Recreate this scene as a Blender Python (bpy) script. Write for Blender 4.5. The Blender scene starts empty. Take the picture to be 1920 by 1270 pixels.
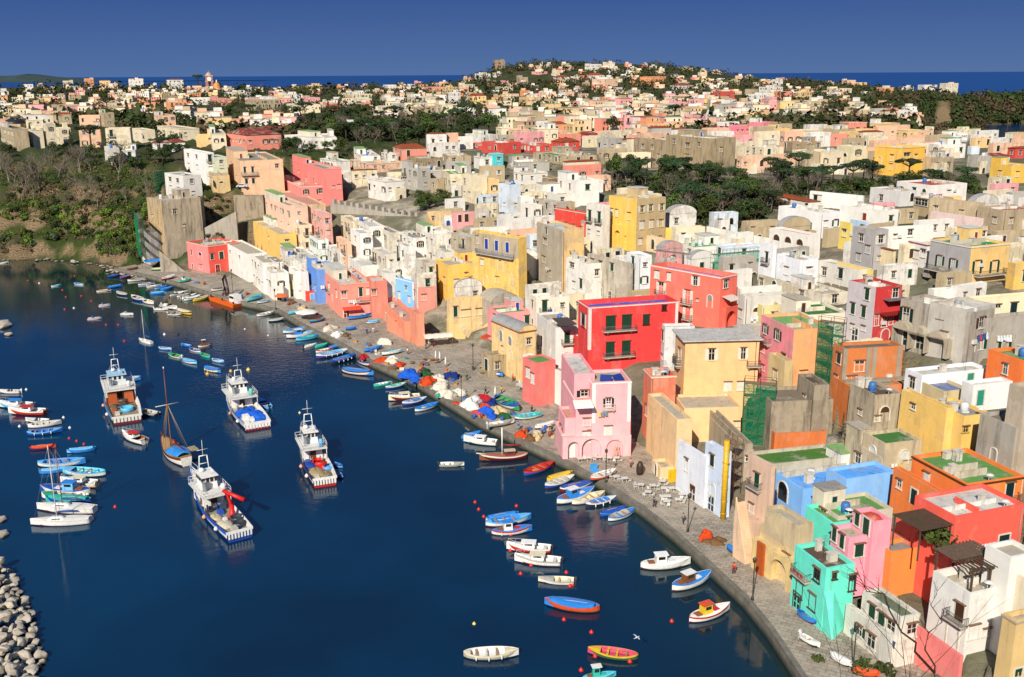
import bpy, bmesh, math, random, zlib
import numpy as np
from mathutils import Vector, Matrix
from mathutils.geometry import tessellate_polygon
C = bpy.data.collections.new("place"); bpy.context.scene.collection.children.link(C)
R = math.radians
# ------------------------------------------------------------------ camera (35 mm lens, 66 m above the water)
F = 1867.; CX, CY = 960., 635.; H = 66.; ROLL = R(0.35); YH = 139.
P = math.atan((CY - YH) / F); CP, SP = math.cos(P), math.sin(P); CR, SR = math.cos(ROLL), math.sin(ROLL)
def ray(px, py):
    x = px - CX; y = py - CY
    xr = x * CR - y * SR; yr = x * SR + y * CR
    return (xr, F * CP - yr * SP, -F * SP - yr * CP)
def at(px, py, z=0.):
    d = ray(px, py); t = (z - H) / d[2]
    return Vector((d[0] * t, d[1] * t, z))
def proj(p):
    dep = p[1] * CP + (H - p[2]) * SP
    xr = F * p[0] / dep; yr = -F * (p[1] * SP + (p[2] - H) * CP) / dep
    return CX + xr * CR + yr * SR, CY - xr * SR + yr * CR, dep
OX, OY, SC = 0., 0., 1.
def blk(ox, oy, sc):
    global OX, OY, SC
    OX, OY, SC = ox, oy, sc
def U(x, y): return OX + x / SC, OY + y / SC
# ------------------------------------------------------------------ shoreline and terrain
QPX = [(1500,1265),(1440,1175),(1395,1120),(1330,1060),(1265,1000),(1200,950),(1130,905),(1060,865),(985,830),(900,790),(860,765),(780,715),(700,680),(640,645),(560,605),(520,580),(460,568),(400,552),(330,530),(270,515),(215,503)]
Q = [(36., 40.), (33.5, 80.)] + [tuple(at(x, y, 1.5)[:2]) for x, y in QPX]
NQ = len(Q)                                        # built quay ends here, cliff shore goes on
Q += [(-146., 354.), (-171., 366.), (-205., 366.), (-260., 350.), (-420., 300.), (-700., 180.)]
QA = np.array(Q)
QW = np.array([11.,11.,11.,11.,12.,12.,12.,13.,14.,15.,16.,18.,24.,27.,26.,20.,16.,14.,16.,16.,15.,10.,8.,3.,1.,0.,0.,0.,0.])
def sdist(x, y):
    x = np.asarray(x, float); y = np.asarray(y, float)
    best = np.full(x.shape, 1e18); sg = np.ones(x.shape); tp = np.zeros(x.shape)
    for i in range(len(QA) - 1):
        a, b = QA[i], QA[i + 1]; d = b - a; L2 = d @ d
        u = np.clip(((x - a[0]) * d[0] + (y - a[1]) * d[1]) / L2, 0, 1)
        ex = x - a[0] - u * d[0]; ey = y - a[1] - u * d[1]; dd = ex * ex + ey * ey
        cr = d[0] * (y - a[1]) - d[1] * (x - a[0])
        m = dd < best
        best = np.where(m, dd, best); sg = np.where(m, np.where(cr < 0, 1., -1.), sg); tp = np.where(m, i + u, tp)
    return np.sqrt(best) * sg, tp
def sst(a, b, x):
    t = np.clip((x - a) / (b - a), 0, 1); return t * t * (3 - 2 * t)
def wob(x, y):
    return (np.sin(x * .071 + 1.3) * np.cos(y * .053 + .4) + .6 * np.sin(x * .19 + y * .13) + .4 * np.sin(x * .33 - y * .41 + 2))
def TZ(x, y):
    x = np.asarray(x, float); y = np.asarray(y, float)
    s, t = sdist(x, y); w = np.interp(t, np.arange(len(QW)), QW)
    zp = 28 + 7 * sst(240, 420, y); u = s - w
    pa = np.where(u < 0, 1.35, np.interp(u, [0, 4, 10, 30, 50, 75, 120], [1.35, 3., 6, 15, 21.5, 25.5, 28]) + (zp - 28) * sst(40, 120, u))
    pa = np.where(s < .6, -4., pa)
    uu = u + 2.2 * wob(x * 1.3, y * 1.3)
    pc = np.interp(uu, [-6, 0, 2, 4.5, 12, 15, 19, 27, 30, 40, 46, 75], [-4, .2, 1.2, 5.5, 8, 10.5, 16.5, 21, 25, 27.5, 31.5, 34]) + (zp - 35) * sst(20, 80, uu)
    k = sst(NQ - 1.2, NQ - .1, t)
    z = pa * (1 - k) + pc * k
    d = np.hypot(x, y)
    far = sst(420, 900, y)
    z = z + far * (2 + 1.6 * np.sin(x * .011 + 1) * np.cos(y * .006) + 1.5 * np.sin(x * .023 + y * .004))
    sx = np.where(x < 90, 190., 430.)
    z = z + 52 * np.exp(-((x - 90) / sx) ** 2 - ((y - 2000) / 380) ** 2)
    z = z + 13 * np.exp(-((x + 620) / 420) ** 2 - ((y - 1600) / 260) ** 2) - 7 * sst(300, 600, x) * sst(1250, 1400, y)
    z = z - 15 * sst(620, 900, x) * sst(1250, 1400, y)
    ml = sst(.37, .45, x / np.maximum(y, 1)) * sst(430, 600, y) * sst(1130, 1080, y)
    z = z * (1 - ml) + np.minimum(z, 50 - .0636 * y + 8 * sst(800, 500, y)) * ml
    bay = ((x - 985) / 470.) ** 2 + ((y - 1170) / 200.) ** 2
    z = z - 60 * sst(1.12, .92, bay)
    edge = 2250 - 480 * sst(350, 650, x) - 350 * sst(-150, -600, x)
    return z - 75 * sst(0, 220, y - edge)
def tz(x, y): return float(TZ(np.array([x]), np.array([y]))[0])
AZ0, AZ1, NAZ = -47., 44., 456
_az = np.radians(np.linspace(AZ0, AZ1, NAZ)); _rr = np.concatenate([np.arange(60, 480, 2.0), np.geomspace(480, 3000, 130)])
_A, _RR = np.meshgrid(_az, _rr); GX = _RR * np.sin(_A); GY = _RR * np.cos(_A); GZ = TZ(GX, GY); _G0 = np.maximum(GZ, 0)
def march(px, py):
    """point of the ground seen along a direction"""
    d = ray(px, py); n = math.hypot(d[0], d[1]); a = (math.degrees(math.atan2(d[0], d[1])) - AZ0) / (AZ1 - AZ0) * (NAZ - 1)
    i = min(max(int(a), 0), NAZ - 2); f = min(max(a - i, 0), 1); T = _G0[:, i] * (1 - f) + _G0[:, i + 1] * f
    Zr = H + d[2] / n * _rr; k = np.nonzero(Zr <= T)[0]
    if len(k) == 0: r = _rr[-1]; z = T[-1]
    elif k[0] == 0: r = _rr[0]; z = T[0]
    else:
        j = int(k[0]); u = Zr[j-1] - T[j-1]; v = T[j] - Zr[j]; g = u / (u + v + 1e-9); r = _rr[j-1] + (_rr[j] - _rr[j-1]) * g; z = H + d[2] / n * r
    return Vector((d[0] / n * r, d[1] / n * r, float(z)))
# ------------------------------------------------------------------ mesh builder
class MB:
    def __init__(s): s.v = []; s.f = []; s.m = []; s.sm = []
    def face(s, idx, m=0, sm=False): s.f.append(idx); s.m.append(m); s.sm.append(sm)
    def quad(s, a, b, c, d, m=0):
        n = len(s.v); s.v += [tuple(a), tuple(b), tuple(c), tuple(d)]; s.face((n, n+1, n+2, n+3), m)
    def box(s, x0, x1, y0, y1, z0, z1, m=0, rot=0, o=(0,0,0), tp=0):
        c, si = math.cos(rot), math.sin(rot); n = len(s.v)
        for z, t in ((z0, 0), (z1, tp)):
            for x, y in ((x0+t, y0+t), (x1-t, y0+t), (x1-t, y1-t), (x0+t, y1-t)):
                s.v.append((o[0] + x*c - y*si, o[1] + x*si + y*c, o[2] + z))
        for q in ((0,3,2,1),(4,5,6,7),(0,1,5,4),(1,2,6,5),(2,3,7,6),(3,0,4,7)): s.face(tuple(n+i for i in q), m)
    def tube(s, pts, r, k=6, m=0, cap=True):
        pts = [Vector(p) for p in pts]; rs = r if isinstance(r, (list, tuple)) else [r] * len(pts); n0 = len(s.v)
        for i, p in enumerate(pts):
            d = (pts[min(i+1, len(pts)-1)] - pts[max(i-1, 0)]);
            d = d.normalized() if d.length > 1e-9 else Vector((0,0,1))
            u = d.cross(Vector((0,0,1)));
            if u.length < 1e-3: u = Vector((1,0,0))
            u.normalize(); w = d.cross(u)
            for j in range(k):
                a = 2 * math.pi * j / k; s.v.append(tuple(p + (u * math.cos(a) + w * math.sin(a)) * rs[i]))
        for i in range(len(pts) - 1):
            for j in range(k):
                a = n0 + i*k + j; b = n0 + i*k + (j+1) % k; s.face((a, b, b+k, a+k), m, True)
        if cap:
            s.face(tuple(n0 + j for j in range(k)), m); s.face(tuple(n0 + (len(pts)-1)*k + j for j in reversed(range(k))), m)
    def lathe(s, prof, k=12, o=(0,0,0), m=0, a0=0., a1=2*math.pi, sx=1., sy=1.):
        full = abs(a1 - a0 - 2*math.pi) < 1e-6; n0 = len(s.v); kk = k if full else k + 1
        for r, z in prof:
            for j in range(kk):
                a = a0 + (a1 - a0) * j / k; s.v.append((o[0] + sx*r*math.cos(a), o[1] + sy*r*math.sin(a), o[2] + z))
        for i in range(len(prof) - 1):
            for j in range(k):
                a = n0 + i*kk + j; b = n0 + i*kk + (j+1) % kk; s.face((a, b, b+kk, a+kk), m, True)
    def loft(s, rings, m=0, closed=False, sm=True, caps=False):
        n0 = len(s.v); k = len(rings[0])
        for r in rings: s.v += [tuple(p) for p in r]
        for i in range(len(rings) - 1):
            for j in range(k if closed else k - 1):
                a = n0 + i*k + j; b = n0 + i*k + (j+1) % k
                s.face((a, b, b+k, a+k), m[j] if isinstance(m, (list, tuple)) else m, sm)
        if caps:
            s.face(tuple(n0 + j for j in reversed(range(k)))); s.face(tuple(n0 + (len(rings)-1)*k + j for j in range(k)))
    def poly(s, pts, y0, y1, m=0):
        """prism: outline pts (x,z), from depth y0 to y1"""
        tri = tessellate_polygon([[Vector((x, z, 0)) for x, z in pts]]); n = len(pts); n0 = len(s.v)
        for y in (y0, y1): s.v += [(x, y, z) for x, z in pts]
        for t in tri: s.face(tuple(n0 + i for i in t), m); s.face(tuple(n0 + n + i for i in reversed(t)), m)
        for i in range(n): j = (i+1) % n; s.face((n0+i, n0+j, n0+n+j, n0+n+i), m)
    def mesh(s, name, mats):
        me = bpy.data.meshes.new(name); me.from_pydata(s.v, [], s.f)
        for k in (mats if isinstance(mats, (list, tuple)) else [mats]): me.materials.append(k)
        me.polygons.foreach_set("material_index", s.m); me.polygons.foreach_set("use_smooth", s.sm)
        bm = bmesh.new(); bm.from_mesh(me); bmesh.ops.recalc_face_normals(bm, faces=bm.faces); bm.to_mesh(me); bm.free()
        me.update(); return me
    def build(s, name, mats, parent=None, loc=(0,0,0), rz=0.):
        return link(name, s.mesh(name, mats), parent, loc, rz)
def link(name, me, parent=None, loc=(0,0,0), rz=0., sc=None):
    o = bpy.data.objects.new(name, me); C.objects.link(o); o.location = loc; o.rotation_euler = (0, 0, rz)
    if sc: o.scale = sc if isinstance(sc, (tuple, list)) else (sc, sc, sc)
    if parent: o.parent = parent
    return o
def tag(o, label=None, cat=None, group=None, kind=None):
    if label: o['label'] = label
    if cat: o['category'] = cat
    if group: o['group'] = group
    if kind: o['kind'] = kind
    return o
def empty(name, loc, label, cat, group=None, rz=0.):
    o = link(name, None, None, loc, rz); o.empty_display_size = .5; return tag(o, label, cat, group)
def copy_tree(o, parent=None):
    c = o.copy(); C.objects.link(c)
    if parent: c.parent = parent
    for ch in list(o.children): copy_tree(ch, c)
    return c
def rnd(*k): return random.Random(zlib.crc32(repr(k).encode()))
# ------------------------------------------------------------------ materials
def lin(c):
    if isinstance(c, str):
        c = tuple(int(c[i:i+2], 16) / 255 for i in (0, 2, 4))
    return tuple(((v + .055) / 1.055) ** 2.4 if v > .04045 else v / 12.92 for v in c)
_M = {}
class NT:
    def __init__(s, name):
        s.mat = bpy.data.materials.new(name); s.mat.use_nodes = True; s.t = s.mat.node_tree; s.b = s.t.nodes['Principled BSDF']
    def n(s, typ, **kw):
        o = s.t.nodes.new(typ)
        for k, v in kw.items():
            if k in o.inputs and not hasattr(o, k): o.inputs[k].default_value = v
            else: setattr(o, k, v)
        return o
    def l(s, a, b): s.t.links.new(a, b)
    def noise(s, vec, scale, detail=4, rough=.55):
        o = s.n('ShaderNodeTexNoise'); o.inputs['Scale'].default_value = scale; o.inputs['Detail'].default_value = detail; o.inputs['Roughness'].default_value = rough
        s.l(vec, o.inputs['Vector']); return o.outputs['Fac']
    def ramp(s, fac, a, b, va=0., vb=1.):
        o = s.n('ShaderNodeMapRange'); o.inputs['From Min'].default_value = a; o.inputs['From Max'].default_value = b
        o.inputs['To Min'].default_value = va; o.inputs['To Max'].default_value = vb; s.l(fac, o.inputs['Value']); return o.outputs['Result']
    def mix(s, fac, a, b):
        o = s.n('ShaderNodeMix', data_type='RGBA')
        for k, v in ((0, fac), (6, a), (7, b)):
            if isinstance(v, (int, float)): o.inputs[k].default_value = v
            elif isinstance(v, tuple): o.inputs[k].default_value = v + (1.,)
            else: s.l(v, o.inputs[k])
        return o.outputs[2]
    def pos(s, sc=None):
        g = s.n('ShaderNodeNewGeometry').outputs['Position']
        if sc:
            m = s.n('ShaderNodeMapping'); m.inputs['Scale'].default_value = sc; s.l(g, m.inputs['Vector']); return m.outputs['Vector']
        return g
    def bump(s, h, st, dist=.05):
        o = s.n('ShaderNodeBump'); o.inputs['Strength'].default_value = st; o.inputs['Distance'].default_value = dist
        s.l(h, o.inputs['Height']); s.l(o.outputs['Normal'], s.b.inputs['Normal'])
    def col(s, c): 
        if isinstance(c, tuple): s.b.inputs['Base Color'].default_value = c + (1.,)
        else: s.l(c, s.b.inputs['Base Color'])
    def rough(s, r, sp=.3): s.b.inputs['Roughness'].default_value = r; s.b.inputs['Specular IOR Level'].default_value = sp
def wallm(c, g=.35):
    key = ('wall', c, g)
    if key in _M: return _M[key]
    n = NT('plaster_' + c); a = tuple(v * .95 + .03 for v in lin(c)); lum = sum(a) / 3
    p = n.pos(); dull = tuple(.50 * v + .10 * lum + .01 for v in a); pale = tuple(min(.85, .72 * v + .28 * (lum * .5 + .38)) for v in a)
    c1 = n.mix(n.ramp(n.noise(p, .38, 7, .65), .34, .62), a, tuple(.82 * v + .04 * lum for v in a))
    c1 = n.mix(n.ramp(n.noise(n.pos((.7, .7, .28)), .5, 7, .7), .52, .66, 0, .35 + .5 * g), c1, pale)
    st = n.ramp(n.noise(n.pos((.9, .9, .16)), 1.0, 7, .7), .50 - .08 * g, .72 - .1 * g, 0, min(.8, .15 + .5 * g))
    c2 = n.mix(st, c1, dull)
    pe = n.ramp(n.noise(p, .26, 10, .7), .60 - .14 * g, .63 - .14 * g, 0, min(.95, .3 + 1.1 * g))
    c3 = n.mix(pe, c2, tuple(.42 * v + .58 * w for v, w in zip(a, (.33, .275, .20))))
    dk = n.ramp(n.noise(n.pos((1.0, 1.0, .15)), .9, 9, .72), .57 - .08 * g, .69 - .08 * g, 0, min(.8, .6 * g + .08))
    n.col(n.mix(dk, c3, (.075, .06, .045))); n.rough(.92, .15)
    n.bump(n.noise(p, 2.6, 6, .6), .35, .06)
    _M[key] = n.mat; return n.mat
def flat(name, c, rough=.6, sp=.3, var=.25, sc=1.2, bump=0., metal=0.):
    key = (name, c, rough, var)
    if key in _M: return _M[key]
    n = NT(name); a = lin(c) if isinstance(c, str) else c; p = n.pos()
    n.col(n.mix(n.ramp(n.noise(p, sc, 5, .65), .3, .75), a, tuple(v * (1 - var) + .012 * var for v in a))); n.rough(rough, sp)
    n.b.inputs['Metallic'].default_value = metal
    if bump: n.bump(n.noise(p, sc * 5, 5), bump, .05)
    _M[key] = n.mat; return n.mat
def paint(c): return flat('paint_' + c, c, .45, .4, .3, 2.2)
def roofm(c):
    key = ('roof', c)
    if key in _M: return _M[key]
    n = NT('roof_' + c); a = lin(c); p = n.pos()
    c1 = n.mix(n.ramp(n.noise(p, .6, 7, .7), .35, .7), a, tuple(v * .72 + .02 for v in a))
    c2 = n.mix(n.ramp(n.noise(p, .33, 9, .7), .52, .62, 0, .75), c1, (.36, .32, .26))
    n.col(n.mix(n.ramp(n.noise(p, 1.4, 6, .7), .55, .68, 0, .65), c2, (.06, .052, .042))); n.rough(.9, .15); n.bump(n.noise(p, 3, 5), .3, .05)
    _M[key] = n.mat; return n.mat
def glass():
    if 'glass' in _M: return _M['glass']
    n = NT('window_glass'); n.col(n.mix(n.ramp(n.noise(n.pos(), .5, 2), .4, .6), (.006, .008, .010), (.03, .035, .04))); n.rough(.12, .5); _M['glass'] = n.mat; return n.mat
def tilem():
    if 'tile' in _M: return _M['tile']
    n = NT('terracotta_tiles'); w = n.n('ShaderNodeTexWave'); w.inputs['Scale'].default_value = 2.2; w.inputs['Distortion'].default_value = .6; n.l(n.pos(), w.inputs['Vector'])
    c = n.mix(n.ramp(n.noise(n.pos(), 1.1, 6, .7), .3, .7), lin('b5532c'), lin('7c4630'))
    n.col(n.mix(n.ramp(w.outputs['Fac'], .0, .35, .55, 0), c, lin('4a2a1c'))); n.rough(.9, .15); n.bump(w.outputs['Fac'], .6, .08); _M['tile'] = n.mat; return n.mat
# ------------------------------------------------------------------ world, sun, camera
sc = bpy.context.scene
w = bpy.data.worlds.new("World"); sc.world = w; w.use_nodes = True; nt = w.node_tree
SAZ = math.atan2(-.30, -.95); SEL = R(34)          # direction to the sun: behind the camera, a little left
sky = nt.nodes.new('ShaderNodeTexSky'); sky.sky_type = 'NISHITA'; sky.sun_disc = False
sky.sun_elevation = SEL; sky.sun_rotation = SAZ; sky.altitude = 50; sky.air_density = 1.3; sky.dust_density = 0.0; sky.ozone_density = 6.0
tc = nt.nodes.new('ShaderNodeTexCoord'); sx = nt.nodes.new('ShaderNodeSeparateXYZ'); nt.links.new(tc.outputs['Generated'], sx.inputs[0])
cr = nt.nodes.new('ShaderNodeValToRGB'); nt.links.new(sx.outputs['Z'], cr.inputs['Fac'])
for q_ in (.075, .20): cr.color_ramp.elements.new(q_)
for k_, c_ in enumerate(((.70, 1.66, 4.1), (.28, .86, 3.2), (.25, .92, 3.0), (1.7, 2.9, 5.0))): cr.color_ramp.elements[k_].color = (*[v / 8 for v in c_], 1)
sc8 = nt.nodes.new('ShaderNodeVectorMath'); sc8.operation = 'SCALE'; sc8.inputs['Scale'].default_value = 8; nt.links.new(cr.outputs[0], sc8.inputs[0])
mxs = nt.nodes.new('ShaderNodeMix'); mxs.data_type = 'RGBA'; mxs.inputs[0].default_value = .965; nt.links.new(sky.outputs[0], mxs.inputs[6]); nt.links.new(sc8.outputs[0], mxs.inputs[7])
bg = nt.nodes['Background']; nt.links.new(mxs.outputs[2], bg.inputs['Color']); bg.inputs['Strength'].default_value = .07
sl = bpy.data.lights.new('sun', 'SUN'); sl.energy = 5.0; sl.angle = R(.5); sl.color = (1., .925, .80)
so = bpy.data.objects.new('sun', sl); C.objects.link(so)
sv = Vector((math.sin(SAZ) * math.cos(SEL), math.cos(SAZ) * math.cos(SEL), math.sin(SEL)))
so.rotation_euler = sv.to_track_quat('Z', 'Y').to_euler(); so.location = (0, -20, 120)
cd = bpy.data.cameras.new('camera'); co = bpy.data.objects.new('camera', cd); C.objects.link(co); sc.camera = co
cd.sensor_width = 36; cd.lens = F / 1920 * 36; cd.clip_start = .3; cd.clip_end = 120000
co.matrix_world = Matrix.Translation((0, 0, H)) @ Matrix.Rotation(math.pi / 2 - P, 4, 'X') @ Matrix.Rotation(-ROLL, 4, 'Z')
sc.view_settings.view_transform = 'Standard'; sc.view_settings.look = 'None'; sc.view_settings.exposure = .33; sc.view_settings.gamma = 1
# ------------------------------------------------------------------ sea: a sheet to the horizon, finer in the harbour where depth and a painted cliff reflection change the colour
n = NT('sea_water'); p = n.pos()
shal = n.ramp(n.noise(p, .02, 3), .4, .62); da = n.n('ShaderNodeAttribute'); da.attribute_name = 'shallow'
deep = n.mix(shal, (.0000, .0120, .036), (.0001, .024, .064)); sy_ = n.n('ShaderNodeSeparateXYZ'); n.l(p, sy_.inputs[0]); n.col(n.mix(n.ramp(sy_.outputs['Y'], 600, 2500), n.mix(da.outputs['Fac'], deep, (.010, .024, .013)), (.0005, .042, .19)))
n.rough(.02, .5); n.l(n.ramp(sy_.outputs['Y'], 450, 3000, .02, .42), n.b.inputs['Roughness']); n.b.inputs['IOR'].default_value = 1.56; n.b.inputs['Specular Tint'].default_value = (.72, .95, 1., 1)
a1 = n.noise(n.pos((1, 1.6, 1)), .5, 3, .55); a2 = n.noise(n.pos((1.3, 1.7, 1)), 2.6, 3, .55)
ad = n.n('ShaderNodeMath', operation='MULTIPLY_ADD'); n.l(a2, ad.inputs[0]); ad.inputs[1].default_value = .30; n.l(a1, ad.inputs[2])
cal = n.ramp(n.noise(n.pos((1, .6, 1)), .028, 5, .6), .38, .62, .22, 1.)
cq = n.n('ShaderNodeMath', operation='MULTIPLY'); n.l(cal, cq.inputs[0]); n.l(n.ramp(da.outputs['Fac'], 0, .6, 1, .3), cq.inputs[1])
mu = n.n('ShaderNodeMath', operation='MULTIPLY'); n.l(ad.outputs[0], mu.inputs[0]); n.l(cq.outputs[0], mu.inputs[1])
n.bump(mu.outputs[0], .50, .13)
xs = np.arange(-360, 97, 8.); ys = np.arange(20, 437, 8.); XX, YY = np.meshgrid(xs, ys); nx, ny = len(xs), len(ys)
ss, ts = sdist(XX, YY); sh = np.exp(-np.abs(ss) / (7 + 26 * sst(NQ - 7, NQ - 2, ts))) * np.where(ts > NQ - 7, 1., .8)  # wider tint under the cliff paints its dark reflection along with the shallows
m = MB(); m.v = [(float(x), float(y), 0.) for x, y in zip(XX.ravel(), YY.ravel())]
for iy in range(ny - 1):
    for ix in range(nx - 1): q_ = iy*nx + ix; m.face((q_, q_+1, q_+nx+1, q_+nx))
x0_, x1_, y0_, y1_ = xs[0], xs[-1], ys[0], ys[-1]; B_ = 60000
for q_ in (((-B_, -300), (B_, -300), (B_, y0_), (-B_, y0_)), ((-B_, y1_), (B_, y1_), (B_, 90000), (-B_, 90000)), ((-B_, y0_), (x0_, y0_), (x0_, y1_), (-B_, y1_)), ((x1_, y0_), (B_, y0_), (B_, y1_), (x1_, y1_))): m.quad(*[(x, y, 0) for x, y in q_])
so_ = m.build('sea', n.mat); at_ = so_.data.attributes.new('shallow', 'FLOAT', 'POINT'); at_.data.foreach_set('value', np.concatenate([sh.ravel(), np.zeros(16)]).astype(np.float32))
tag(so_, None, None, None, 'structure')
# ------------------------------------------------------------------ quay: paving, edge kerb, sea wall
def offs(i, d):
    a = Vector(Q[max(i-1, 0)]); b = Vector(Q[min(i+1, NQ-1)]); t = (b - a).normalized(); return Vector(Q[i]) + Vector((t.y, -t.x)) * d
n = NT('stone_paving'); p = n.pos()
br = n.n('ShaderNodeTexBrick'); mp = n.n('ShaderNodeMapping'); mp.inputs['Rotation'].default_value = (0, 0, R(28)); n.l(p, mp.inputs['Vector']); n.l(mp.outputs['Vector'], br.inputs['Vector'])
br.inputs['Scale'].default_value = .55; br.inputs['Mortar Size'].default_value = .018; br.inputs['Color1'].default_value = (.36, .31, .245, 1); br.inputs['Color2'].default_value = (.22, .185, .145, 1); br.inputs['Mortar'].default_value = (.055, .05, .042, 1); br.inputs['Brick Width'].default_value = .62; br.inputs['Row Height'].default_value = .36
st = n.mix(n.ramp(n.noise(p, .16, 7, .65), .4, .68, 0, .65), br.outputs['Color'], (.44, .38, .295))
n.col(n.mix(n.ramp(n.noise(p, .5, 8, .7), .54, .68, 0, .6), st, (.12, .098, .07))); n.rough(.85, .25); n.bump(br.outputs['Fac'], -.4, .05); PAVE = n.mat
m = MB(); rows = []
for i in range(NQ):
    wq = QW[i] + 3
    rows.append([(*offs(i, .55), 1.5)] + [(*offs(i, .55 + (wq - .55) * k / 6), 1.5 + (.02 if k else 0) * k) for k in range(1, 7)])
m.loft(rows, 0, sm=False); tag(m.build('quay_pavement', PAVE), None, None, None, 'structure')
n = NT('quay_stone'); p = n.pos()
ws = n.ramp(n.n('ShaderNodeSeparateXYZ').outputs['Z'], .1, .9); sp_ = [q for q in n.t.nodes if q.type == 'SEPXYZ'][0]; n.l(p, sp_.inputs[0])
c1 = n.mix(n.ramp(n.noise(p, .6, 7, .7), .35, .7), (.21, .19, .155), (.10, .09, .072)); n.col(n.mix(ws, (.03, .033, .022), c1)); n.rough(.9, .2); n.bump(n.noise(p, 1.6, 7, .7), .8, .15); QST = n.mat
m = MB(); ring = []
for i in range(NQ):
    ring.append([(*offs(i, -.25), -2.5), (*offs(i, -.05), 1.36), (*offs(i, -.05), 1.62), (*offs(i, .62), 1.64), (*offs(i, .62), 1.2)])
m.loft(ring, 0, sm=False); tag(m.build('quay_wall', QST), None, None, None, 'structure')
# distant land far out across the sea, and the slope the viewpoint stands on
m = MB(); rg = []
for i in range(40):
    x = -9500 + i * 160; h = 38 + 55 * math.exp(-((x + 6450) / 520) ** 2) + 60 * math.exp(-((x + 7900) / 900) ** 2) + 12 * math.sin(i * 1.7); h *= float(sst(-5450, -6000, x)); h = max(h, -20)
    rg.append([(x, 13000, -20), (x, 13350, h * .7), (x, 13800, h), (x, 14600, h * .4), (x, 15000, -20)])
m.loft(rg); tag(m.build('distant_hills', flat('far_hills', (.045, .075, .07), .95, .1, .5, .004)), None, None, None, 'structure')
m = MB(); rg = []
for i in range(25):
    x = -26 + i * 2.6
    rg.append([(x, y, H - 1.75 - max(0, y - .9) * 1.25 + .25 * math.sin(x * 1.7 + y)) for y in (-12, -4, -1, .4, .9, 4, 9, 16, 24, 34, 46)])
m.loft(rg); tag(m.build('viewpoint_slope', flat('slope_scrub', (.06, .06, .025), .95, .1, .6, .8, .6)), None, None, None, 'structure')
# ------------------------------------------------------------------ windows, doors, balconies (meshes shared between copies)
SH = {'g': '14402c', 'b': '1f3f9e', 'n': '4a2c1a', 'w': 'd9d6cc', 'k': '0f2a2a', 'r': '8e2a1e', 'l': '6fa9d6', 'y': '8d8b84', 'd': '2a2622', 't': '2f8f7a'}
_KM = {}
def km(key, fn):
    if key not in _KM: _KM[key] = fn()
    return _KM[key]
def frame_mesh(w, h, c, sill):
    def f():
        m = MB(); b = .13
        m.box(-w/2-b, -w/2, -.09, .02, -.02, h+b); m.box(w/2, w/2+b, -.09, .02, -.02, h+b); m.box(-w/2, w/2, -.09, .02, h, h+b)
        m.box(-.04, .04, -.05, .0, 0, h); m.box(-w/2, -.04, -.05, 0, h*.62, h*.62+.07); m.box(.04, w/2, -.05, 0, h*.62, h*.62+.07)
        if sill: m.box(-w/2-.25, w/2+.25, -.24, .02, -.14, -.02)
        m.box(-w/2-.22, w/2+.22, -.32, .02, h+b+.004, h+b+.12, 1)
        return m.mesh('window', [paint(c), paint('7a5a44')])
    return km(('fr', round(w, 2), round(h, 2), c, sill), f)
def pane_mesh(w, h):
    def f():
        m = MB(); m.box(-w/2, w/2, -.022, .03, 0, h); return m.mesh('pane', glass())
    return km(('pn', round(w, 2), round(h, 2)), f)
def shut_mesh(w, h, c):
    def f():
        m = MB(); m.box(-w/2, w/2, -.05, 0, 0, h); k = max(3, int(h / .22))
        for i in range(k): m.box(-w/2+.07, w/2-.07, -.075, -.05, h*(i+.15)/k, h*(i+.75)/k)
        return m.mesh('shutter', paint(c))
    return km(('sh', round(w, 2), round(h, 2), c), f)
def door_mesh(w, h, c):
    def f():
        m = MB(); m.box(-w/2, w/2, -.06, .02, 0, h)
        for s in (-1, 1): m.box(s*w*.25-w*.17, s*w*.25+w*.17, -.09, -.06, .15, h*.42); m.box(s*w*.25-w*.17, s*w*.25+w*.17, -.09, -.06, h*.5, h*.93)
        return m.mesh('door', paint(c))
    return km(('dr', round(w, 2), round(h, 2), c), f)
def jamb_mesh(w, h, c):
    def f():
        m = MB(); b = .16
        m.box(-w/2-b, -w/2, -.13, .02, 0, h+b); m.box(w/2, w/2+b, -.13, .02, 0, h+b); m.box(-w/2, w/2, -.13, .02, h, h+b); return m.mesh('door_frame', paint(c))
    return km(('jm', round(w, 2), round(h, 2), c), f)
def arc(w, h, k=9):
    r = w/2; s = max(h - r, .1)
    return [(-r, 0)] + [(-r*math.cos(math.pi*i/k), s + r*math.sin(math.pi*i/k)) for i in range(k+1)] + [(r, 0)]
def arch_meshes(w, h, c, fill):
    def f():
        m = MB(); b = .18; A = arc(w, h); B = arc(w+2*b, h+b)
        for i in range(len(A)-1):
            q = [A[i], A[i+1], B[i+1], B[i]]; m.poly(q, -.16, .02)
        g = MB(); g.poly(A, -.03, .03)
        return m.mesh('arch_frame', paint(c)), g.mesh('arch_pane', glass() if fill == 'x' else paint(SH[fill]))  # the dark glass also stands in for shade inside open arches
    return km(('ar', round(w, 2), round(h, 2), c, fill), f)
def slab_mesh(w, d):
    def f():
        m = MB(); m.box(-w/2, w/2, -d, .02, -.22, 0)
        for s in (-1, 1): m.box(s*w*.36-.12, s*w*.36+.12, -d*.7, .02, -.55, -.22)
        return m.mesh('balcony', paint('b9b0a2'))
    return km(('sb', round(w, 2), round(d, 2)), f)
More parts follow.
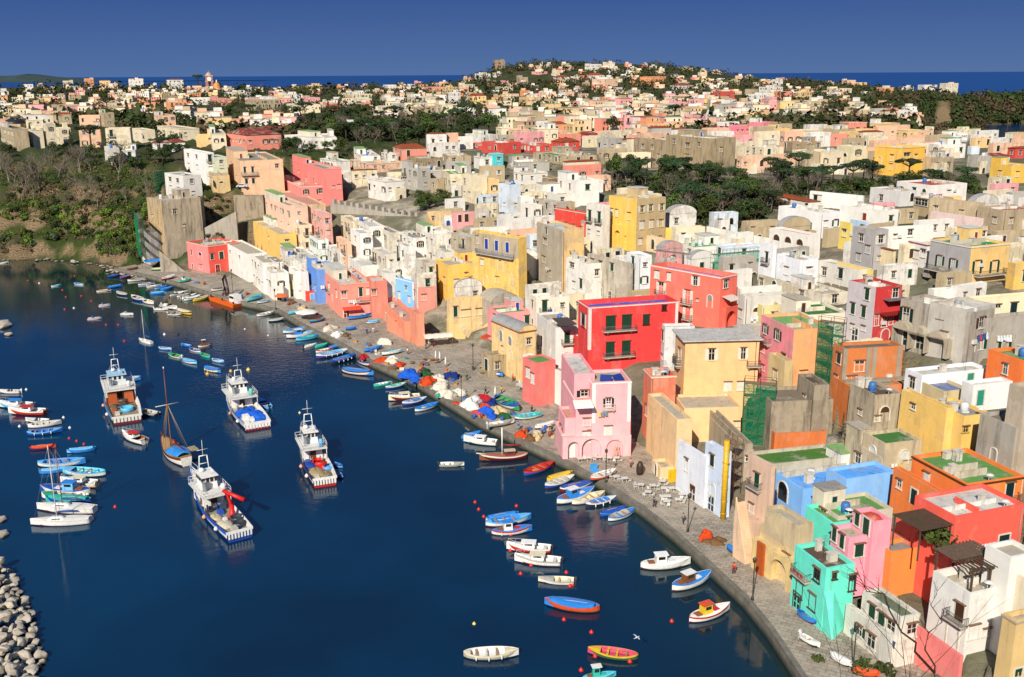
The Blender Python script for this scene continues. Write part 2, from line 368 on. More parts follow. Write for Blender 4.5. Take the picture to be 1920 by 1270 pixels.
def rail_mesh(w, d, c='4a4640'):
    def f():
        m = MB(); h = 1.0; t = .025
        def run(a, b):
            L = math.dist(a, b); k = max(2, int(L / .16))
            for z in (.05, h): m.tube([(a[0], a[1], z), (b[0], b[1], z)], .035, 4)
            for i in range(k + 1):
                x = a[0] + (b[0]-a[0])*i/k; y = a[1] + (b[1]-a[1])*i/k; m.box(x-t/2, x+t/2, y-t/2, y+t/2, 0, h)
        p = [(-w/2, 0), (-w/2, -d), (w/2, -d), (w/2, 0)]
        for i in range(3): run(p[i], p[i+1])
        return m.mesh('railing', paint(c))
    return km(('rl', round(w, 2), round(d, 2), c), f)
def balcony(root, loc, rz, w, d=1.0, c='4a4640'):
    s = link('balcony', slab_mesh(w, d), root, loc, rz); link('railing', rail_mesh(w - .08, d - .06, c), s)
DEF = {'w': (1.1, 1.6), 's': (1.2, 1.9), 'o': (1.1, 1.7), 'd': (1.5, 2.6), 'b': (1.35, 2.7), 'B': (1.35, 2.7), 'a': (1.5, 2.4), 'x': (.8, .9), 'm': (1.3, 1.9), 'v': (2.2, 1.6)}
def opening(root, loc, rz, typ, w, h, sc_, fc):
    q = lambda v: max(.3, round(v * 5) / 5)
    w = q(w); h = q(h); c = SH.get(sc_, SH['g'])
    if typ == 'd':
        f = link('door', door_mesh(w, h, c), root, loc, rz); link('door_frame', jamb_mesh(w, h, fc), f); return
    if typ == 'a':
        a, b = arch_meshes(w, h, fc, sc_ if sc_ in SH and sc_ != 'k' else 'x'); f = link('arch_window', a, root, loc, rz); link('pane', b, f); return
    bal = typ in 'bB'
    f = link('window', frame_mesh(w, h, fc, not bal), root, loc, rz); link('pane', pane_mesh(w, h), f)  # in bare holes the dark pane stands in for their shade
    if typ in 'sb':
        for s in (-1, 1): link('shutter', shut_mesh(w/2 - .02, h, c), f, (s*w/4, -.05, 0))
    elif typ == 'm':
        for s in (-1, 1): link('shutter', shut_mesh(w/2 - .02, h, SH['w']), f, (s*w/4, -.05, 0))
    elif typ == 'o' or typ == 'B':
        for s in (-1, 1): link('shutter', shut_mesh(w/2, h, c), f, (s*(w*.75 + .14), -.02, 0))
    if bal: balcony(root, loc, rz, w + 1.5)
# ------------------------------------------------------------------ houses
class Hs: pass
HOUSES = []; GREENS = ['4f8a3e', '5d8f4a', '6f9a58', '3f7f46']
def solve_w(c, dx, dy, zr, px, py):
    D0 = c[1]*CP + (H - zr)*SP; k = ((px - CX)*CR - (py - CY)*SR) / F; den = dx - k*dy*CP
    return (k*D0 - c[0]) / den if abs(den) > 1e-6 else 5.
FC = 'd8d2c4'
def house(label, xc, yt, yb, xl, xr, a, col, win='', roof='c', z=None, d=8., g=.3, lc=None, par=.5, root=None, part='wall', cat='house', fc=FC, top=None, style='', zb=None, cor=None, name='house', base=4., auto=None, ms=1., raw=False, dmax=45):
    if not raw:
        xc, yt = U(xc, yt); _, yb = U(0, yb)
        if xl is not None: xl, _ = U(xl, 0)
        if xr is not None: xr, _ = U(xr, 0)
    b = march(xc, yb) if z is None else at(xc, yb, z)
    if z is not None and tz(b.x, b.y) > z + 2.2: b = march(xc, yb)
    dd = ray(xc, yt); zr = H + dd[2] * b.y / dd[1]
    hh = max(zr - b.z, 1.5); zr = b.z + hh; ar = R(a); ca, sa = math.cos(ar), math.sin(ar)
    wR = solve_w(b, ca, sa, zr, xr, yt) if xr is not None else d
    wL = solve_w(b, -sa, ca, zr, xl, yt) if xl is not None else d
    vis_l = xl is not None and xl < xc - 1
    if xr is None or xr <= xc + 1 or not .4 < wR < 90: wR = d
    if not vis_l or not .4 < wL < 90: wL = d
    wR = min(wR, dmax); wL = min(wL, dmax)
    new = root is None
    if new: root = empty(name, b, label, cat)
    o = Vector(b) - root.location
    rr_ = rnd(label, round(xc), round(yt), part)
    hs_ = Hs(); hs_.root = root; hs_.o = o; hs_.b = b; hs_.a = ar; hs_.wR = wR; hs_.wL = wL; hs_.h = hh; hs_.label = label; hs_.zr = zr
    fp = [b, b + Vector((ca*wR, sa*wR, 0)), b + Vector((ca*wR - sa*wL, sa*wR + ca*wL, 0)), b + Vector((-sa*wL, ca*wL, 0))]
    hs_.fp = [(p.x, p.y) for p in fp]
    pp = [proj((p.x, p.y, zz)) for p in fp for zz in (zr, b.z)]; hs_.bb = (min(p[0] for p in pp), min(p[1] for p in pp), max(p[0] for p in pp), max(p[1] for p in pp[1::2])); hs_.dist = b.y
    HOUSES.append(hs_)
    # --- wall shell with battered foot, parapet and inner lip (local frame: x along the right face, y along the left face)
    def Lc(x, y, zz): return (o.x + x*ca - y*sa, o.y + x*sa + y*ca, o.z + zz)
    bt = .12 if hh > 5 else .05; th = .28; rl = hh - par
    m = MB(); ring = []
    jt = lambda: rr_.uniform(-.03, .03)
    j = [jt() for _ in range(8)]
    ring.append([Lc(-bt, -bt, -base), Lc(wR+bt, -bt, -base), Lc(wR+bt, wL+bt, -base), Lc(-bt, wL+bt, -base)])
    ring.append([Lc(0, 0, hh+j[0]), Lc(wR, 0, hh+j[1]), Lc(wR, wL, hh+j[2]), Lc(0, wL, hh+j[3])])
    ring.append([Lc(th, th, hh+j[0]), Lc(wR-th, th, hh+j[1]), Lc(wR-th, wL-th, hh+j[2]), Lc(th, wL-th, hh+j[3])])
    ring.append([Lc(th, th, rl - .1), Lc(wR-th, th, rl - .1), Lc(wR-th, wL-th, rl - .1), Lc(th, wL-th, rl - .1)])
    m.loft(ring, [0, 0, 0, 1 if lc else 0], closed=True, sm=False)
    mats = [wallm(col, g)] + ([wallm(lc, g)] if lc else [])
    m.build(part if not new else 'wall', mats, root)
    # --- roof
    rc = {'g': '5d8f4a', 'G': '3f8a55', 'w': 'c9c6bd', 'y': '8e8b86', 'c': 'b3a894', 'r': 'a4412f', 'b': '3f8fe0', 'd': '5b4a3c', 'p': 'c98d7c', 'k': '4a4f58', 'o': '55753a', 'm': '3fae86', 'B': '3858b8'}
    m = MB()
    if roof in rc:
        k = 5; n0 = len(m.v)
        for iy in range(k + 1):
            for ix in range(k + 1):
                fx, fy = ix/k, iy/k; m.v.append(Lc(th - .02 + fx*(wR - 2*th + .04), th - .02 + fy*(wL - 2*th + .04), rl + .10*math.sin(math.pi*fx)*math.sin(math.pi*fy)))
        for iy in range(k):
            for ix in range(k): q = n0 + iy*(k+1) + ix; m.face((q, q+1, q+k+2, q+k+1), 0, True)
        m.build('roof', roofm(top or rc[roof]), root)
    elif roof in 'sS':                                  # overhanging slab roof
        m.box(-.6, wR+.6, -.6, wL+.6, hh+.002, hh+.22, 0, ar, o); m.box(-.42, wR+.42, -.42, wL+.42, hh-.16, hh-.002, 1, ar, o)
        m.build('roof', [roofm(top or ('bdb9b2' if roof == 's' else '6b5a4a')), paint('7a4a30')], root)
    elif roof in 'tT':                                  # low tiled pitch
        rh = min(wL, wR)*.16; pts = [Lc(-.3, -.3, hh+.01), Lc(wR+.3, -.3, hh+.01), Lc(wR+.3, wL+.3, hh+.01), Lc(-.3, wL+.3, hh+.01), Lc(wR*.2, wL/2, hh+rh), Lc(wR*.8, wL/2, hh+rh)]
        m.v += pts
        for q in ((0,1,5,4),(1,2,5),(2,3,4,5),(3,0,4),(3,2,1,0)): m.face(q)
        m.build('roof', tilem() if roof == 't' else roofm(top or '7e3326'), root)
    elif roof == 'v':                                   # barrel vault along the left face
        k = 12; rise = min(wR*.28, 2.6); rg = []
        for yy in (-.15, wL+.15): rg.append([Lc(wR/2 - (wR/2 + .1)*math.cos(math.pi*i/k), yy, hh + rise*math.sin(math.pi*i/k)) for i in range(k+1)])
        m.loft(rg)
        for yy in (-.1, wL+.1):
            n0 = len(m.v); m.v += [Lc(wR/2 - (wR/2 + .02)*math.cos(math.pi*i/k), yy, hh - .01 + rise*.985*math.sin(math.pi*i/k)) for i in range(k+1)]; m.face(tuple(range(n0, n0+k+1)), 1)
        m.build('roof', [roofm(top or '9a9a98'), wallm(col, g)], root)
    elif roof == 'D':                                   # flat roof with a low dome
        m.v += [Lc(th, th, rl), Lc(wR-th, th, rl), Lc(wR-th, wL-th, rl), Lc(th, wL-th, rl)]; m.face((0, 1, 2, 3))
        r = min(wR, wL)*.40; cpt = Lc(wR/2, wL/2, rl); m.lathe([(r*math.cos(t), r*.55*math.sin(t)) for t in [R(10*i) for i in range(10)]], 18, cpt)
        m.build('roof', roofm(top or 'c4bfb4'), root)
    if cor:
        m = MB(); e = .14; zz = hh - .35
        m.box(-e, wR+e, -e, -.004, zz, zz+.22, 0, ar, o); m.box(-e, -.004, -.004, wL+e, zz, zz+.22, 0, ar, o); m.box(wR+.004, wR+e, -.004, wL+e, zz, zz+.22, 0, ar, o)
        m.build('cornice', paint(cor), root)
    if 'q' in style:                                    # painted corner strips
        m = MB(); e = .05; q = .55
        m.box(-e, q, -e, -.003, 0, hh-.36, 0, ar, o); m.box(wR-q, wR+e, -e, -.003, 0, hh-.36, 0, ar, o); m.box(-e, -.003, -.003, q, 0, hh-.36, 0, ar, o)
        m.build('corner_trim', paint(cor or 'e6ded2'), root)
    if win in ('', 'auto') and 'n' not in style and wR > 4.5 and hh > 4.5 and b.y < 420 and rr_.random() < .65:   # lower room in front with a terrace on top
        tw_, td_ = wR*rr_.uniform(.35, .6), rr_.uniform(1.6, 2.6); u0 = rr_.choice([.02, wR - tw_ - .02]); th_ = min(hh*.6, rr_.uniform(2.6, 3.6)); X, Y, Z = Lc(u0, -td_, 0); m = MB()
        m.box(0, tw_, 0, td_ - .01, -3, th_, 0, ar, (X, Y, Z)); m.box(0, tw_, .0, .18, th_ + .001, th_ + .8, 0, ar, (X, Y, Z)); m.box(0, .18, .19, td_ - .01, th_ + .001, th_ + .8, 0, ar, (X, Y, Z)); m.box(tw_ - .18, tw_, .19, td_ - .01, th_ + .001, th_ + .8, 0, ar, (X, Y, Z)); o2 = m.build('terrace_room', wallm(rr_.choice([col, 'e4dfd6', 'dccfb2']), min(.8, g + .1)), root)
        q_ = Lc(u0 + tw_/2, -td_ - .004, .02); opening(root, q_, ar, rr_.choice('da'), 1.1, 2.1, rr_.choice('gnkb'), fc)
    if win in ('', 'auto') and 'n' not in style and wR > 5.5 and hh > 5 and b.y < 420 and rr_.random() < .4:      # outside flight along the front
        u0 = rr_.uniform(.05, .4); stairs(root, root.location + Vector(Lc(u0*wR, -.05, 0)), root.location + Vector(Lc((u0+.5)*wR, -.05, min(hh*.5, 3.6))), 1.1, rr_.choice([col, 'd9cfb8']), 12, par=.6)
    # --- openings
    def put(face, u, v, typ, sc_, ww, wh):
        if face == 'R': L = wR; px, py = u*L, -.004; rz = ar
        else: L = wL; px, py = -.004, (1-u)*L; rz = ar - math.pi/2
        W0, H0 = DEF[typ]; ww = ww or W0*ms; wh = wh or H0*ms
        if L < ww + .3: return
        zc = v*hh - (wh/2); zc = 0.02 if typ == 'd' and v < .35 else max(zc, .05)
        x, y, zz = Lc(px, py, zc); opening(root, (x, y, zz), rz, typ, ww, wh, sc_, fc)
    used = {it[0] for it in win.split()} if win != 'auto' else set()
    if win and win != 'auto':
        for it in win.split():
            face, rest = it[0], it[1:].split(',')
            t = rest[2]; put(face, float(rest[0]), float(rest[1]), t[0], t[1:] or 'g', float(rest[3]) if len(rest) > 3 else None, float(rest[4]) if len(rest) > 4 else None)
    if win == 'auto' or (part == 'wall' and 'n' not in style and len(used) < 2) or (part == 'wing' and not win and wR > 4.5 and hh > 4.5 and roof != 'b'):
        pal = auto or rr_.choice(['g', 'g', 'k', 'n', 'w', 'k'])
        for face, L in (('R', wR), ('L', wL if vis_l else 0)):
            if face in used: continue
            n_ = int(L / rr_.uniform(2.7, 3.9)); fl = max(1, int(hh / 3.9))
            for f_ in range(fl):
                for i in range(n_):
                    if rr_.random() < .2: continue
                    t = rr_.choice('wwsoox') if f_ or hh > 5 else rr_.choice('wwdx')
                    if f_ == 1 and rr_.random() < .16: t = 'b'
                    if f_ == 0 and rr_.random() < .12: t = 'a'
                    s_ = rr_.uniform(.85, 1.1)*ms; W0, H0 = DEF[t]
                    put(face, (i + .5)/n_ + rr_.uniform(-.06, .06), min(.9, ((f_ + .62)/fl)*(.93 if fl > 1 else .9)) , t, pal, W0*s_, min(H0*s_, hh*.6/max(1, fl*.8)))
    # --- stair hut on the roof, low terrace in front
    if ('n' not in style or b.y > 420) and roof in rc and wR > 5 and wL > 4 and rr_.random() < (.5 if b.y < 420 else .75):
        sx, sy = wR*rr_.uniform(.3, .5), wL*rr_.uniform(.3, .6); x0, y0 = rr_.choice([.02, wR - sx - .02]), wL - sy - .02; hz = rr_.uniform(2., 2.9); m = MB(); X, Y, Z = Lc(x0, y0, rl)
        m.box(0, sx, 0, sy, -.05, hz, 0, ar, (X, Y, Z)); o2 = m.build('roof_hut', wallm(rr_.choice([col, col, 'e4dfd6', 'd9cfb8']), g), root); m = MB(); m.box(-.12, sx+.12, -.12, sy+.12, hz+.004, hz+.16, 0, ar, (X, Y, Z)); m.build('roof', roofm(rr_.choice(['b3a894', 'c9c6bd', '8e8b86', '7aa862'])), o2)
        if sx > 2: opening(root, (X + sx*.5*ca + .004*sa, Y + sx*.5*sa - .004*ca, Z), ar, 'd', .9, 1.8, rr_.choice('gnkwbr'), fc)
    # --- roof furniture
    if 'n' not in style and roof in rc and wR > 4 and wL > 4 and b.y < 420:
        cm = paint('cfc8ba')
        for _ in range(rr_.choice([1, 1, 2, 3])):
            x, y = rr_.uniform(.15, .85)*wR, rr_.uniform(.3, .9)*wL; s_ = rr_.uniform(.35, .6); hh2 = rr_.uniform(.9, 1.7); m = MB()
            X, Y, Z = Lc(x, y, rl); m.box(-s_, s_, -s_*.7, s_*.7, -.05, hh2, 0, ar, (X, Y, Z)); m.box(-s_-.1, s_+.1, -s_*.7-.1, s_*.7+.1, hh2+.003, hh2+.12, 0, ar, (X, Y, Z)); m.build('chimney', cm, root)
        if rr_.random() < .7:
            x, y = rr_.uniform(.2, .8)*wR, rr_.uniform(.3, .8)*wL; X, Y, Z = Lc(x, y, rl); m = MB(); m.tube([(X, Y, Z), (X, Y, Z + 3)], .035, 4)
            for q in range(5): m.tube([(X - .5 + .06*q, Y, Z + 2.2 + q*.18), (X + .5 - .06*q, Y, Z + 2.2 + q*.18)], .02, 3)
            m.build('antenna', paint('77736c'), root)
        if rr_.random() < .5:
            x, y = rr_.uniform(.25, .75)*wR, rr_.uniform(.3, .8)*wL; X, Y, Z = Lc(x, y, rl + .3); m = MB(); m.lathe([(.0, 0), (.55, 0), (.6, .1), (.6, 1.0), (.45, 1.2), (0, 1.25)], 10, (X, Y, Z)); m.box(-.5, .5, -.5, .5, -.35, -.004, 0, 0, (X, Y, Z)); m.build('water_tank', paint(rr_.choice(['cfd3d4', '3c6fb0', '8e9295'])), root)
        if rr_.random() < .5:
            x, y = rr_.uniform(.1, .9)*wR, .4; X, Y, Z = Lc(x, y, hh); m = MB(); m.tube([(X, Y, Z - .5), (X, Y, Z + .6)], .04, 4); m.lathe([(.02, .1), (.3, .03), (.5, -.1)], 12, (X, Y - .15, Z + .8)); m.build('satellite_dish', paint('d8d8d4'), root)
    if 'n' not in style and roof in rc and wR > 5 and wL > 5 and b.y < 420:     # low walls and planters on the terrace
        for _ in range(rr_.choice([1, 2, 2])):
            m = MB(); hz = rr_.uniform(.5, 1.1); X, Y, Z = Lc(0, 0, rl)
            if rr_.random() < .5: x = rr_.uniform(.3, .7)*wR; m.box(x, x+.18, .3, wL*rr_.uniform(.4, .9), 0, hz, 0, ar, (X, Y, Z))
            else: y = rr_.uniform(.25, .7)*wL; m.box(.3, wR*rr_.uniform(.4, .9), y, y+.18, 0, hz + .01, 0, ar, (X, Y, Z))
            m.build('terrace_wall', wallm(rr_.choice([col, 'e4dfd6', 'c9bda8']), .6), root)
    if rr_.random() < .4 and hh > 5 and b.y < 330 and 'n' not in style:   # rain pipe down the front
        X, Y, Z = Lc(wR*rr_.choice([.04, .96]), -.12, 0); m = MB(); m.tube([(X, Y, Z), (X, Y, Z + hh - .4)], .07, 5); m.build('drainpipe', paint(rr_.choice(['8a7f70', '6e5a48', 'b8b0a2'])), root)
    if rr_.random() < .3 and hh > 5 and b.y < 300 and 'n' not in style:
        X, Y, Z = Lc(wR*rr_.uniform(.2, .8), -.35, hh*rr_.uniform(.3, .6)); m = MB(); m.box(-.45, .45, -.17, .33, 0, .65, 0, ar, (X, Y, Z)); u = m.build('air_conditioner', paint('d4d4d0'), root)
    hs_.Lc = Lc
    return hs_
def wing(h, xc, yt, yb, xl, xr, a, col, win='', **k):
    k.setdefault('z', h.b.z); k.setdefault('part', 'wing'); k.setdefault('style', 'n')
    return house(h.label, xc, yt, yb, xl, xr, a, col, win, root=h.root, **k)
def on_face(h, face, u, zf, out=0.):
    """point on a wall of a house, local to its root"""
    return Vector(h.Lc(u*h.wR, -out, zf*h.h) if face == 'R' else h.Lc(-out, (1-u)*h.wL, zf*h.h))
def arcade(h, face, u0, u1, zf, arches, depth, col, g=.3, part='arcade', z0=0.):
    """a proud front pierced by real arches: list of (centre fraction, width, height)"""
    L = (h.wR if face == 'R' else h.wL)*(u1-u0); Ht = zf*h.h; out = [(0, z0)]
    for uc, w, ah in sorted(arches):
        c = uc*L; A = arc(w, ah); out += [(c+x, z0+zz if zz else z0) for x, zz in A]
    out += [(L, z0), (L, Ht), (0, Ht)]
    m = MB(); m.poly(out, -depth, -.01); p = on_face(h, face, u0, 0); rz = h.a if face == 'R' else h.a - math.pi/2
    return m.build(part, wallm(col, g), h.root, p, rz)
def stairs(root, p0, p1, w, col, n=None, solid=True, name='stairs', par=0.):
    """flight from foot p0 to head p1 (world), w wide to its right"""
    p0 = Vector(p0); p1 = Vector(p1); d = p1 - p0; L = math.hypot(d.x, d.y); n = n or max(4, int(abs(d.z)/.25)); ang = math.atan2(d.y, d.x); m = MB()
    for i in range(n):
        z1 = d.z*(i+1)/n; m.box(L*i/n, L*(i+1)/n, -w, 0, (min(-.5, z1 - 3) if solid else z1 - .35), z1)
    if par:
        n0 = len(m.v)
        for y in (.02, .24): m.v += [(0, y, -.5), (L, y, d.z - 1 if not solid else -.5), (L, y, d.z + par), (0, y, par)]
        for q in ((0,1,2,3),(4,7,6,5),(0,4,5,1),(1,5,6,2),(2,6,7,3),(3,7,4,0)): m.face(tuple(n0+k for k in q))
    loc = p0 - (root.location if root else Vector())
    return m.build(name, wallm(col, .35), root, loc, ang)
def awning(h, face, u, zf, w, d, c, name='awning', posts=False):
    p = on_face(h, face, u, zf); rz = h.a if face == 'R' else h.a - math.pi/2; m = MB(); k = 8
    rg = [[(-w/2 + w*i/k, -.03, 0) for i in range(k+1)], [(-w/2 + w*i/k, -d*.5, -.18 - .05*(i % 2)) for i in range(k+1)], [(-w/2 + w*i/k, -d, -.5 - .05*(i % 2)) for i in range(k+1)], [(-w/2 + w*i/k, -d - .02, -.75) for i in range(k+1)]]
    m.loft(rg); m.tube([(-w/2, -.03, 0), (-w/2, -d, -.5)], .03, 4); m.tube([(w/2, -.03, 0), (w/2, -d, -.5)], .03, 4)
    if posts:
        for s in (-1, 1): m.tube([(s*w/2, -d, -.5), (s*w/2, -d, -zf*h.h)], .05, 5)
    return m.build(name, paint(c), h.root, p, rz)
def garden_wall(label, x0, yt0, x1, yt1, yb0, col, th=.5, g=.4, crenel=0, yb1=None, name='garden_wall', z0=None, z1=None):
    a = march(*U(x0, yb0)) if z0 is None else at(*U(x0, yb0), z0); b = march(*U(x1, yb1 or yb0)) if z1 is None else at(*U(x1, yb1 or yb0), z1)
    def top(p, px, py): d = ray(*U(px, py)); return H + d[2]*p.y/d[1]
    ta, tb = top(a, x0, yt0), top(b, x1, yt1); d = b - a; L = math.hypot(d.x, d.y); ang = math.atan2(d.y, d.x); m = MB(); n = 12
    zb = min(a.z, b.z) - 3 - a.z
    m.poly([(0, zb), (L, zb), (L, tb - a.z), (0, ta - a.z)], 0, th)
    if crenel:
        for i in range(crenel):
            x = L*(i+.5)/crenel; ha = ta + (tb-ta)*(i+.5)/crenel - a.z; m.box(x-.55, x+.55, .01, th-.01, ha-.2, ha+1.5); 
    return tag(m.build(name, wallm(col, g), None, a, ang), label, 'wall')
# ================================================================== lower right: houses along the near quay
blk(1300, 860, 3.097)
h = house('mint green house with brown roof terraces at the near end of the quay', 742, 640, 1000, 592, 940, 18, '5fe6cc', 'L.25,.36,wn,1.3,1.9 L.68,.33,wn,1.3,1.9 L.75,.8,wn,1,1.5 L.2,.1,dk,1.4,2.2 R.3,.86,xn,.5,.7 R.22,.34,dk,1.2,2.4 R.95,.7,xn,.8,2', roof='d', z=1.5, g=.15, fc='4a3a2c', base=2)
MINT = h
wing(h, 790, 378, 640, 655, 812, 18, '5fe6cc', roof='g', g=.12, z=3.5, d=4)
m = MB(); q = [h.Lc(x, y, zz) for x, y, zz in ((-.1,-2.6,-1),(4.,-.1,-1),(0,-.1,-1),(0,-.1,5.2),(1.2,-.1,5.2))]; m.v += q
for f in ((0,1,2),(0,2,3),(1,4,3,2),(0,4,1),(0,3,4)): m.face(f)
m.build('buttress', wallm('5fe6cc', .15), h.root)
balcony(h.root, on_face(h, 'L', .35, .63), h.a - math.pi/2, 3.2)
h = house('bubblegum pink house with a small roof terrace behind the mint green house', 890, 462, 640, 805, 1045, 17, 'f49aac', 'L.2,.8,sg,.9,1.8 L.65,.75,sg,.9,1.8 R.45,.55,sg,1.2,1.6', roof='c', z=7.5, g=.15)
wing(h, 1020, 370, 640, 930, 1155, 17, 'f49aac', 'L.25,.85,sg,.9,1.6 L.7,.82,dg,1.2,2.2', roof='D', top='c04a38', g=.15)
h = house('coral house with long orange flank and a flat grey roof above the white corner house', 1475, 340, 760, 1290, 1925, 20, 'f2553f', 'R.75,.5,dk,1.6,2.2 L.4,.6,wk,1.4,1', roof='w', z=7, g=.12, dmax=16)
CORAL = h
wing(h, 1400, 588, 850, 1140, 1460, 21, 'f07a52', 'L.37,.5,ok,1.1,2.', roof='d', z=4.0, g=.25)
wing(h, 1372, 470, 700, 1180, 1450, 20, 'f05c42', roof='c', z=6.5, g=.15)
wing(h, 1130, 545, 760, 1060, 1150, 18, 'e8862e', roof='y', z=5.0, g=.2)
h = house('white corner house with a timber pergola terrace at the bottom right', 1565, 785, 1140, 1395, 1830, 20, 'e2dfd8', 'L.7,.2,ax,1.6,3 L.8,.62,bn,1.2,2 R.55,.3,xn R.2,.35,wn', roof='c', z=4., g=.15, par=.9)
WHITEC = h
wing(h, 1768, 578, 1140, 1700, 2000, 20, 'e6e2da', roof='c', g=.1, z=4.)
wing(h, 1826, 945, 1320, 1800, 2020, 20, 'd9b878', 'R.35,.3,dg,1,1.8', z=3, g=.3, cor='b7a68c')
wing(h, 1530, 1150, 1330, 1150, 1570, 20, 'f07a74', roof='p', z=2.5, g=.25, par=.9)
h = house('weathered white low house with grey green roof beside the mint green house', 1175, 925, 1215, 985, 1320, 20, 'dcd6c8', 'L.3,.75,sg,1,1.7 L.55,.72,sg,1,1.7 L.8,.7,wn R.6,.7,wn', roof='o', z=1.5, g=.45, top='667058')
wing(h, 1130, 1040, 1215, 888, 1180, 20, 'd8d2c4', 'L.35,.5,og,.9,1.3 L.62,.45,wn', roof='d', g=.5, z=1.5)
WHITEL = h
h = house('big orange house with a bright green roof at the right edge', 1552, 150, 480, 1275, 1925, 17, 'f07a1c', 'L.3,.72,mw,1,1.8', roof='g', z=8, g=.12, cor='5a3418', top='5c9048')
wing(h, 1432, 215, 480, 1165, 1500, 17, 'ee7a20', 'L.15,.7,wk,.8,1.2 L.45,.6,dk,1.3,2.2', roof='g', z=7.5, g=.15, top='567f45')
h = house('sky blue single storey house with a blue painted roof', 625, 180, 330, 425, 1170, 19, '7ab6f4', 'L.5,.45,ax,2.4,3 R.22,.3,ax,.9,1.8 R.36,.6,xn,.7,.6 R.45,.6,xn,.7,.6 R.78,.62,xn R.9,.3,dk,1,1.6', roof='b', z=4.5, g=.1, top='58a2ee', dmax=30)
wing(h, 870, 122, 330, 775, 1175, 19, '80baf5', roof='b', g=.1, top='58a2ee', z=6)
h = house('beige tower house with an outside stair and dark green shutters', 420, 45, 590, 318, 478, 24, 'd8b49a', 'L.45,.78,bg,1,2.1 L.3,.46,wn,.8,1.3', roof='c', z=1.5, g=.3)
arcade(h, 'L', 0, 1, .40, [(.45, 3.4, 4.6)], 1.8, 'cfae92', .4)
BEIGE = h
f = h.Lc(-3.2, h.wL*.02, 0); g_ = h.Lc(-3.2, h.wL*.55, h.h*.58)
stairs(h.root, h.root.location + Vector(f), h.root.location + Vector(g_), 1.5, 'e8bf98', 22, par=.8)
h = house('sandy yellow quayside block with an arch and a rust red ramp', 592, 520, 770, 392, 655, 24, 'd9bd85', 'R.2,.5,wn', roof='c', z=1.5, g=.5)
arcade(h, 'L', 0, 1, .72, [(.72, 3., 3.6)], 1.2, 'dfc07e', .35)
m = MB(); m.box(-.7, .7, -.35, -.02, 0, 4.6); m.build('ramp', paint('b5541e'), h.root, on_face(h, 'L', .28, 0, 1.25), h.a - math.pi/2)
wing(h, 585, 395, 700, 420, 700, 24, 'c9b48c', roof='c', z=3, g=.55)
h = house('low garden block with green terrace roof behind the pink house', 835, 340, 420, 690, 1160, 18, 'c9bfa8', roof='g', z=8, g=.3, dmax=24)
house('narrow cream house on the slope at the bottom right corner', 1930, 730, 1100, 1860, 2100, 20, 'd9cbb0', roof='c', z=6, g=.3)
# ================================================================== middle right
blk(1200, 500, 2.646)
h = house('white quayside house with a stair and a dark teal roof box', 316, 945, 1200, 190, 342, 22, 'dfe2ea', 'L.35,.62,wy,.8,2 L.6,.3,dn R.5,.4,wk', roof='k', z=1.5, g=.15)
h = house('pale blue quayside house with one arched window', 404, 925, 1250, 326, None, 22, 'c9d6ea', 'L.5,.32,ax,1.3,2.4 L.4,.78,sk,1,1.8 L.45,.08,dk', roof='c', z=1.5, g=.2, d=1.2)
h = house('low shed with rusty brown roofs behind the pale blue quayside house', 508, 912, 990, 350, 565, 8, 'b3a48a', 'R.5,.5,xk', roof='d', z=6, g=.7, style='n', top='6e5a48')
wing(h, 515, 880, 960, 340, 560, 8, 'a8977a', roof='y', z=7, g=.7, top='8a7c66')
h = house('big pale yellow house with an overhanging white roof and two balconies', 213, 372, 700, 178, 592, 4, 'f0bb7e', 'R.36,.80,ow,1.,2.1 R.79,.8,ow,.9,2. R.6,.31,mw,1.3,1.7 R.78,.31,mw,1.3,1.7 L.5,.72,Bw,1.2,2.4', roof='s', z=7.5, g=.12, fc='e8d8b4', dmax=18)
YELB = h
balcony(h.root, on_face(h, 'R', .93, .62), h.a, 2.4, 1.1)
balcony(h.root, on_face(h, 'L', .5, .58), h.a - math.pi/2, 3., 1.1)
wing(h, 213, 705, 870, 168, 503, 4, 'ecc28a', 'R.93,.5,xk,.9,.8 L.5,.3,wy', roof='c', z=4., g=.2)
m = MB(); m.box(.5, h.wR*.82, -.9, -.05, -5.2, -3.9); m.build('red_band', paint('b8431c'), h.root, (0, 0, 1.2), h.a)
h = house('yellow buttressed house with a slanting stair wall below the coral tower', 100, 1000, 1060, 60, 172, 12, 'e9c692', 'L.5,.4,ax,1,2', roof='c', z=1.5, g=.35)
wing(h, 172, 760, 1060, 40, 260, 12, 'eac48e', roof='c', z=1.5, g=.3)
h = house('tall coral tower house topped by a potted roof terrace', 48, 545, 860, 20, 178, 8, 'f07650', 'L.5,.4,og,.8,1.9 R.25,.15,sg,1,1.8', roof='c', z=3., g=.5, par=.9, cor='ded3c2')
h = house('orange and pink house with a green roof beside the upper green scaffold', 742, 315, 640, 604, 962, 14, 'f0a566', 'R.3,.3,wn', roof='g', z=8.5, g=.45, lc='ee8a94', top='7aa862')
wing(h, 705, 470, 690, 640, 760, 14, 'c9b07a', 'L.5,.6,wn', roof='c', z=7, g=.4)
balcony(h.root, on_face(h, 'L', .25, .62), h.a - math.pi/2, 2.6)
h = house('unfinished concrete house with orange brick infill between the scaffolds', 1000, 410, 640, 962, 1308, 10, 'c9702c', 'R.26,.62,xk,1.6,1.8 R.14,.3,xk,1.6,1.8', roof='d', z=9, g=.3, top='6d6358')
for u in (.0, .4, .5, .93):
    m = MB(); m.box(-.3, .45, -.14, .0, 0, h.h + .1); m.build('concrete_column', wallm('9a8b76', .5), h.root, on_face(h, 'R', u, 0), h.a)
